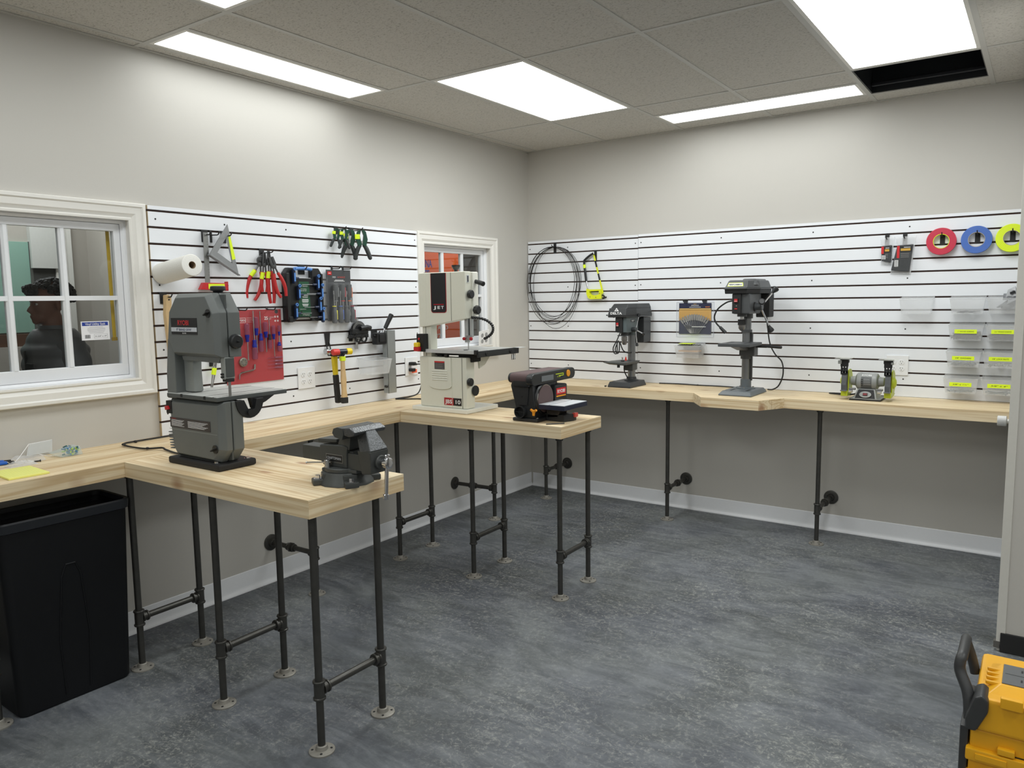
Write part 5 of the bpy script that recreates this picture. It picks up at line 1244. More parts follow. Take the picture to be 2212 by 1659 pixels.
mb = W(); mb.cyl((1.935, -.35, 1.465), (1.985, -.35, 1.465), .024, PG, n=22, b=.004); mb.cyl((1.93, -.35, 1.465), (1.94, -.35, 1.465), .030, BLKM, n=22); mb.build('feed_hub', t)
for k, (e, r) in enumerate((((2.035, -.285, 1.565), .018), ((1.975, -.395, 1.488), .018), ((2.015, -.290, 1.328), .018))):
    p0 = Vector((1.972, -.35, 1.465)); p1 = Vector(e)
    if k == 1: p1 = Vector((2.00, -.425, 1.492))
    mb = W(); mb.cyl(p0, p1, .0055, CHROME, n=10); o = mb.build('feed_handle', t); d_ = (p1 - p0).normalized()
    mb = W(); mb.lathe([(.008, 0), (.011, .012), (.020, .030), (.021, .040), (.014, .046)], p1 - d_ * .022, d_, BLK, n=20); mb.build('handle_knob', o)
mb = W(); mb.tube([(1.835, -.452, 1.505), (1.79, -.45, 1.495), (1.735, -.45, 1.455), (1.712, -.45, 1.405), (1.725, -.45, 1.365), (1.755, -.45, 1.335)], .005, RUB, n=10, sm=5); mb.cyl((1.750, -.45, 1.340), (1.785, -.45, 1.305), .009, BLK, r1=.0115, n=14); mb.build('work_lamp', t)['label'] = 'gooseneck work lamp'
mb = W(); mb.tube([(1.93, -.08, 1.40), (1.935, -.07, 1.33), (1.95, -.06, 1.22), (1.985, -.06, 1.15), (2.03, -.06, 1.10), (2.04, -.06, 1.02), (2.015, -.06, .945), (1.98, -.07, .9165), (1.95, -.09, .9165)], .0045, RUB, n=8, sm=6); mb.build('cable', t)
t = thing('power_cord', 'black cord lying along the slat wall between the two drill presses', 'cord', (1.40, -.03, CT + .0055))
mb = MB(); mb.tube([(-.24, -.02, 0), (-.1, .0, 0), (.05, -.012, 0), (.2, -.006, 0), (.32, -.02, 0), (.42, -.05, 0), (.455, -.125, 0)], .004, RUB, n=8, sm=5)
for x in (.05, .33): mb.sph((x, -.015, .001), (.007, .006, .005), RUB, 8)
mb.build('cable', t)

# ---------------------------------------------------------------- bench grinder
GG = M('grinder_grey', (148, 150, 148), .42, noise=.03); LIME = M('lime_guard', (186, 200, 44), .38, noise=.04)
t, W = machine('bench_grinder', 'grey and lime green bench grinder on the back worktop', 'grinder', 2.588, -.25)
mb = W(); mb.box(2.500, 2.672, -.325, -.150, CT + .0005, .917, BLKM, b=.003); mb.box(2.502, 2.670, -.322, -.152, .9165, .9215, GG, b=.002); mb.hull([(2.520, -.318, .920), (2.652, -.318, .920), (2.652, -.17, .920), (2.520, -.17, .920), (2.538, -.292, .975), (2.634, -.292, .975), (2.634, -.2, .975), (2.538, -.2, .975)], GG, b=.003); mb.hull([(2.530, -.3195, .921), (2.640, -.3195, .921), (2.545, -.2955, .972), (2.628, -.2955, .972), (2.53, -.31, .921), (2.64, -.31, .921), (2.545, -.285, .972), (2.628, -.285, .972)], BLKM, b=.001); mb.build('base', t)
mb = W(); tl = Matrix.Translation((2.586, -.3120, .944)) @ Matrix.Rotation(-.42, 4, 'X')
mb.lathe([(.033, 0), (.033, .003), (.029, .004)], (0, 0, 0), (0, -1, 0), GG, n=32, T=tl @ Matrix.Diagonal((1, 1, .58, 1))); mb.box(-.013, .013, -.009, -.002, -.008, .008, KTXT, b=.001, T=tl); mb.box(-.011, .011, -.010, -.008, -.006, .006, M('dark_red_switch', (120, 36, 40), .4), b=.001, T=tl); mb.build('switch_plate', t)
mb = W(); c = (2.586, -.25, 1.018)
mb.lathe([(.036, 0), (.048, .008), (.052, .020), (.052, .030)], (2.524, -.25, 1.018), (1, 0, 0), GG, n=32); mb.lathe([(.052, 0), (.052, .010), (.048, .022), (.036, .030)], (2.618, -.25, 1.018), (1, 0, 0), GG, n=32)
mb.lathe([(.0505, 0), (.0505, .066)], (2.553, -.25, 1.018), (1, 0, 0), GG, n=32); mb.lathe([(.026, 0), (.030, .03)], (2.496, -.25, 1.018), (1, 0, 0), GG, n=24); mb.lathe([(.030, 0), (.026, .03)], (2.646, -.25, 1.018), (1, 0, 0), GG, n=24)
mb.build('motor', t)
mb = W()     # curved rating label wrapped on the motor front
LB = M('grinder_label', (92, 94, 94), .35, noise=.1)
def wrap(x0, x1, a0, a1, r, m, k=10):
    vs = []; fs = []
    for i in range(k + 1):
        a = a0 + (a1 - a0) * i / k
        for x in (x0, x1): vs.append((x, -.25 - r * math.cos(a), 1.018 + r * math.sin(a)))
    for i in range(k): fs.append((2 * i, 2 * i + 1, 2 * i + 3, 2 * i + 2))
    mb.add(vs, fs, m)
wrap(2.557, 2.615, -.85, .62, .0512, LB)
for k in range(12): wrap(2.572, 2.612 - (k % 3) * .004, -.30 + k * .07, -.285 + k * .07, .0516, WTXT if k % 4 == 0 else GG, 1)
for k in range(4): wrap(2.558, 2.568, -.45 + k * .22, -.35 + k * .22, .0517, KTXT, 2)
mb.text('RYOBI', (2.586, -.25 - .0505 * math.cos(.85), 1.018 + .0505 * math.sin(.85)), .012, WTXT, up=(0, math.sin(.85), math.cos(.85)), w=.052, bold=.02, depth=.0015); mb.build('brand_label', t)['label'] = 'wrapped rating label with RYOBI lettering'
for s, xc in ((-1, 2.470), (1, 2.706)):
    mb = W(); mb.cyl((xc - .010, -.25, 1.012), (xc + .010, -.25, 1.012), .070, M('grinding_wheel', (120, 116, 110), .9, noise=.15, scale=200), n=40); mb.build('grinding_wheel', t)
    mb = W()
    pts = [(-.25 + .080 * math.cos(a), 1.010 + .080 * math.sin(a)) for a in [(-.62 + .115 * k) * PI for k in range(12)]]
    mb.prism(pts, 'x', xc + s * .012, xc + s * .018, LIME, b=.001); mb.prism(pts, 'x', xc - s * .018, xc - s * .012, LIME, b=.001)
    mb.prism([(-.318, .930), (-.25, .930), (-.19, .94), (-.19, .95), (-.24, .94), (-.318, .965)], 'x', xc - .019, xc + .019, LIME, b=.002)
    mb.lathe([(.034, 0), (.032, .008), (.018, .016), (.010, .018)], (xc + s * .018, -.25, 1.014), (s, 0, 0), LIME, n=28); mb.build('wheel_guard', t)['label'] = 'lime green wheel guard'
    mb = W(); mb.prism([(-.338, .962), (-.318, .960), (-.322, 1.01), (-.318, 1.06), (-.310, 1.10), (-.322, 1.10), (-.334, 1.05), (-.340, 1.0)], 'x', xc - .014, xc + .014, M('strap_grey', (98, 100, 102), .4, .4, noise=.2), b=.001)
    for (a, b) in ((-.019, -.011), (-.0035, .0035), (.011, .019)): mb.box(xc + a, xc + b, -.338, -.326, 1.068, 1.138, BLKM)
    mb.box(xc - .019, xc + .019, -.338, -.326, 1.060, 1.084, BLKM, b=.001); mb.box(xc - .021, xc + .021, -.340, -.322, 1.108, 1.132, BLKM, b=.002); mb.box(xc - .024, xc + .024, -.340, -.310, 1.130, 1.150, BLKM, b=.003)
    for q in (-.0085, .0085): mb.cyl((xc + q, -.338, 1.074), (xc + q, -.341, 1.074), .0035, STEEL, n=10)
    mb.build('shield_bracket', t)
    mb = W(); mb.box(xc + s * .016, xc + s * .030, -.35, -.33, 1.128, 1.142, GG, b=.003); mb.box(xc - .024, xc + .026, -.352, -.30, 1.150, 1.157, GG, b=.002); mb.build('shield_clamp', t)
    mb = W(); mb.box(xc - .045, xc + .045, -.385, -.29, 1.158, 1.1605, clear('clear_shield', (226, 226, 214), .30, .1), b=.0008); mb.build('eye_shield', t)
    mb = W(); mb.box(xc - s * .045 - .016, xc - s * .045 + .022, -.345, -.325, .972, .984, STEEL, b=.002); mb.cyl((xc - s * .03, -.34, .965), (xc - s * .05, -.34, .965), .010, STEEL, n=8); mb.box(xc - .017, xc + .017, -.350, -.325, .962, .968, RULE, b=.001); mb.build('tool_rest', t)
mb = W(); mb.tube([(2.52, -.18, .935), (2.46, -.16, .918), (2.36, -.10, .9145), (2.34, -.08, .9145), (2.42, -.07, .9145), (2.56, -.08, .9145), (2.68, -.09, .9145)], .0042, RUB, n=8, sm=5); mb.build('cable', t)

# ---------------------------------------------------------------- bench vise
VM = M('vise_iron', (72, 74, 73), .48, .35, noise=.12, scale=25, bump=.1); VJ = M('vise_hammered', (88, 90, 92), .30, .65, noise=.3, scale=160, bump=.9)
t, W = machine('bench_vise', 'dark grey bench vise on the corner of the nearest pine peninsula', 'vise', 1.46, -3.355)
cy = -3.355
mb = W(); prof = [(.098, 0), (.096, .010), (.088, .018), (.082, .036), (.078, .043)]
mb.lathe(prof, (1.462, cy, CT + .0005), (0, 0, 1), VM, n=12)
for k in range(4):
    a = -2.15 + k * PI / 2; c, s_ = math.cos(a), math.sin(a); x, y = 1.462 + .096 * c, cy + .096 * s_
    T = Matrix.Translation((x, y, CT + .0005)) @ Matrix.Rotation(a, 4, 'Z'); mb.box(-.030, .021, -.024, .024, 0, .020, VM, b=.004, T=T); mb.box(-.035, -.012, -.024, .024, 0, .040, VM, b=.004, T=T); mb.cyl((.002, 0, .019), (.002, 0, .0215), .014, CHROME, n=20, T=T); mb.cyl((.002, 0, .02), (.002, 0, .032), .0085, CHROME, n=6, T=T)
    mb.cyl((0.002, 0, .016), (0.002, 0, .019), .010, CHROME, n=18, T=T); mb.cyl((0.002, 0, .019), (0.002, 0, .026), .0065, CHROME, n=6, T=T)
mb.build('base', t)
mb = W(); mb.cyl((1.458, cy, .951), (1.458, cy, .966), .072, VM, n=36, b=.002); mb.prism([(1.41, -3.42), (1.55, -3.39), (1.55, -3.32), (1.41, -3.29)], 'z', .951, .964, VM, b=.003)
mb.prism([(1.392, .965), (1.508, .965), (1.510, 1.020), (1.516, 1.040), (1.500, 1.045), (1.375, 1.038), (1.372, .985)], 'y', cy - .040, cy + .040, VM, b=.005)
mb.prism([(1.355, 1.042), (1.452, 1.050), (1.452, 1.062), (1.355, 1.056)], 'y', cy - .030, cy + .030, VM, b=.003)
mb.hull([(1.455, cy - .032, 1.03), (1.520, cy - .036, 1.03), (1.520, cy + .036, 1.03), (1.455, cy + .032, 1.03), (1.480, cy - .036, 1.085), (1.530, cy - .036, 1.085), (1.480, cy + .036, 1.085), (1.530, cy + .036, 1.085)], VM, b=.003)
mb.build('body', t)
mb = W(); mb.prism([(1.478, 1.092), (1.490, 1.078), (1.527, 1.072), (1.534, 1.090), (1.532, 1.112), (1.505, 1.114), (1.485, 1.108)], 'y', cy - .073, cy + .073, VM, b=.003); mb.box(1.529, 1.534, cy - .070, cy + .070, 1.088, 1.113, RULE, b=.001); mb.build('fixed_jaw', t)
mb = W(); mb.box(1.268, 1.53, cy - .028, cy + .028, .975, 1.026, VM, b=.004); mb.box(1.50, 1.60, cy - .034, cy + .034, .962, 1.020, VM, b=.004); mb.build('slide_bar', t)
mb = W()
mb.prism([(1.537, 1.088), (1.537, 1.112), (1.562, 1.116), (1.590, 1.102), (1.584, 1.090), (1.560, 1.084)], 'y', cy - .073, cy + .073, VJ, b=.004)
mb.hull([(1.540, cy - .022, 1.095), (1.588, cy - .022, 1.102), (1.540, cy + .022, 1.095), (1.588, cy + .022, 1.102), (1.575, cy - .042, 1.030), (1.628, cy - .042, 1.036), (1.575, cy + .042, 1.030), (1.628, cy + .042, 1.036)], VJ, b=.004)
mb.hull([(1.562, cy - .040, 1.034), (1.628, cy - .043, 1.036), (1.562, cy + .040, 1.034), (1.628, cy + .043, 1.036), (1.575, cy - .036, .952), (1.622, cy - .036, .958), (1.575, cy + .036, .952), (1.622, cy + .036, .958)], VM, b=.004)
mb.build('moving_jaw', t)
mb = W(); mb.cyl((1.620, cy, .996), (1.636, cy, .996), .024, VM, n=24, b=.003); mb.lathe([(.012, 0), (.013, .018), (.018, .020), (.019, .036), (.012, .040)], (1.634, cy, .996), (1, 0, 0), CHROME, n=24); mb.build('screw', t)
mb = W(); mb.cyl((1.660, cy + .002, 1.016), (1.655, cy - .004, .880), .0068, CHROME, n=16); mb.cyl((1.660, cy + .002, 1.008), (1.660, cy + .002, 1.024), .0100, CHROME, n=16, b=.002); mb.cyl((1.655, cy - .004, .872), (1.655, cy - .004, .890), .0100, CHROME, n=16, b=.002); mb.build('handle', t)['label'] = 'chrome vise handle'
mb = W(); mb.cyl((1.430, cy - .055, .965), (1.430, cy - .055, .992), .0105, STEEL, n=20, b=.001); mb.cyl((1.345, cy - .075, .976), (1.442, cy - .052, .984), .0028, STEEL, n=10); mb.sph((1.345, cy - .075, .976), .004, STEEL, 8); mb.build('swivel_lock', t)['label'] = 'bright steel swivel lock pin'
mb = W(); mb.box(1.408, 1.492, cy - .0415, cy - .0395, .982, 1.010, RULE); mb.box(1.4105, 1.4895, cy - .0420, cy - .0412, .9845, 1.0075, KTXT); mb.text('CRAFTSMAN', (1.449, cy - .0422, .997), .009, M('label_silver'), w=.070); mb.build('name_plate', t)['label'] = 'black CRAFTSMAN name plate'
# ================================================================= THINGS ON THE BACK WALL
# wire coil
WIRE = M('dark_wire', (34, 32, 32), .4, .6)
t = onback('wire_coil', 'large coil of thin dark steel wire hanging in the room corner', 'wire', .256, 1.950)
random.seed(11)
mb = MB()
for k in range(7):
    a = .235 + random.uniform(-.025, .012); hgt = .30 + random.uniform(-.03, .018); cx = random.uniform(-.012, .012) + (.02 if k % 2 else -.01); yy = -.010 - k * .0045
    top = -.012 - random.uniform(0, .006); tilt = random.uniform(-.06, .06)
    pts = []
    for i in range(40):
        u = 2 * PI * i / 40; x = a * math.sin(u) * (1 + .06 * math.cos(u)); z = top - hgt + hgt * math.cos(u)
        pts.append((cx + x + tilt * (z - top), yy - .004 * math.sin(u * 2 + k), z))
    mb.tube(pts, .0019, WIRE, n=5, closed=True)
mb.build('wire_loops', t)
hook(0, 'black hook carrying the wire coil', 'B', .262, gz(0), .05, w=.024, plate=.078)
# hacksaw
HY = M('hacksaw_yellow', (226, 234, 36), .35, noise=.03)
t = onback('hacksaw', 'black and bright yellow hacksaw hanging on the back slat wall', 'saw', .612, 1.868)
mb = MB(); mb.tube([(-.004, -.022, -.002), (-.030, -.022, -.014), (-.072, -.022, -.045), (-.078, -.022, -.062), (-.074, -.022, -.10)], .0085, BLK, n=10, sm=3); mb.tube([(-.074, -.022, -.10), (-.060, -.022, -.205)], .0095, BLK, n=10); fr = mb.build('frame', t)
mb = MB(); mb.tube([(-.060, -.022, -.20), (-.046, -.022, -.262)], .0045, CHROME, n=10); mb.build('chrome_tube', t)
mb = MB(); mb.cyl((-.077, -.022, -.080), (-.0745, -.022, -.106), .0105, YTAPE, n=14); mb.build('yellow_tape', fr)['label'] = 'neon yellow tape label'
mb = MB()
for a, b in ((0, .4), (.4, .75), (.75, 1)): pass
A = Vector((.004, -.022, -.004)); B = Vector((.082, -.022, -.298)); d_ = (B - A).normalized(); n_ = Vector((d_.z, 0, -d_.x)) * .0065
for k in range(6):
    p0 = A + (B - A) * k / 6; p1 = A + (B - A) * (k + 1) / 6; m_ = BLKM if k in (1, 3) else HY
    mb.add([tuple(p0 - n_), tuple(p0 + n_), tuple(p1 + n_), tuple(p1 - n_), tuple(p0 - n_ + Vector((0, .0012, 0))), tuple(p0 + n_ + Vector((0, .0012, 0))), tuple(p1 + n_ + Vector((0, .0012, 0))), tuple(p1 - n_ + Vector((0, .0012, 0)))], [(0, 1, 2, 3), (7, 6, 5, 4), (0, 3, 7, 4), (1, 5, 6, 2)], m_)
mb.build('blade', t)
mb = MB(); o = [(-.052, -.262), (-.030, -.268), (.074, -.268), (.074, -.340), (-.018, -.342), (-.040, -.330), (-.052, -.300)]; i_ = [(-.028, -.282), (.056, -.280), (.054, -.306), (.030, -.312), (.0, -.312), (-.022, -.302)]
bm = bmesh.new()
def loopf(bm, o, i_, y0, y1):
    bmc = bpy.data.curves.new('c', 'CURVE'); bmc.dimensions = '2D'; bmc.fill_mode = 'BOTH'; bmc.extrude = abs(y1 - y0) / 2
    for pl in (o, i_):
        sp = bmc.splines.new('POLY'); sp.points.add(len(pl) - 1); sp.use_cyclic_u = True
        for k, p in enumerate(pl): sp.points[k].co = (p[0], p[1], 0, 1)
    ob = bpy.data.objects.new('c', bmc); COL.objects.link(ob); dg = bpy.context.evaluated_depsgraph_get(); dg.update()
    me = bpy.data.meshes.new_from_object(ob.evaluated_get(dg)); vs = [(v.co.x, (y0 + y1) / 2 - v.co.z, v.co.y) for v in me.vertices]; fs = [tuple(f.vertices) for f in me.polygons]
    bpy.data.objects.remove(ob); bpy.data.curves.remove(bmc); bpy.data.meshes.remove(me); return vs, fs
bm.free(); vs, fs = loopf(None, o, i_, -.036, -.010); mb.add(vs, fs, HY)
for p in ((-.02, -.325), (.03, -.328), (.062, -.30)): mb.cyl((p[0], -.036, p[1]), (p[0], -.0375, p[1]), .003, BLKM, n=8)
mb.build('handle', t)
mb = MB(); mb.cyl((.078, -.022, -.312), (.100, -.030, -.322), .006, BLK, n=10); mb.prism([(.080, -.330), (.118, -.322), (.120, -.334), (.086, -.345)], 'y', -.036, -.026, BLK, b=.003); mb.build('wing_screw', t)
hook(0, 'black hook carrying the hacksaw', 'B', .622, gz(1), .045, w=.022, plate=.08)
# spade bit set
t = onback('spade_bit_set', 'clear blister pack of spade drill bits on a navy card beside the larger drill press', 'tool set', 1.415, 1.490)
NAVY = M('navy_card', (34, 38, 66), .5); GOLD = M('gold_card', (196, 150, 66), .5)
mb = MB(); mb.box(-.118, .118, -.006, -.004, -.218, -.001, NAVY); mb.box(-.118, .118, -.0066, -.0058, -.090, -.050, GOLD); mb.prism([(-.118, -.09), (.118, -.09), (.118, -.125), (0, -.100), (-.118, -.125)], 'y', -.0066, -.0058, GOLD); mb.box(-.115, .115, -.0067, -.006, -.048, -.038, M('gold_card_light', (204, 168, 100), .5))
mb.text('SPEEDBOR', (.0, -.0068, -.017), .008, WTXT, w=.056); mb.box(-.042, .042, -.0064, -.0060, -.030, -.0275, WTXT); mb.box(-.011, .011, -.0064, -.0060, -.0085, -.0065, GOLD)
for k in range(3): mb.cyl((.080 + k * .011, -.0058, -.028), (.080 + k * .011, -.0064, -.028), .004, M('orange_print', (214, 120, 50), .5), n=10)
mb.build('card', t)
for k in range(13):
    f = k / 12 * 2 - 1; a = f * .62; top = Vector((f * .104, -.016, -.085 - abs(f) ** 2 * .030)); bot = Vector((f * .030, -.016, -.212 + abs(f) * 0))
    mb = MB(); d_ = (bot - top).normalized(); n_ = Vector((-d_.z, 0, d_.x)); w_ = .0055 + .004 * (1 - abs(f))
    mb.prism([((top - n_ * w_).x, (top - n_ * w_).z), ((top - d_ * .010).x, (top - d_ * .010).z), ((top + n_ * w_).x, (top + n_ * w_).z), ((top + n_ * w_ + d_ * .035).x, (top + n_ * w_ + d_ * .035).z), ((top - n_ * w_ + d_ * .035).x, (top - n_ * w_ + d_ * .035).z)], 'y', -.017, -.015, STEEL)
    mb.cyl(top + d_ * .033, bot, .0022, STEEL, n=8); mb.build('spade_bit', t)
mb = MB(); mb.prism([(-.056, -.150), (-.020, -.160), (-.014, -.168), (-.020, -.178), (-.060, -.182), (-.066, -.166)], 'y', -.024, -.018, M('holder_dark', (58, 58, 64), .4), b=.002); mb.tube([(-.03, -.020, -.166), (.085, -.020, -.166)], .002, WTXT, n=6); mb.build('extension_holder', t)
mb = MB(); mb.box(-.136, .136, -.0035, -.0030, -.238, .006, CLR); mb.box(-.128, .128, -.030, -.0295, -.228, -.052, CLR)
for (a, b) in (((-.136, .006), (.136, .006)), ((.136, .006), (.136, -.238)), ((.136, -.238), (-.136, -.238)), ((-.136, -.238), (-.136, .006))): mb.tube([(a[0], -.0035, a[1]), (b[0], -.0035, b[1])], .0012, clear('blister_edge', (200, 204, 224), .45, .1), n=5)
mb.build('blister', t)
hook(0, 'left black hook of the spade bit pack', 'B', 1.345, gz(6), .05, w=.03, plate=.022)
hook(0, 'right black hook of the spade bit pack', 'B', 1.485, gz(6), .05, w=.03, plate=.022)
# bins
b1 = make_bin('storage_bin', 'frosted bin holding drill bit cases with yellow tape, below the spade bits', side='B', u=1.400, z=1.206, w=.185, h=.098, d=.115)
mb = MB(); mb.box(-.06, .035, -.118, -.030, .002, .0035, YTAPE); mb.build('yellow_tape', b1)
t = thing('drill_index', 'case of small drill bits lying in the bin under the spade bits', 'drill bits', (1.400, -SF, 1.206))
mb = MB(); mb.box(-.075, .075, -.095, -.012, -.016, -.008, M('smoky_case', (108, 108, 104), .3), b=.002); mb.box(-.07, .07, -.09, -.016, -.055, -.045, M('kraft_card', (206, 158, 104), .7)); mb.build('case', t)
for k in range(9): mb = MB(); mb.cyl((-.066 + k * .0165, -.088, -.004), (-.066 + k * .0165, -.030, -.004), .0022 + .0003 * k, STEEL, n=8); mb.build('drill_bit', t)
def bin_(u, z, label, note=None, w=.174): return make_bin('storage_bin', label, side='B', u=u, z=z, note=note, w=w)
r1, r2, r3, r4 = gz(6) + .003, gz(8) + .003, gz(10) + .003, gz(12) + .003
ba = bin_(2.806, r1, 'empty frosted bin, leftmost of the top bin row')
bb = bin_(3.066, r1, 'frosted bin with a few dark pieces, second in the top bin row')
bc = bin_(3.245, r1, 'frosted bin stuffed with a grey plastic bag, top row by the end wall', w=.166)
bd = bin_(3.066, r2, 'frosted bin noted 1 inch wood screws, second bin row', '1" WOOD SCREWS')
be = bin_(3.245, r2, 'frosted bin noted 2 1/2 wood screws, second row by the end wall', '2½" WOOD SCREWS', w=.166)
bf = bin_(3.060, r3, 'frosted bin noted 3/8 washers, third bin row', '3/8" WASHERS')
bg = bin_(3.240, r3, 'frosted bin noted 3/8 lock nuts, third row by the end wall', '3/8" LOCK NUTS', w=.170)
bh = bin_(3.053, r4, 'frosted bin noted 3/8 x 1 1/2, lowest bin row', '3/8" x 1½"')
bi = bin_(3.240, r4, 'frosted bin noted 3/8 x 4, lowest row by the end wall', '3/8" x 4"', w=.170)
fillstuff(bb, 'dark_bits', 'few dark screws at the bottom of the second top row bin', 'screw', .010, n=22, seed=2, rgb=(70, 72, 78), length=.035)
fillstuff(bd, 'wood_screws', 'heap of dark grey wood screws in the 1 inch screw bin', 'screw', .045, n=230, seed=3, rgb=(96, 94, 92), length=.028)
fillstuff(be, 'wood_screws', 'heap of long dark grey screws in the 2 1/2 inch screw bin', 'screw', .030, w=.14, n=130, seed=4, rgb=(96, 94, 92), length=.055)
fillstuff(bf, 'washers', 'layer of zinc washers in the 3/8 washer bin', 'washer', .020, n=110, seed=5, rgb=(156, 164, 168))
fillstuff(bg, 'lock_nuts', 'a few bright lock nuts in the 3/8 lock nut bin', 'nut', .010, w=.14, n=18, seed=6, rgb=(190, 192, 190))
fillstuff(bh, 'bolts', 'blue grey bolts in the 3/8 x 1 1/2 bin', 'screw', .014, n=36, seed=7, rgb=(140, 156, 166), length=.045, r=.0035)
fillstuff(bi, 'bolts', 'long pale bolts in the 3/8 x 4 bin', 'screw', .010, w=.14, n=12, seed=8, rgb=(176, 176, 170), length=.085, r=.0035)
t = onback('plastic_bag', 'crumpled grey plastic bag with black print sticking out of the end bin', 'bag', 3.245, r1)
random.seed(5); mb = MB()
for k in range(7):
    c = Vector((random.uniform(-.035, .045), -.05 + random.uniform(-.02, .02), -.055 + k * .012)); pts = [c + Vector((random.uniform(-.035, .035), random.uniform(-.02, .02), random.uniform(-.022, .022))) for _ in range(9)]
    mb.hull([tuple(p) for p in pts], M('grey_bag', (132, 134, 138), .35, noise=.25, scale=40))
mb.hull([(0, -.05, -.01), (.05, -.055, .0), (.045, -.05, .055), (.01, -.05, .035), (.02, -.03, .01), (.06, -.04, .02)], M('silver_bag', (190, 192, 196), .25, .4, noise=.2)); mb.prism([(.022, .010), (.048, .016), (.044, .030), (.020, .022)], 'y', -.060, -.054, KTXT); mb.build('bag_sheet', t)
# cable tie bags
SM = M('smoked_bag', (62, 64, 66), .3, noise=.2, scale=60)
def tiebag(label, x, z, w, h, skew):
    t = onback('cable_tie_bag', label, 'bag', x, z, 'bags of black fittings')
    mb = MB(); mb.prism([(-w / 2, 0), (w / 2, .004), (w / 2 - .004 + skew * .4, -h), (-w / 2 + skew, -h + .01)], 'y', -.030, -.014, SM, b=.005)
    mb.box(-w / 2, -w / 2 + .014, -.0312, -.029, -h * .48, -.004, RTXT); mb.box(-w / 2 + .014, w / 2 - .006, -.0312, -.029, -.040, -.006, KTXT)
    mb.box(-w / 2 + .020, w / 2 - .014, -.0318, -.031, -.034, -.020, M('gold_print', (200, 156, 60), .5)); mb.box(-.006, w / 2 - .014, -.0318, -.0310, -.015, -.012, WTXT)
    for k in range(3): mb.box(-w / 2 + .020, w / 2 - .02, -.0316, -.0306, -.052 - k * .010, -.0495 - k * .010, M('faint_print'))
    mb.box(-w / 2 + .004 + skew * .5, -w / 2 + .024 + skew * .5, -.0316, -.0296, -h * .80, -h * .56, WTXT)
    for k in range(5): mb.box(-w / 2 + .006 + skew * .5, -w / 2 + .022 + skew * .5, -.0320, -.0314, -h * .78 + k * .007, -h * .78 + .003 + k * .007, KTXT)
    mb.build('bag', t)
    mb = MB(); mb.prism([(-w / 2 - .010, .050), (w / 2 + .012, .052), (w / 2 + .006, .0), (w / 2 + skew * .3, -h - .012), (-w / 2 + skew - .004, -h - .006), (-w / 2 - .002, 0)], 'y', -.0125, -.0118, clear('bag_film', (238, 240, 242), .30, .1)); mb.build('bag_film', t)
tiebag('smaller smoked bag of black fittings hanging left of the tape rolls', 2.628, 1.822, .058, .100, .002)
tiebag('larger smoked bag of black fittings, nearest to the red tape roll', 2.728, 1.822, .086, .158, -.030)
hook(0, 'black hook of the smaller smoked bag', 'B', 2.625, gz(1), .04, w=.024, plate=.07)
hook(0, 'black hook of the larger smoked bag', 'B', 2.722, gz(1), .04, w=.024, plate=.07)
# tape rolls
for nm, x, rgb, extra in (('red', 2.915, (196, 36, 66), 1), ('blue', 3.090, (66, 106, 186), 0), ('neon yellow', 3.258, (222, 244, 30), 0)):
    t = onback('tape_roll', '%s roll of tape hanging on a black hook%s' % (nm, {'red': ', leftmost of the three rolls', 'blue': ', middle of the three rolls', 'neon yellow': ' beside the end wall'}[nm]), 'tape', x, 1.832, 'rolls of tape on the back wall')
    m_ = M('tape_' + nm.split()[-1], rgb, .45, noise=.04, scale=90); R = .077
    mb = MB(); c = (0, -.018, 0); d_ = Vector((.06, -1, .05))
    mb.lathe_open([(.042, 0), (.076, 0), (.077, .001), (.077, .023), (.076, .024), (.042, .024), (.042, 0)], c, d_, m_, n=56)
    for k in range(4): r_ = .048 + k * .007; mb.lathe_open([(r_, .0241), (r_ + .0006, .0243), (r_ + .0012, .0241)], c, d_, M('tape_line_' + nm.split()[-1], tuple(int(v * .85) for v in rgb), .5), n=48)
    mb.build('tape', t)
    mb = MB(); mb.lathe_open([(.0418, 0), (.0418, .0242), (.0395, .0242), (.0395, 0), (.0418, 0)], c, d_, YTAPE if extra else M('core_card', (176, 166, 146), .8), n=40); mb.build('core', t)
    hook(0, 'black hook inside the %s tape roll' % nm, 'B', x + .004, gz(1) - .0, .055, w=.026, plate=.076, rise=.02)
# round bumper on the end wall
t = thing('wall_bumper', 'grey white round knob sticking out of the end wall beside the worktop', 'bumper', (WX0 - .001, -1.36, .992))
mb = MB(); mb.cyl((0, 0, 0), (-.012, 0, 0), .009, WHITE, n=16); mb.lathe([(.016, 0), (.0215, .002), (.0215, .032), (.019, .034)], (-.010, 0, 0), (-1, 0, 0), M('bumper_grey', (196, 196, 194), .6, noise=.15, scale=80), n=28); mb.build('knob', t)
# ================================================================= THE ROOMS BEYOND THE WINDOWS
GWALL = M('far_room_paint', (176, 170, 162), .7, noise=.02); GREEN = M('green_board_face', (138, 174, 160), .6, noise=.05, scale=3)
mb = MB(); mb.box(-2.60, -2.45, -6.0, -2.14, 0, 2.9, GWALL); struct(mb.build('wall_far_left'))
mb = MB(); mb.box(-2.45, -.1305, -2.26, -2.14, 0, 2.9, GWALL); struct(mb.build('wall_partition'))
mb = MB(); mb.box(-2.60, -.1305, -6.12, -6.0, 0, 2.9, GWALL); struct(mb.build('wall_far_end'))
mb = MB(); mb.box(-2.9, -2.8, -2.14, 4.1, 0, 2.9, GWALL); mb.box(-2.9, -.1305, 4.0, 4.1, 0, 2.9, GWALL); struct(mb.build('wall_far_right'))
mb = MB(); mb.box(-2.9, -.1305, -6.1, 4.1, 2.70, 2.76, TILE); struct(mb.build('ceiling_far'))
PAN2 = bpy.data.materials.new('dim_light_panel'); PAN2.use_nodes = True; emis(PAN2, PANEL_W2)
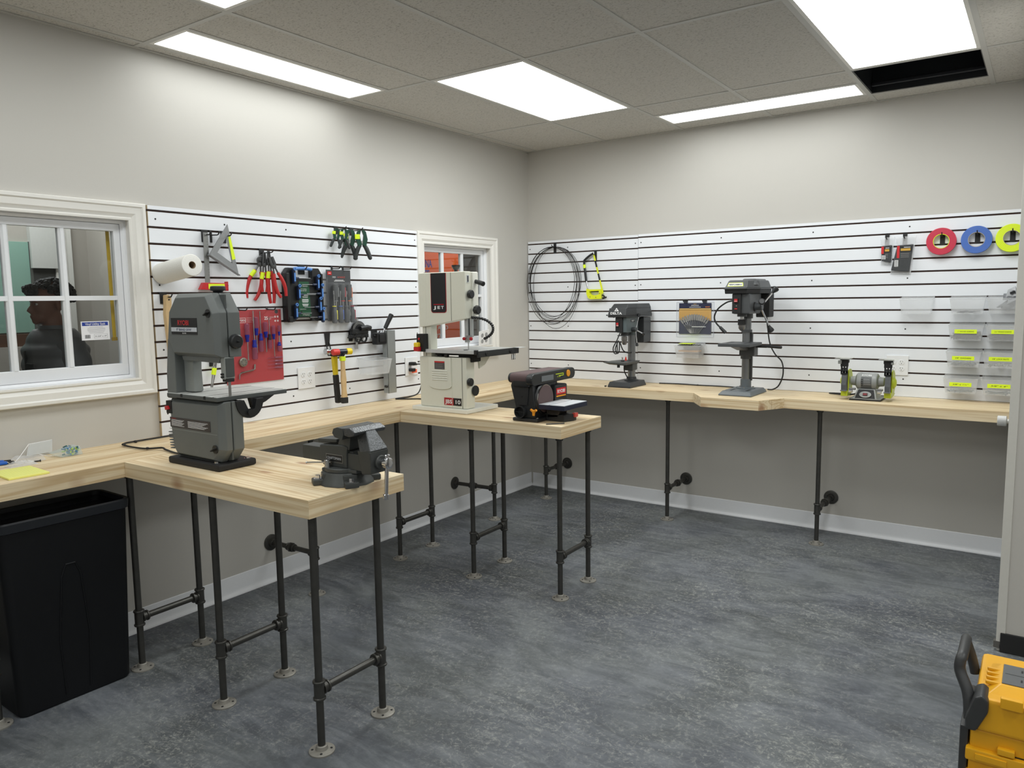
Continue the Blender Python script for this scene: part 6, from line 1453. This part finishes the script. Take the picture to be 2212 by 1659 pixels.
ceil_light(-2.2, -1.6, -3.7, -2.5, 'dim ceiling light panel in the room behind the large window', PAN2, 2.665, 'light panels in the far rooms')
ceil_light(-1.3, -.7, .4, 1.6, 'dim ceiling light panel in front of the orange board behind the small window', PAN2, 2.665, 'light panels in the far rooms')
# half height wall with a dark wooden cap below the green board
mb = MB(); mb.box(-2.4495, -2.36, -5.9, -2.70, 0, 1.255, GWALL); struct(mb.build('wall_half'))
t = thing('wooden_shelf', 'dark brown wooden ledge below the green board, seen through the large window', 'shelf', (-2.42, -3.6, 1.256))
mb = MB(); mb.box(-.028, .03, -2.2, .89, 0, .085, M('dark_walnut', (88, 62, 48), .5, noise=.2, scale=20), b=.003); mb.build('ledge_board', t)
t = thing('green_board', 'pale green board on the far wall, seen through the large window behind the person', 'board', (-2.448, -3.30, 1.35))
mb = MB(); mb.box(0, .018, -.75, .628, .0, .63, GREEN, b=.002); mb.build('board_face', t); mb = MB(); mb.box(.0, .024, .628, .645, -.002, .632, M('board_frame', (90, 92, 88), .5)); mb.box(0, .024, -.77, -.75, -.002, .632, M('board_frame')); mb.build('frame', t)
t = thing('backpack', 'dark blue bag on the ledge at the left photo edge, behind the large window', 'bag', (-2.40, -3.10, 1.3415))
mb = MB(); mb.hull([(-.03, -.09, 0), (.03, -.09, 0), (-.03, .09, 0), (.03, .09, 0), (-.02, -.07, .09), (.02, -.07, .09), (.02, .07, .11), (-.02, .07, .11)], M('navy_bag', (28, 36, 58), .6), b=.01); mb.build('bag_body', t); mb = MB(); mb.tube([(0, -.03, .10), (0, 0, .135), (0, .04, .11)], .008, BLKM, n=8, sm=4); mb.build('strap', t)
# dark doorway with white header and casings
mb = MB(); mb.box(-2.4495, -2.43, -2.668, -2.51, 0, 1.80, M('dark_doorway', (62, 62, 60), .8)); struct(mb.build('door_1'))
mb = MB(); mb.box(-2.4495, -2.40, -2.668, -2.49, 1.80, 2.14, M('header_white', (206, 206, 202), .6)); struct(mb.build('trim_3'))
mb = MB(); mb.box(-2.4495, -2.42, -2.505, -2.475, 0, 1.80, WHITE); mb.box(-2.4495, -2.42, -2.415, -2.385, 0, 2.14, WHITE); struct(mb.build('trim_4'))
# yellow strap hanging on the far side of the window
t = thing('yellow_strap', 'narrow yellow strap hanging behind the right pane of the large window', 'strap', (-.11, -3.316, 1.372))
YS = M('yellow_strap', (226, 184, 30), .6, noise=.08); 
mb = MB(); mb.box(-.0015, .0015, -.007, .008, 0, .545, YS); mb.box(-.002, .002, -.012, .014, -.004, .012, M('yellow_strap_end', (190, 150, 30), .6)); mb.build('strap_band', t)
# sticker on the glass
t = thing('window_sticker', 'white and blue product sticker on the glass of the large window', 'sticker', (-.0585, -3.425, 1.420), PI / 2)
mb = MB(); mb.box(-.062, .062, -.0006, 0, -.042, .042, M('sticker_white', (232, 232, 236), .4, noise=.01)); mb.box(-.057, .057, -.0009, -.0004, .022, .038, M('sticker_blue', (28, 58, 150), .4))
mb.text('Vinyl Utility Sash', (0, -.0013, .030), .010, WTXT, w=.088, bold=.01)
for k, w_ in enumerate((.060, .076, .080, .078, .070, .064)): mb.box(-w_ / 2 + .004, w_ / 2 + .004, -.0008, -.0004, .0155 - k * .0052, .0163 - k * .0052, KTXT)
for k in range(9): mb.box(-.048 + k * .0026, -.0468 + k * .0026 + (k % 3) * .0004, -.0008, -.0004, -.034, -.018, KTXT)
for (a, b, c, d) in ((-.008, .052, -.0165, -.016), (-.008, .052, -.0345, -.034), (-.008, -.0075, -.0345, -.016), (.0515, .052, -.0345, -.016)): mb.box(a, b, -.0008, -.0004, c, d, KTXT)
mb.text('31-3/4" x 19"', (.022, -.0008, -.0255), .0065, KTXT, w=.052); mb.build('sticker_sheet', t)
# orange board in the far right room
OR = M('orange_board', (212, 92, 44), .5, noise=.04, scale=4); VIO = M('violet_letters', (62, 50, 128), .5); PALE = M('pale_letters', (206, 196, 190), .5)
t = thing('orange_board', 'large orange board with violet letters, seen through the small window', 'board', (-1.60, .66, 0))
mb = MB(); mb.box(-.04, 0, -.75, .485, .0, 2.30, OR, b=.003); mb.build('board_panel', t)
mb = MB(); k = -.66
mb.text('ANA', (.001, -.075, 1.899), .070, VIO, right=(0, 1, 0), w=.155, bold=.03); mb.text('TE', (.001, -.085, 1.800), .066, VIO, right=(0, 1, 0), w=.095, bold=.03)
mb.text('AND', (.001, .145, 1.257), .042, PALE, right=(0, 1, 0), w=.17, bold=.02); mb.text('22', (.001, .070, 1.175), .050, PALE, right=(0, 1, 0), w=.07, bold=.02); mb.build('lettering', t)

# ---------------------------------------------------------------- the person behind the large window
SKIN = M('skin', (128, 84, 66), .5, noise=.05, scale=20); HAIR = M('dark_curls', (20, 18, 18), .6, noise=.2, scale=80); JK = M('puffer_grey', (96, 97, 100), .5, noise=.1, scale=30); PANT = M('dark_trousers', (36, 38, 46), .8); SHOE = M('dark_shoe', (30, 30, 32), .6)
def skin_mesh(verts, edges, root=0, sub=1):
    me = bpy.data.meshes.new('s'); me.from_pydata([v[:3] for v in verts], edges, []); ob = bpy.data.objects.new('s', me); COL.objects.link(ob)
    md = ob.modifiers.new('k', 'SKIN'); md.use_smooth_shade = True
    for i, v in enumerate(verts): r = v[3]; me.skin_vertices[0].data[i].radius = (r, r if len(v) < 5 else v[4])
    me.skin_vertices[0].data[root].use_root = True
    s2 = ob.modifiers.new('u', 'SUBSURF'); s2.levels = sub; s2.render_levels = sub
    dg = bpy.context.evaluated_depsgraph_get(); dg.update()
    m2 = bpy.data.meshes.new_from_object(ob.evaluated_get(dg)); r = ([v.co.copy() for v in m2.vertices], [tuple(f.vertices) for f in m2.polygons])
    bpy.data.objects.remove(ob); bpy.data.meshes.remove(me); bpy.data.meshes.remove(m2); return r
V = []; E_ = []
def nv(x, y, z, r, parent=None, r2=None):
    V.append((x, y, z, r, r2 or r)); i = len(V) - 1
    if parent is not None: E_.append((parent, i))
    return i
pel = nv(0, .01, .90, .13, None, .10); sp = nv(0, .015, 1.08, .115, pel, .09); ch = nv(0, .01, 1.26, .135, sp, .10); nb = nv(0, .02, 1.385, .060, ch); nk = nv(0, .008, 1.46, .050, nb); hd_ = nv(0, -.002, 1.53, .05, nk)
for s in (-1, 1):
    hp = nv(s * .095, .01, .85, .085, pel); kn = nv(s * .105, -.005, .48, .058, hp); an = nv(s * .105, .03, .09, .038, kn); nv(s * .11, -.09, .045, .036, an)
    sh_ = nv(s * .165, .015, 1.335, .055, ch); el = nv(s * .215, .035, 1.06, .042, sh_); wr = nv(s * .205, -.055, .835, .027, el); pm = nv(s * .200, -.085, .765, .030, wr)
    for k, (dy, L, dx) in enumerate(((-.032, .075, .004), (-.012, .085, .0), (.008, .080, -.002), (.026, .062, -.004))):
        a = nv(s * (.200 + dx), -.085 + dy, .728, .0098, pm); b = nv(s * (.196 + dx), -.092 + dy, .728 - L * .45, .0088, a); nv(s * (.184 + dx), -.096 + dy, .728 - L * .95, .0076, b)
    a = nv(s * .190, -.125, .780, .011, pm); b = nv(s * .180, -.142, .752, .0098, a); nv(s * .176, -.146, .725, .0085, b)
bv, bf = skin_mesh(V, E_, pel, 2)
pmb = MB(); pmb.add(bv, bf, SKIN)
pmb.sph((0, .014, 1.585), (.074, .092, .082), SKIN, 24); pmb.sph((0, -.030, 1.535), (.058, .062, .085), SKIN, 24); pmb.sph((0, -.045, 1.475), (.042, .045, .036), SKIN, 20); pmb.sph((0, -.075, 1.452), (.020, .018, .017), SKIN, 16)
pmb.hull([(-.010, -.080, 1.548), (.010, -.080, 1.548), (-.006, -.092, 1.545), (.006, -.092, 1.545), (-.016, -.085, 1.500), (.016, -.085, 1.500), (-.007, -.116, 1.506), (.007, -.116, 1.506), (0, -.119, 1.512), (-.006, -.104, 1.497), (.006, -.104, 1.497)], SKIN)
pmb.sph((0, -.091, 1.481), (.019, .012, .006), SKIN, 14); pmb.sph((0, -.088, 1.470), (.017, .012, .007), SKIN, 14); pmb.sph((0, -.078, 1.560), (.044, .016, .009), SKIN, 16)
for s in (-1, 1): pmb.sph((s * .072, .012, 1.535), (.008, .016, .028), SKIN, 14)
person = bpy.data.objects.new('person', None); COL.objects.link(person); person.location = (-.95, -3.215, 0)
tag(person, 'person with dark curly hair in a grey puffer jacket, facing left behind the window', 'person')
raw = pmb.build('body_raw'); rm = raw.modifiers.new('r', 'REMESH'); rm.mode = 'VOXEL'; rm.voxel_size = .0065; smd = raw.modifiers.new('s', 'SMOOTH'); smd.iterations = 4; smd.factor = .5
dg = bpy.context.evaluated_depsgraph_get(); dg.update(); bm_ = bpy.data.meshes.new_from_object(raw.evaluated_get(dg)); bpy.data.objects.remove(raw)
bm_.materials.clear(); bm_.materials.append(SKIN); bm_.polygons.foreach_set('use_smooth', [True] * len(bm_.polygons)); body = bpy.data.objects.new('body', bm_); COL.objects.link(body); body.parent = person
for s in (-1, 1):
    mb = MB(); mb.sph((s * .028, -.076, 1.543), (.011, .009, .008), M('eye_white', (200, 196, 190), .3), 12); mb.sph((s * .028, -.083, 1.543), (.005, .003, .005), KTXT, 8); mb.build('eye', person)
random.seed(9); mb = MB()
for k in range(520):
    a = random.uniform(0, 2 * PI); u = random.uniform(-.35, 1)
    x = math.cos(a) * math.sqrt(1 - u * u); y = math.sin(a) * math.sqrt(1 - u * u)
    if y < -.45 and u < .42: continue
    if u < 0 and y < .15: continue
    p = Vector((x * .088, .018 + y * .104, 1.588 + u * .088)); r_ = random.uniform(.009, .016)
    mb.sph((p.x, p.y, p.z), (r_, r_, r_ * .8), HAIR, 6)
for k in range(60): mb.sph((random.uniform(-.055, .055), -.082 + random.uniform(-.022, .006), 1.605 + random.uniform(-.012, .035)), random.uniform(.009, .014), HAIR, 6)
mb.build('hair', person, ang=180)
# jacket: quilted torso, sleeves and collar
def rings(mb, rs, m, n=28):
    vs = []; fs = []
    for (cx, cy_, z, rx, ry) in rs:
        for i in range(n): a = 2 * PI * i / n; vs.append((cx + rx * math.cos(a), cy_ + ry * math.sin(a), z))
    for k in range(len(rs) - 1):
        for i in range(n): j = (i + 1) % n; fs.append((k * n + i, k * n + j, (k + 1) * n + j, (k + 1) * n + i))
    fs.append(tuple(range(n - 1, -1, -1))); L = (len(rs) - 1) * n; fs.append(tuple(range(L, L + n))); mb.add(vs, fs, m)
mb = MB(); rs = []
for i in range(64):
    f = i / 63; z = .80 + f * .61; puff = .010 * abs(math.sin(f * PI * 8)); 
    rx = .185 + .018 * math.sin(f * PI * .9) if f < .84 else .195 - (f - .84) / .16 * .095; ry = .135 + .014 * math.sin(f * PI) if f < .84 else .140 - (f - .84) / .16 * .045
    rs.append((0, .012, z, rx + puff, ry + puff))
rings(mb, rs, JK, 36)
for s in (-1, 1):
    P0 = [Vector((s * .150, .015, 1.335)), Vector((s * .205, .028, 1.22)), Vector((s * .232, .038, 1.06)), Vector((s * .225, -.01, .94)), Vector((s * .206, -.048, .855))]
    q = resample(P0, 41); mb.tube(q, [(.068 - .022 * i / 40) + .006 * abs(math.sin(i / 40 * PI * 7)) for i in range(41)], JK, n=18)
rings(mb, [(0, .015, 1.36, .088, .080), (0, .012, 1.385, .082, .076), (0, .008, 1.41, .076, .070), (0, .008, 1.43, .070, .066), (0, .01, 1.425, .060, .058)], JK, 26)
mb.box(-.006, .006, -.146, -.128, .84, 1.30, BLKM, b=.003); mb.build('puffer_jacket', person, ang=60)
mb = MB(); mb.prism([(.03, 1.18), (.11, 1.185), (.108, 1.235), (.032, 1.235)], 'y', -.158, -.140, M('knit_patch', (40, 40, 44), .9, noise=.4, scale=200)); mb.build('chest_pocket', person)
mb = MB(); rings(mb, [(0, .012, .80, .150, .115), (0, .012, .86, .158, .120), (0, .012, .92, .155, .118)], PANT)
for s in (-1, 1):
    mb.tube([(s * .092, .01, .86), (s * .104, .0, .66), (s * .108, -.005, .48), (s * .108, .012, .28), (s * .107, .028, .10)], [.098, .088, .072, .064, .058], PANT, n=18, sm=4)
mb.build('trousers', person, ang=60)
for s in (-1, 1):
    mb = MB(); mb.box(s * .11 - .045, s * .11 + .045, -.165, .085, 0.001, .03, WTXT, b=.010); mb.hull([(s * .11 - .042, -.155, .028), (s * .11 + .042, -.155, .028), (s * .11 - .042, .08, .028), (s * .11 + .042, .08, .028), (s * .11 - .03, -.13, .06), (s * .11 + .03, -.13, .06), (s * .11 - .035, .075, .11), (s * .11 + .035, .075, .11), (s * .11 - .036, -.02, .10), (s * .11 + .036, -.02, .10)], SHOE, b=.008); mb.build('shoe', person)

# ================================================================= WASTE BIN, TOOL BOX, BENCH CLUTTER
t = thing('waste_bin', 'tall slim black waste bin under the left worktop', 'waste bin', (.285, -3.812, 0), PI / 2 - .02)
CAN = M('bin_black', (9, 11, 15), .55, noise=.15, spec=.3)
def rrect(hx, hy, r, z, n=5):
    pts = []
    for (cx, cy_, a0) in ((hx - r, hy - r, 0), (-hx + r, hy - r, PI / 2), (-hx + r, -hy + r, PI), (hx - r, -hy + r, 1.5 * PI)):
        for k in range(n): a = a0 + PI / 2 * k / (n - 1); pts.append((cx + r * math.cos(a), cy_ + r * math.sin(a), z))
    return pts
def shell(mb, loops, m, cap0=True):
    vs = []; fs = []; n = len(loops[0])
    for l in loops: vs += l
    for k in range(len(loops) - 1):
        for i in range(n): j = (i + 1) % n; fs.append((k * n + i, k * n + j, (k + 1) * n + j, (k + 1) * n + i))
    if cap0: fs.append(tuple(range(n - 1, -1, -1)))
    fs.append(tuple(range((len(loops) - 1) * n, len(loops) * n))); mb.add(vs, fs, m)
mb = MB(); shell(mb, [rrect(.205, .105, .03, .001), rrect(.210, .108, .03, .010), rrect(.236, .124, .032, .735), rrect(.230, .118, .03, .735), rrect(.205, .104, .028, .012)], CAN); mb.build('bin_body', t)
mb = MB(); shell(mb, [rrect(.2365, .1245, .033, .712), rrect(.244, .132, .036, .716), rrect(.247, .135, .038, .748), rrect(.243, .131, .036, .754), rrect(.233, .121, .032, .752), rrect(.231, .119, .03, .712)], M('bin_rim', (30, 33, 38), .4), cap0=False); mb.build('rim', t)
mb = MB()
pts = [(-.045, .03), (-.055, .25), (-.035, .50), (-.018, .545), (.018, .545), (.035, .50), (.055, .25), (.045, .03)]
for a, b in zip(pts[:-1], pts[1:]):
    mb.tube([(a[0], -.1075 - .0225 * a[1] + .0005, a[1]), (b[0], -.1075 - .0225 * b[1] + .0005, b[1])], .004, CAN, n=6)
mb.build('vent_channel', t)

TY = M('tool_yellow', (226, 166, 26), .4, noise=.03); TD = M('tool_dark', (52, 53, 54), .45, noise=.12)
t, W = machine('tool_box', 'yellow and black rolling tool box cut by the right photo edge', 'tool box', 3.55, -3.0, 0)
mb = W(); mb.box(3.345, 3.80, -3.145, -2.87, .505, .590, TY, b=.012)
mb.hull([(3.368, -3.115, .588), (3.79, -3.115, .588), (3.368, -2.93, .588), (3.79, -2.93, .588), (3.392, -3.078, .604), (3.775, -3.078, .604), (3.392, -2.958, .604), (3.775, -2.958, .604), (3.362, -3.0, .590)], TY, b=.003)
for k in range(4): mb.box(3.362, 3.392, -3.075 + k * .026, -3.066 + k * .026, .594, .6035, TY, b=.003)
mb.prism([(3.396, .580), (3.440, .580), (3.440, .606), (3.396, .606)], 'y', -3.158, -3.142, TY, b=.003); mb.box(3.60, 3.65, -3.158, -3.142, .575, .605, TY, b=.003)
mb.build('lid', t)
mb = W(); mb.box(3.395, 3.77, -3.074, -2.962, .6035, .6065, M('organizer_grey', (92, 94, 96), .35), b=.001)
for r_ in (0, 1):
    y = -3.045 + r_ * .055
    for c in range(3):
        x = 3.432 + c * .085; mb.box(x, x + .004, y - .006, y + .006, .6064, .6072, KTXT)
        for q in (-.007, .004): mb.box(x + .010, x + .024, y + q, y + q + .0028, .6064, .6072, KTXT)
mb.box(3.40, 3.765, -3.0185, -3.0165, .6064, .6070, TD); mb.build('organizer_lid', t)
mb = W(); mb.box(3.338, 3.80, -3.135, -2.88, .455, .506, TY, b=.008); mb.box(3.332, 3.80, -3.150, -2.88, .430, .460, TY, b=.004); mb.box(3.352, 3.415, -3.153, -3.149, .437, .452, TY, b=.001)
mb.box(3.338, 3.80, -3.135, -2.88, .395, .431, TY, b=.003); mb.box(3.332, 3.80, -3.150, -2.88, .370, .400, TY, b=.004); mb.box(3.395, 3.430, -3.150, -3.134, .462, .478, TY, b=.003); mb.build('drawer_unit', t)
mb = W(); mb.box(3.419, 3.56, -3.1375, -3.134, .405, .462, KTXT)
random.seed(21)
for k in range(26): x = 3.424 + random.random() * .125; z = .409 + random.random() * .045; mb.box(x, x + .008, -3.1385, -3.137, z, z + .006, random.choice([YTAPE, RTXT, WTXT, M('olive_print', (140, 130, 60), .5)]))
mb.build('sticker', t)
mb = W(); mb.box(3.338, 3.80, -3.14, -2.88, .06, .369, TY, b=.010); mb.box(3.36, 3.78, -3.15, -3.138, .10, .33, TY, b=.005); mb.build('lower_box', t)
mb = W(); mb.box(3.318, 3.336, -3.135, -2.90, .05, .505, TD, b=.004); mb.box(3.80, 3.818, -3.135, -2.90, .05, .505, TD, b=.004); mb.build('side_frame', t)
mb = W(); mb.prism([(3.330, .508), (3.352, .508), (3.374, .560), (3.374, .588), (3.360, .600), (3.345, .592), (3.328, .535)], 'y', -3.158, -3.08, TD, b=.006); mb.build('latch_bracket', t)
mb = W(); mb.tube([(3.336, -3.125, .520), (3.330, -3.11, .575), (3.310, -3.09, .618), (3.309, -3.085, .642), (3.312, -3.07, .652), (3.312, -2.97, .652), (3.312, -2.955, .640), (3.325, -2.95, .60), (3.335, -2.95, .56)], [.013, .0135, .013, .0125, .0125, .0125, .0125, .012, .012], TD, n=12, sm=4); mb.build('carry_handle', t)['label'] = 'black carry handle'
for x in (3.325, 3.811):
    mb = W(); mb.cyl((x - .02, -2.93, .075), (x + .02, -2.93, .075), .074, RUB, n=30, b=.008); mb.build('wheel', t)
mb = W(); mb.box(3.36, 3.42, -3.12, -3.06, 0.001, .062, TD, b=.005); mb.box(3.70, 3.76, -3.12, -3.06, 0.001, .062, TD, b=.005); mb.build('foot', t)

# ---- bench clutter on the left worktop
PAP = M('yellow_paper', (238, 236, 130), .7, noise=.02); 
t = thing('legal_pad', 'yellow lined writing pad on the left worktop', 'writing pad', (.310, -3.925, CT + .0005), -.05)
mb = MB(); mb.box(-.095, .095, -.068, .068, 0, .007, PAP, b=.0008)
for k in range(16): mb.box(-.085 + k * .0112, -.0845 + k * .0112, -.066, .066, .0069, .0073, M('blue_rule', (170, 190, 150), .7))
mb.build('pages', t)
t = thing('utility_knife', 'blue utility knife lying at the left photo edge beside its twin', 'knife', (.030, -3.925, CT + .0135), PI / 2 - .3, 'blue utility knives')
KB = M('knife_blue', (20, 92, 190), .35)
mb = MB(); mb.box(-.075, .055, -.010, .010, -.012, .0, KB, b=.004); mb.build('knife_handle', t); mb = MB(); mb.box(.050, .078, -.009, .009, -.011, -.002, BLKM, b=.002); mb.box(-.03, -.01, -.006, .006, 0, .004, BLKM, b=.001); mb.build('slider', t)
copy_thing(t, (.075, -3.930, CT + .0135), 'second blue utility knife, the one nearer the worktop edge', PI / 2 - .12)
CF = clear('crinkle_film', (236, 240, 244), .30, .08)
def film(name, label, c, pts, extra=None):
    t = thing(name, label, 'packaging', c); mb = MB(); mb.hull(pts, CF, b=.001); mb.build('film', t); return t
t = film('plastic_clamshell', 'open clear plastic clamshell pack standing against the wall on the left worktop', (.075, -3.760, CT + .001), [(-.06, -.09, 0), (.05, -.09, 0), (-.06, .01, 0), (.05, .01, 0), (-.055, -.06, .018), (.045, .0, .022)])
mb = MB(); mb.prism([(-.02, .010), (.075, .012), (.080, .062), (-.01, .058)], 'x', -.055, -.045, clear('clear_clamshell', (232, 238, 242), .34, .05), b=.001)
for pts in ([(-.05, -.02, .01), (-.05, -.01, .058), (-.05, .08, .062), (-.05, .075, .012)], [(-.05, .02, .012), (-.03, .05, .0), (.02, .06, .004)], [(-.05, -.01, .058), (-.02, -.06, .016), (.01, -.09, .004)]): mb.tube(pts, .0014, WTXT, n=5)
mb.build('hinged_cover', t)
t = film('plastic_wrapper', 'crumpled clear wrapper beside the blue utility knives', (.150, -3.850, CT + .001), [(-.03, -.055, 0), (.03, -.055, 0), (-.03, .055, 0), (.03, .05, 0), (-.01, -.03, .018), (.015, .03, .014), (0, 0, .020)])
mb = MB(); random.seed(2)
for k in range(6): 
    p = Vector((random.uniform(-.02, .02), random.uniform(-.04, .04), .012)); mb.tube([p, p + Vector((random.uniform(-.015, .015), random.uniform(-.02, .02), .006))], .001, WTXT, n=4)
mb.build('crease_lines', t)
t = thing('screw', 'tiny dark screw on the left worktop between wrapper and clamshell', 'screw', (.135, -3.790, CT + .003)); mb = MB(); mb.cyl((-.006, -.008, 0), (.004, .010, .001), .0026, BLKM, n=8); mb.cyl((.004, .010, .001), (.005, .013, .001), .005, BLKM, n=10); mb.build('screw_body', t)
t = thing('ear_plug_pack', 'small twisted pack of blue and green foam pieces on the left worktop', 'pack', (.105, -3.655, CT + .001))
mb = MB(); random.seed(4)
cols = [M('foam_blue', (40, 110, 160), .7), M('foam_green', (170, 200, 70), .7), M('foam_teal', (40, 90, 90), .7)]
for k in range(70):
    mb.tube([(a := Vector((random.uniform(-.022, .026), random.uniform(-.012, .040), random.uniform(.004, .034)))), a + Vector((random.uniform(-.012, .012), random.uniform(-.012, .012), random.uniform(-.004, .006)))], .0035, random.choice(cols), n=5)
mb.build('foam_pieces', t)
mb = MB(); mb.hull([(-.03, -.05, .002), (.03, -.04, .0), (-.025, .045, 0), (.03, .045, 0), (-.02, -.07, .02), (.02, -.03, .038), (-.02, .03, .040), (.02, .04, .036)], clear('foam_bag', (210, 228, 230), .28, .08), b=.002); mb.build('clear_bag', t)
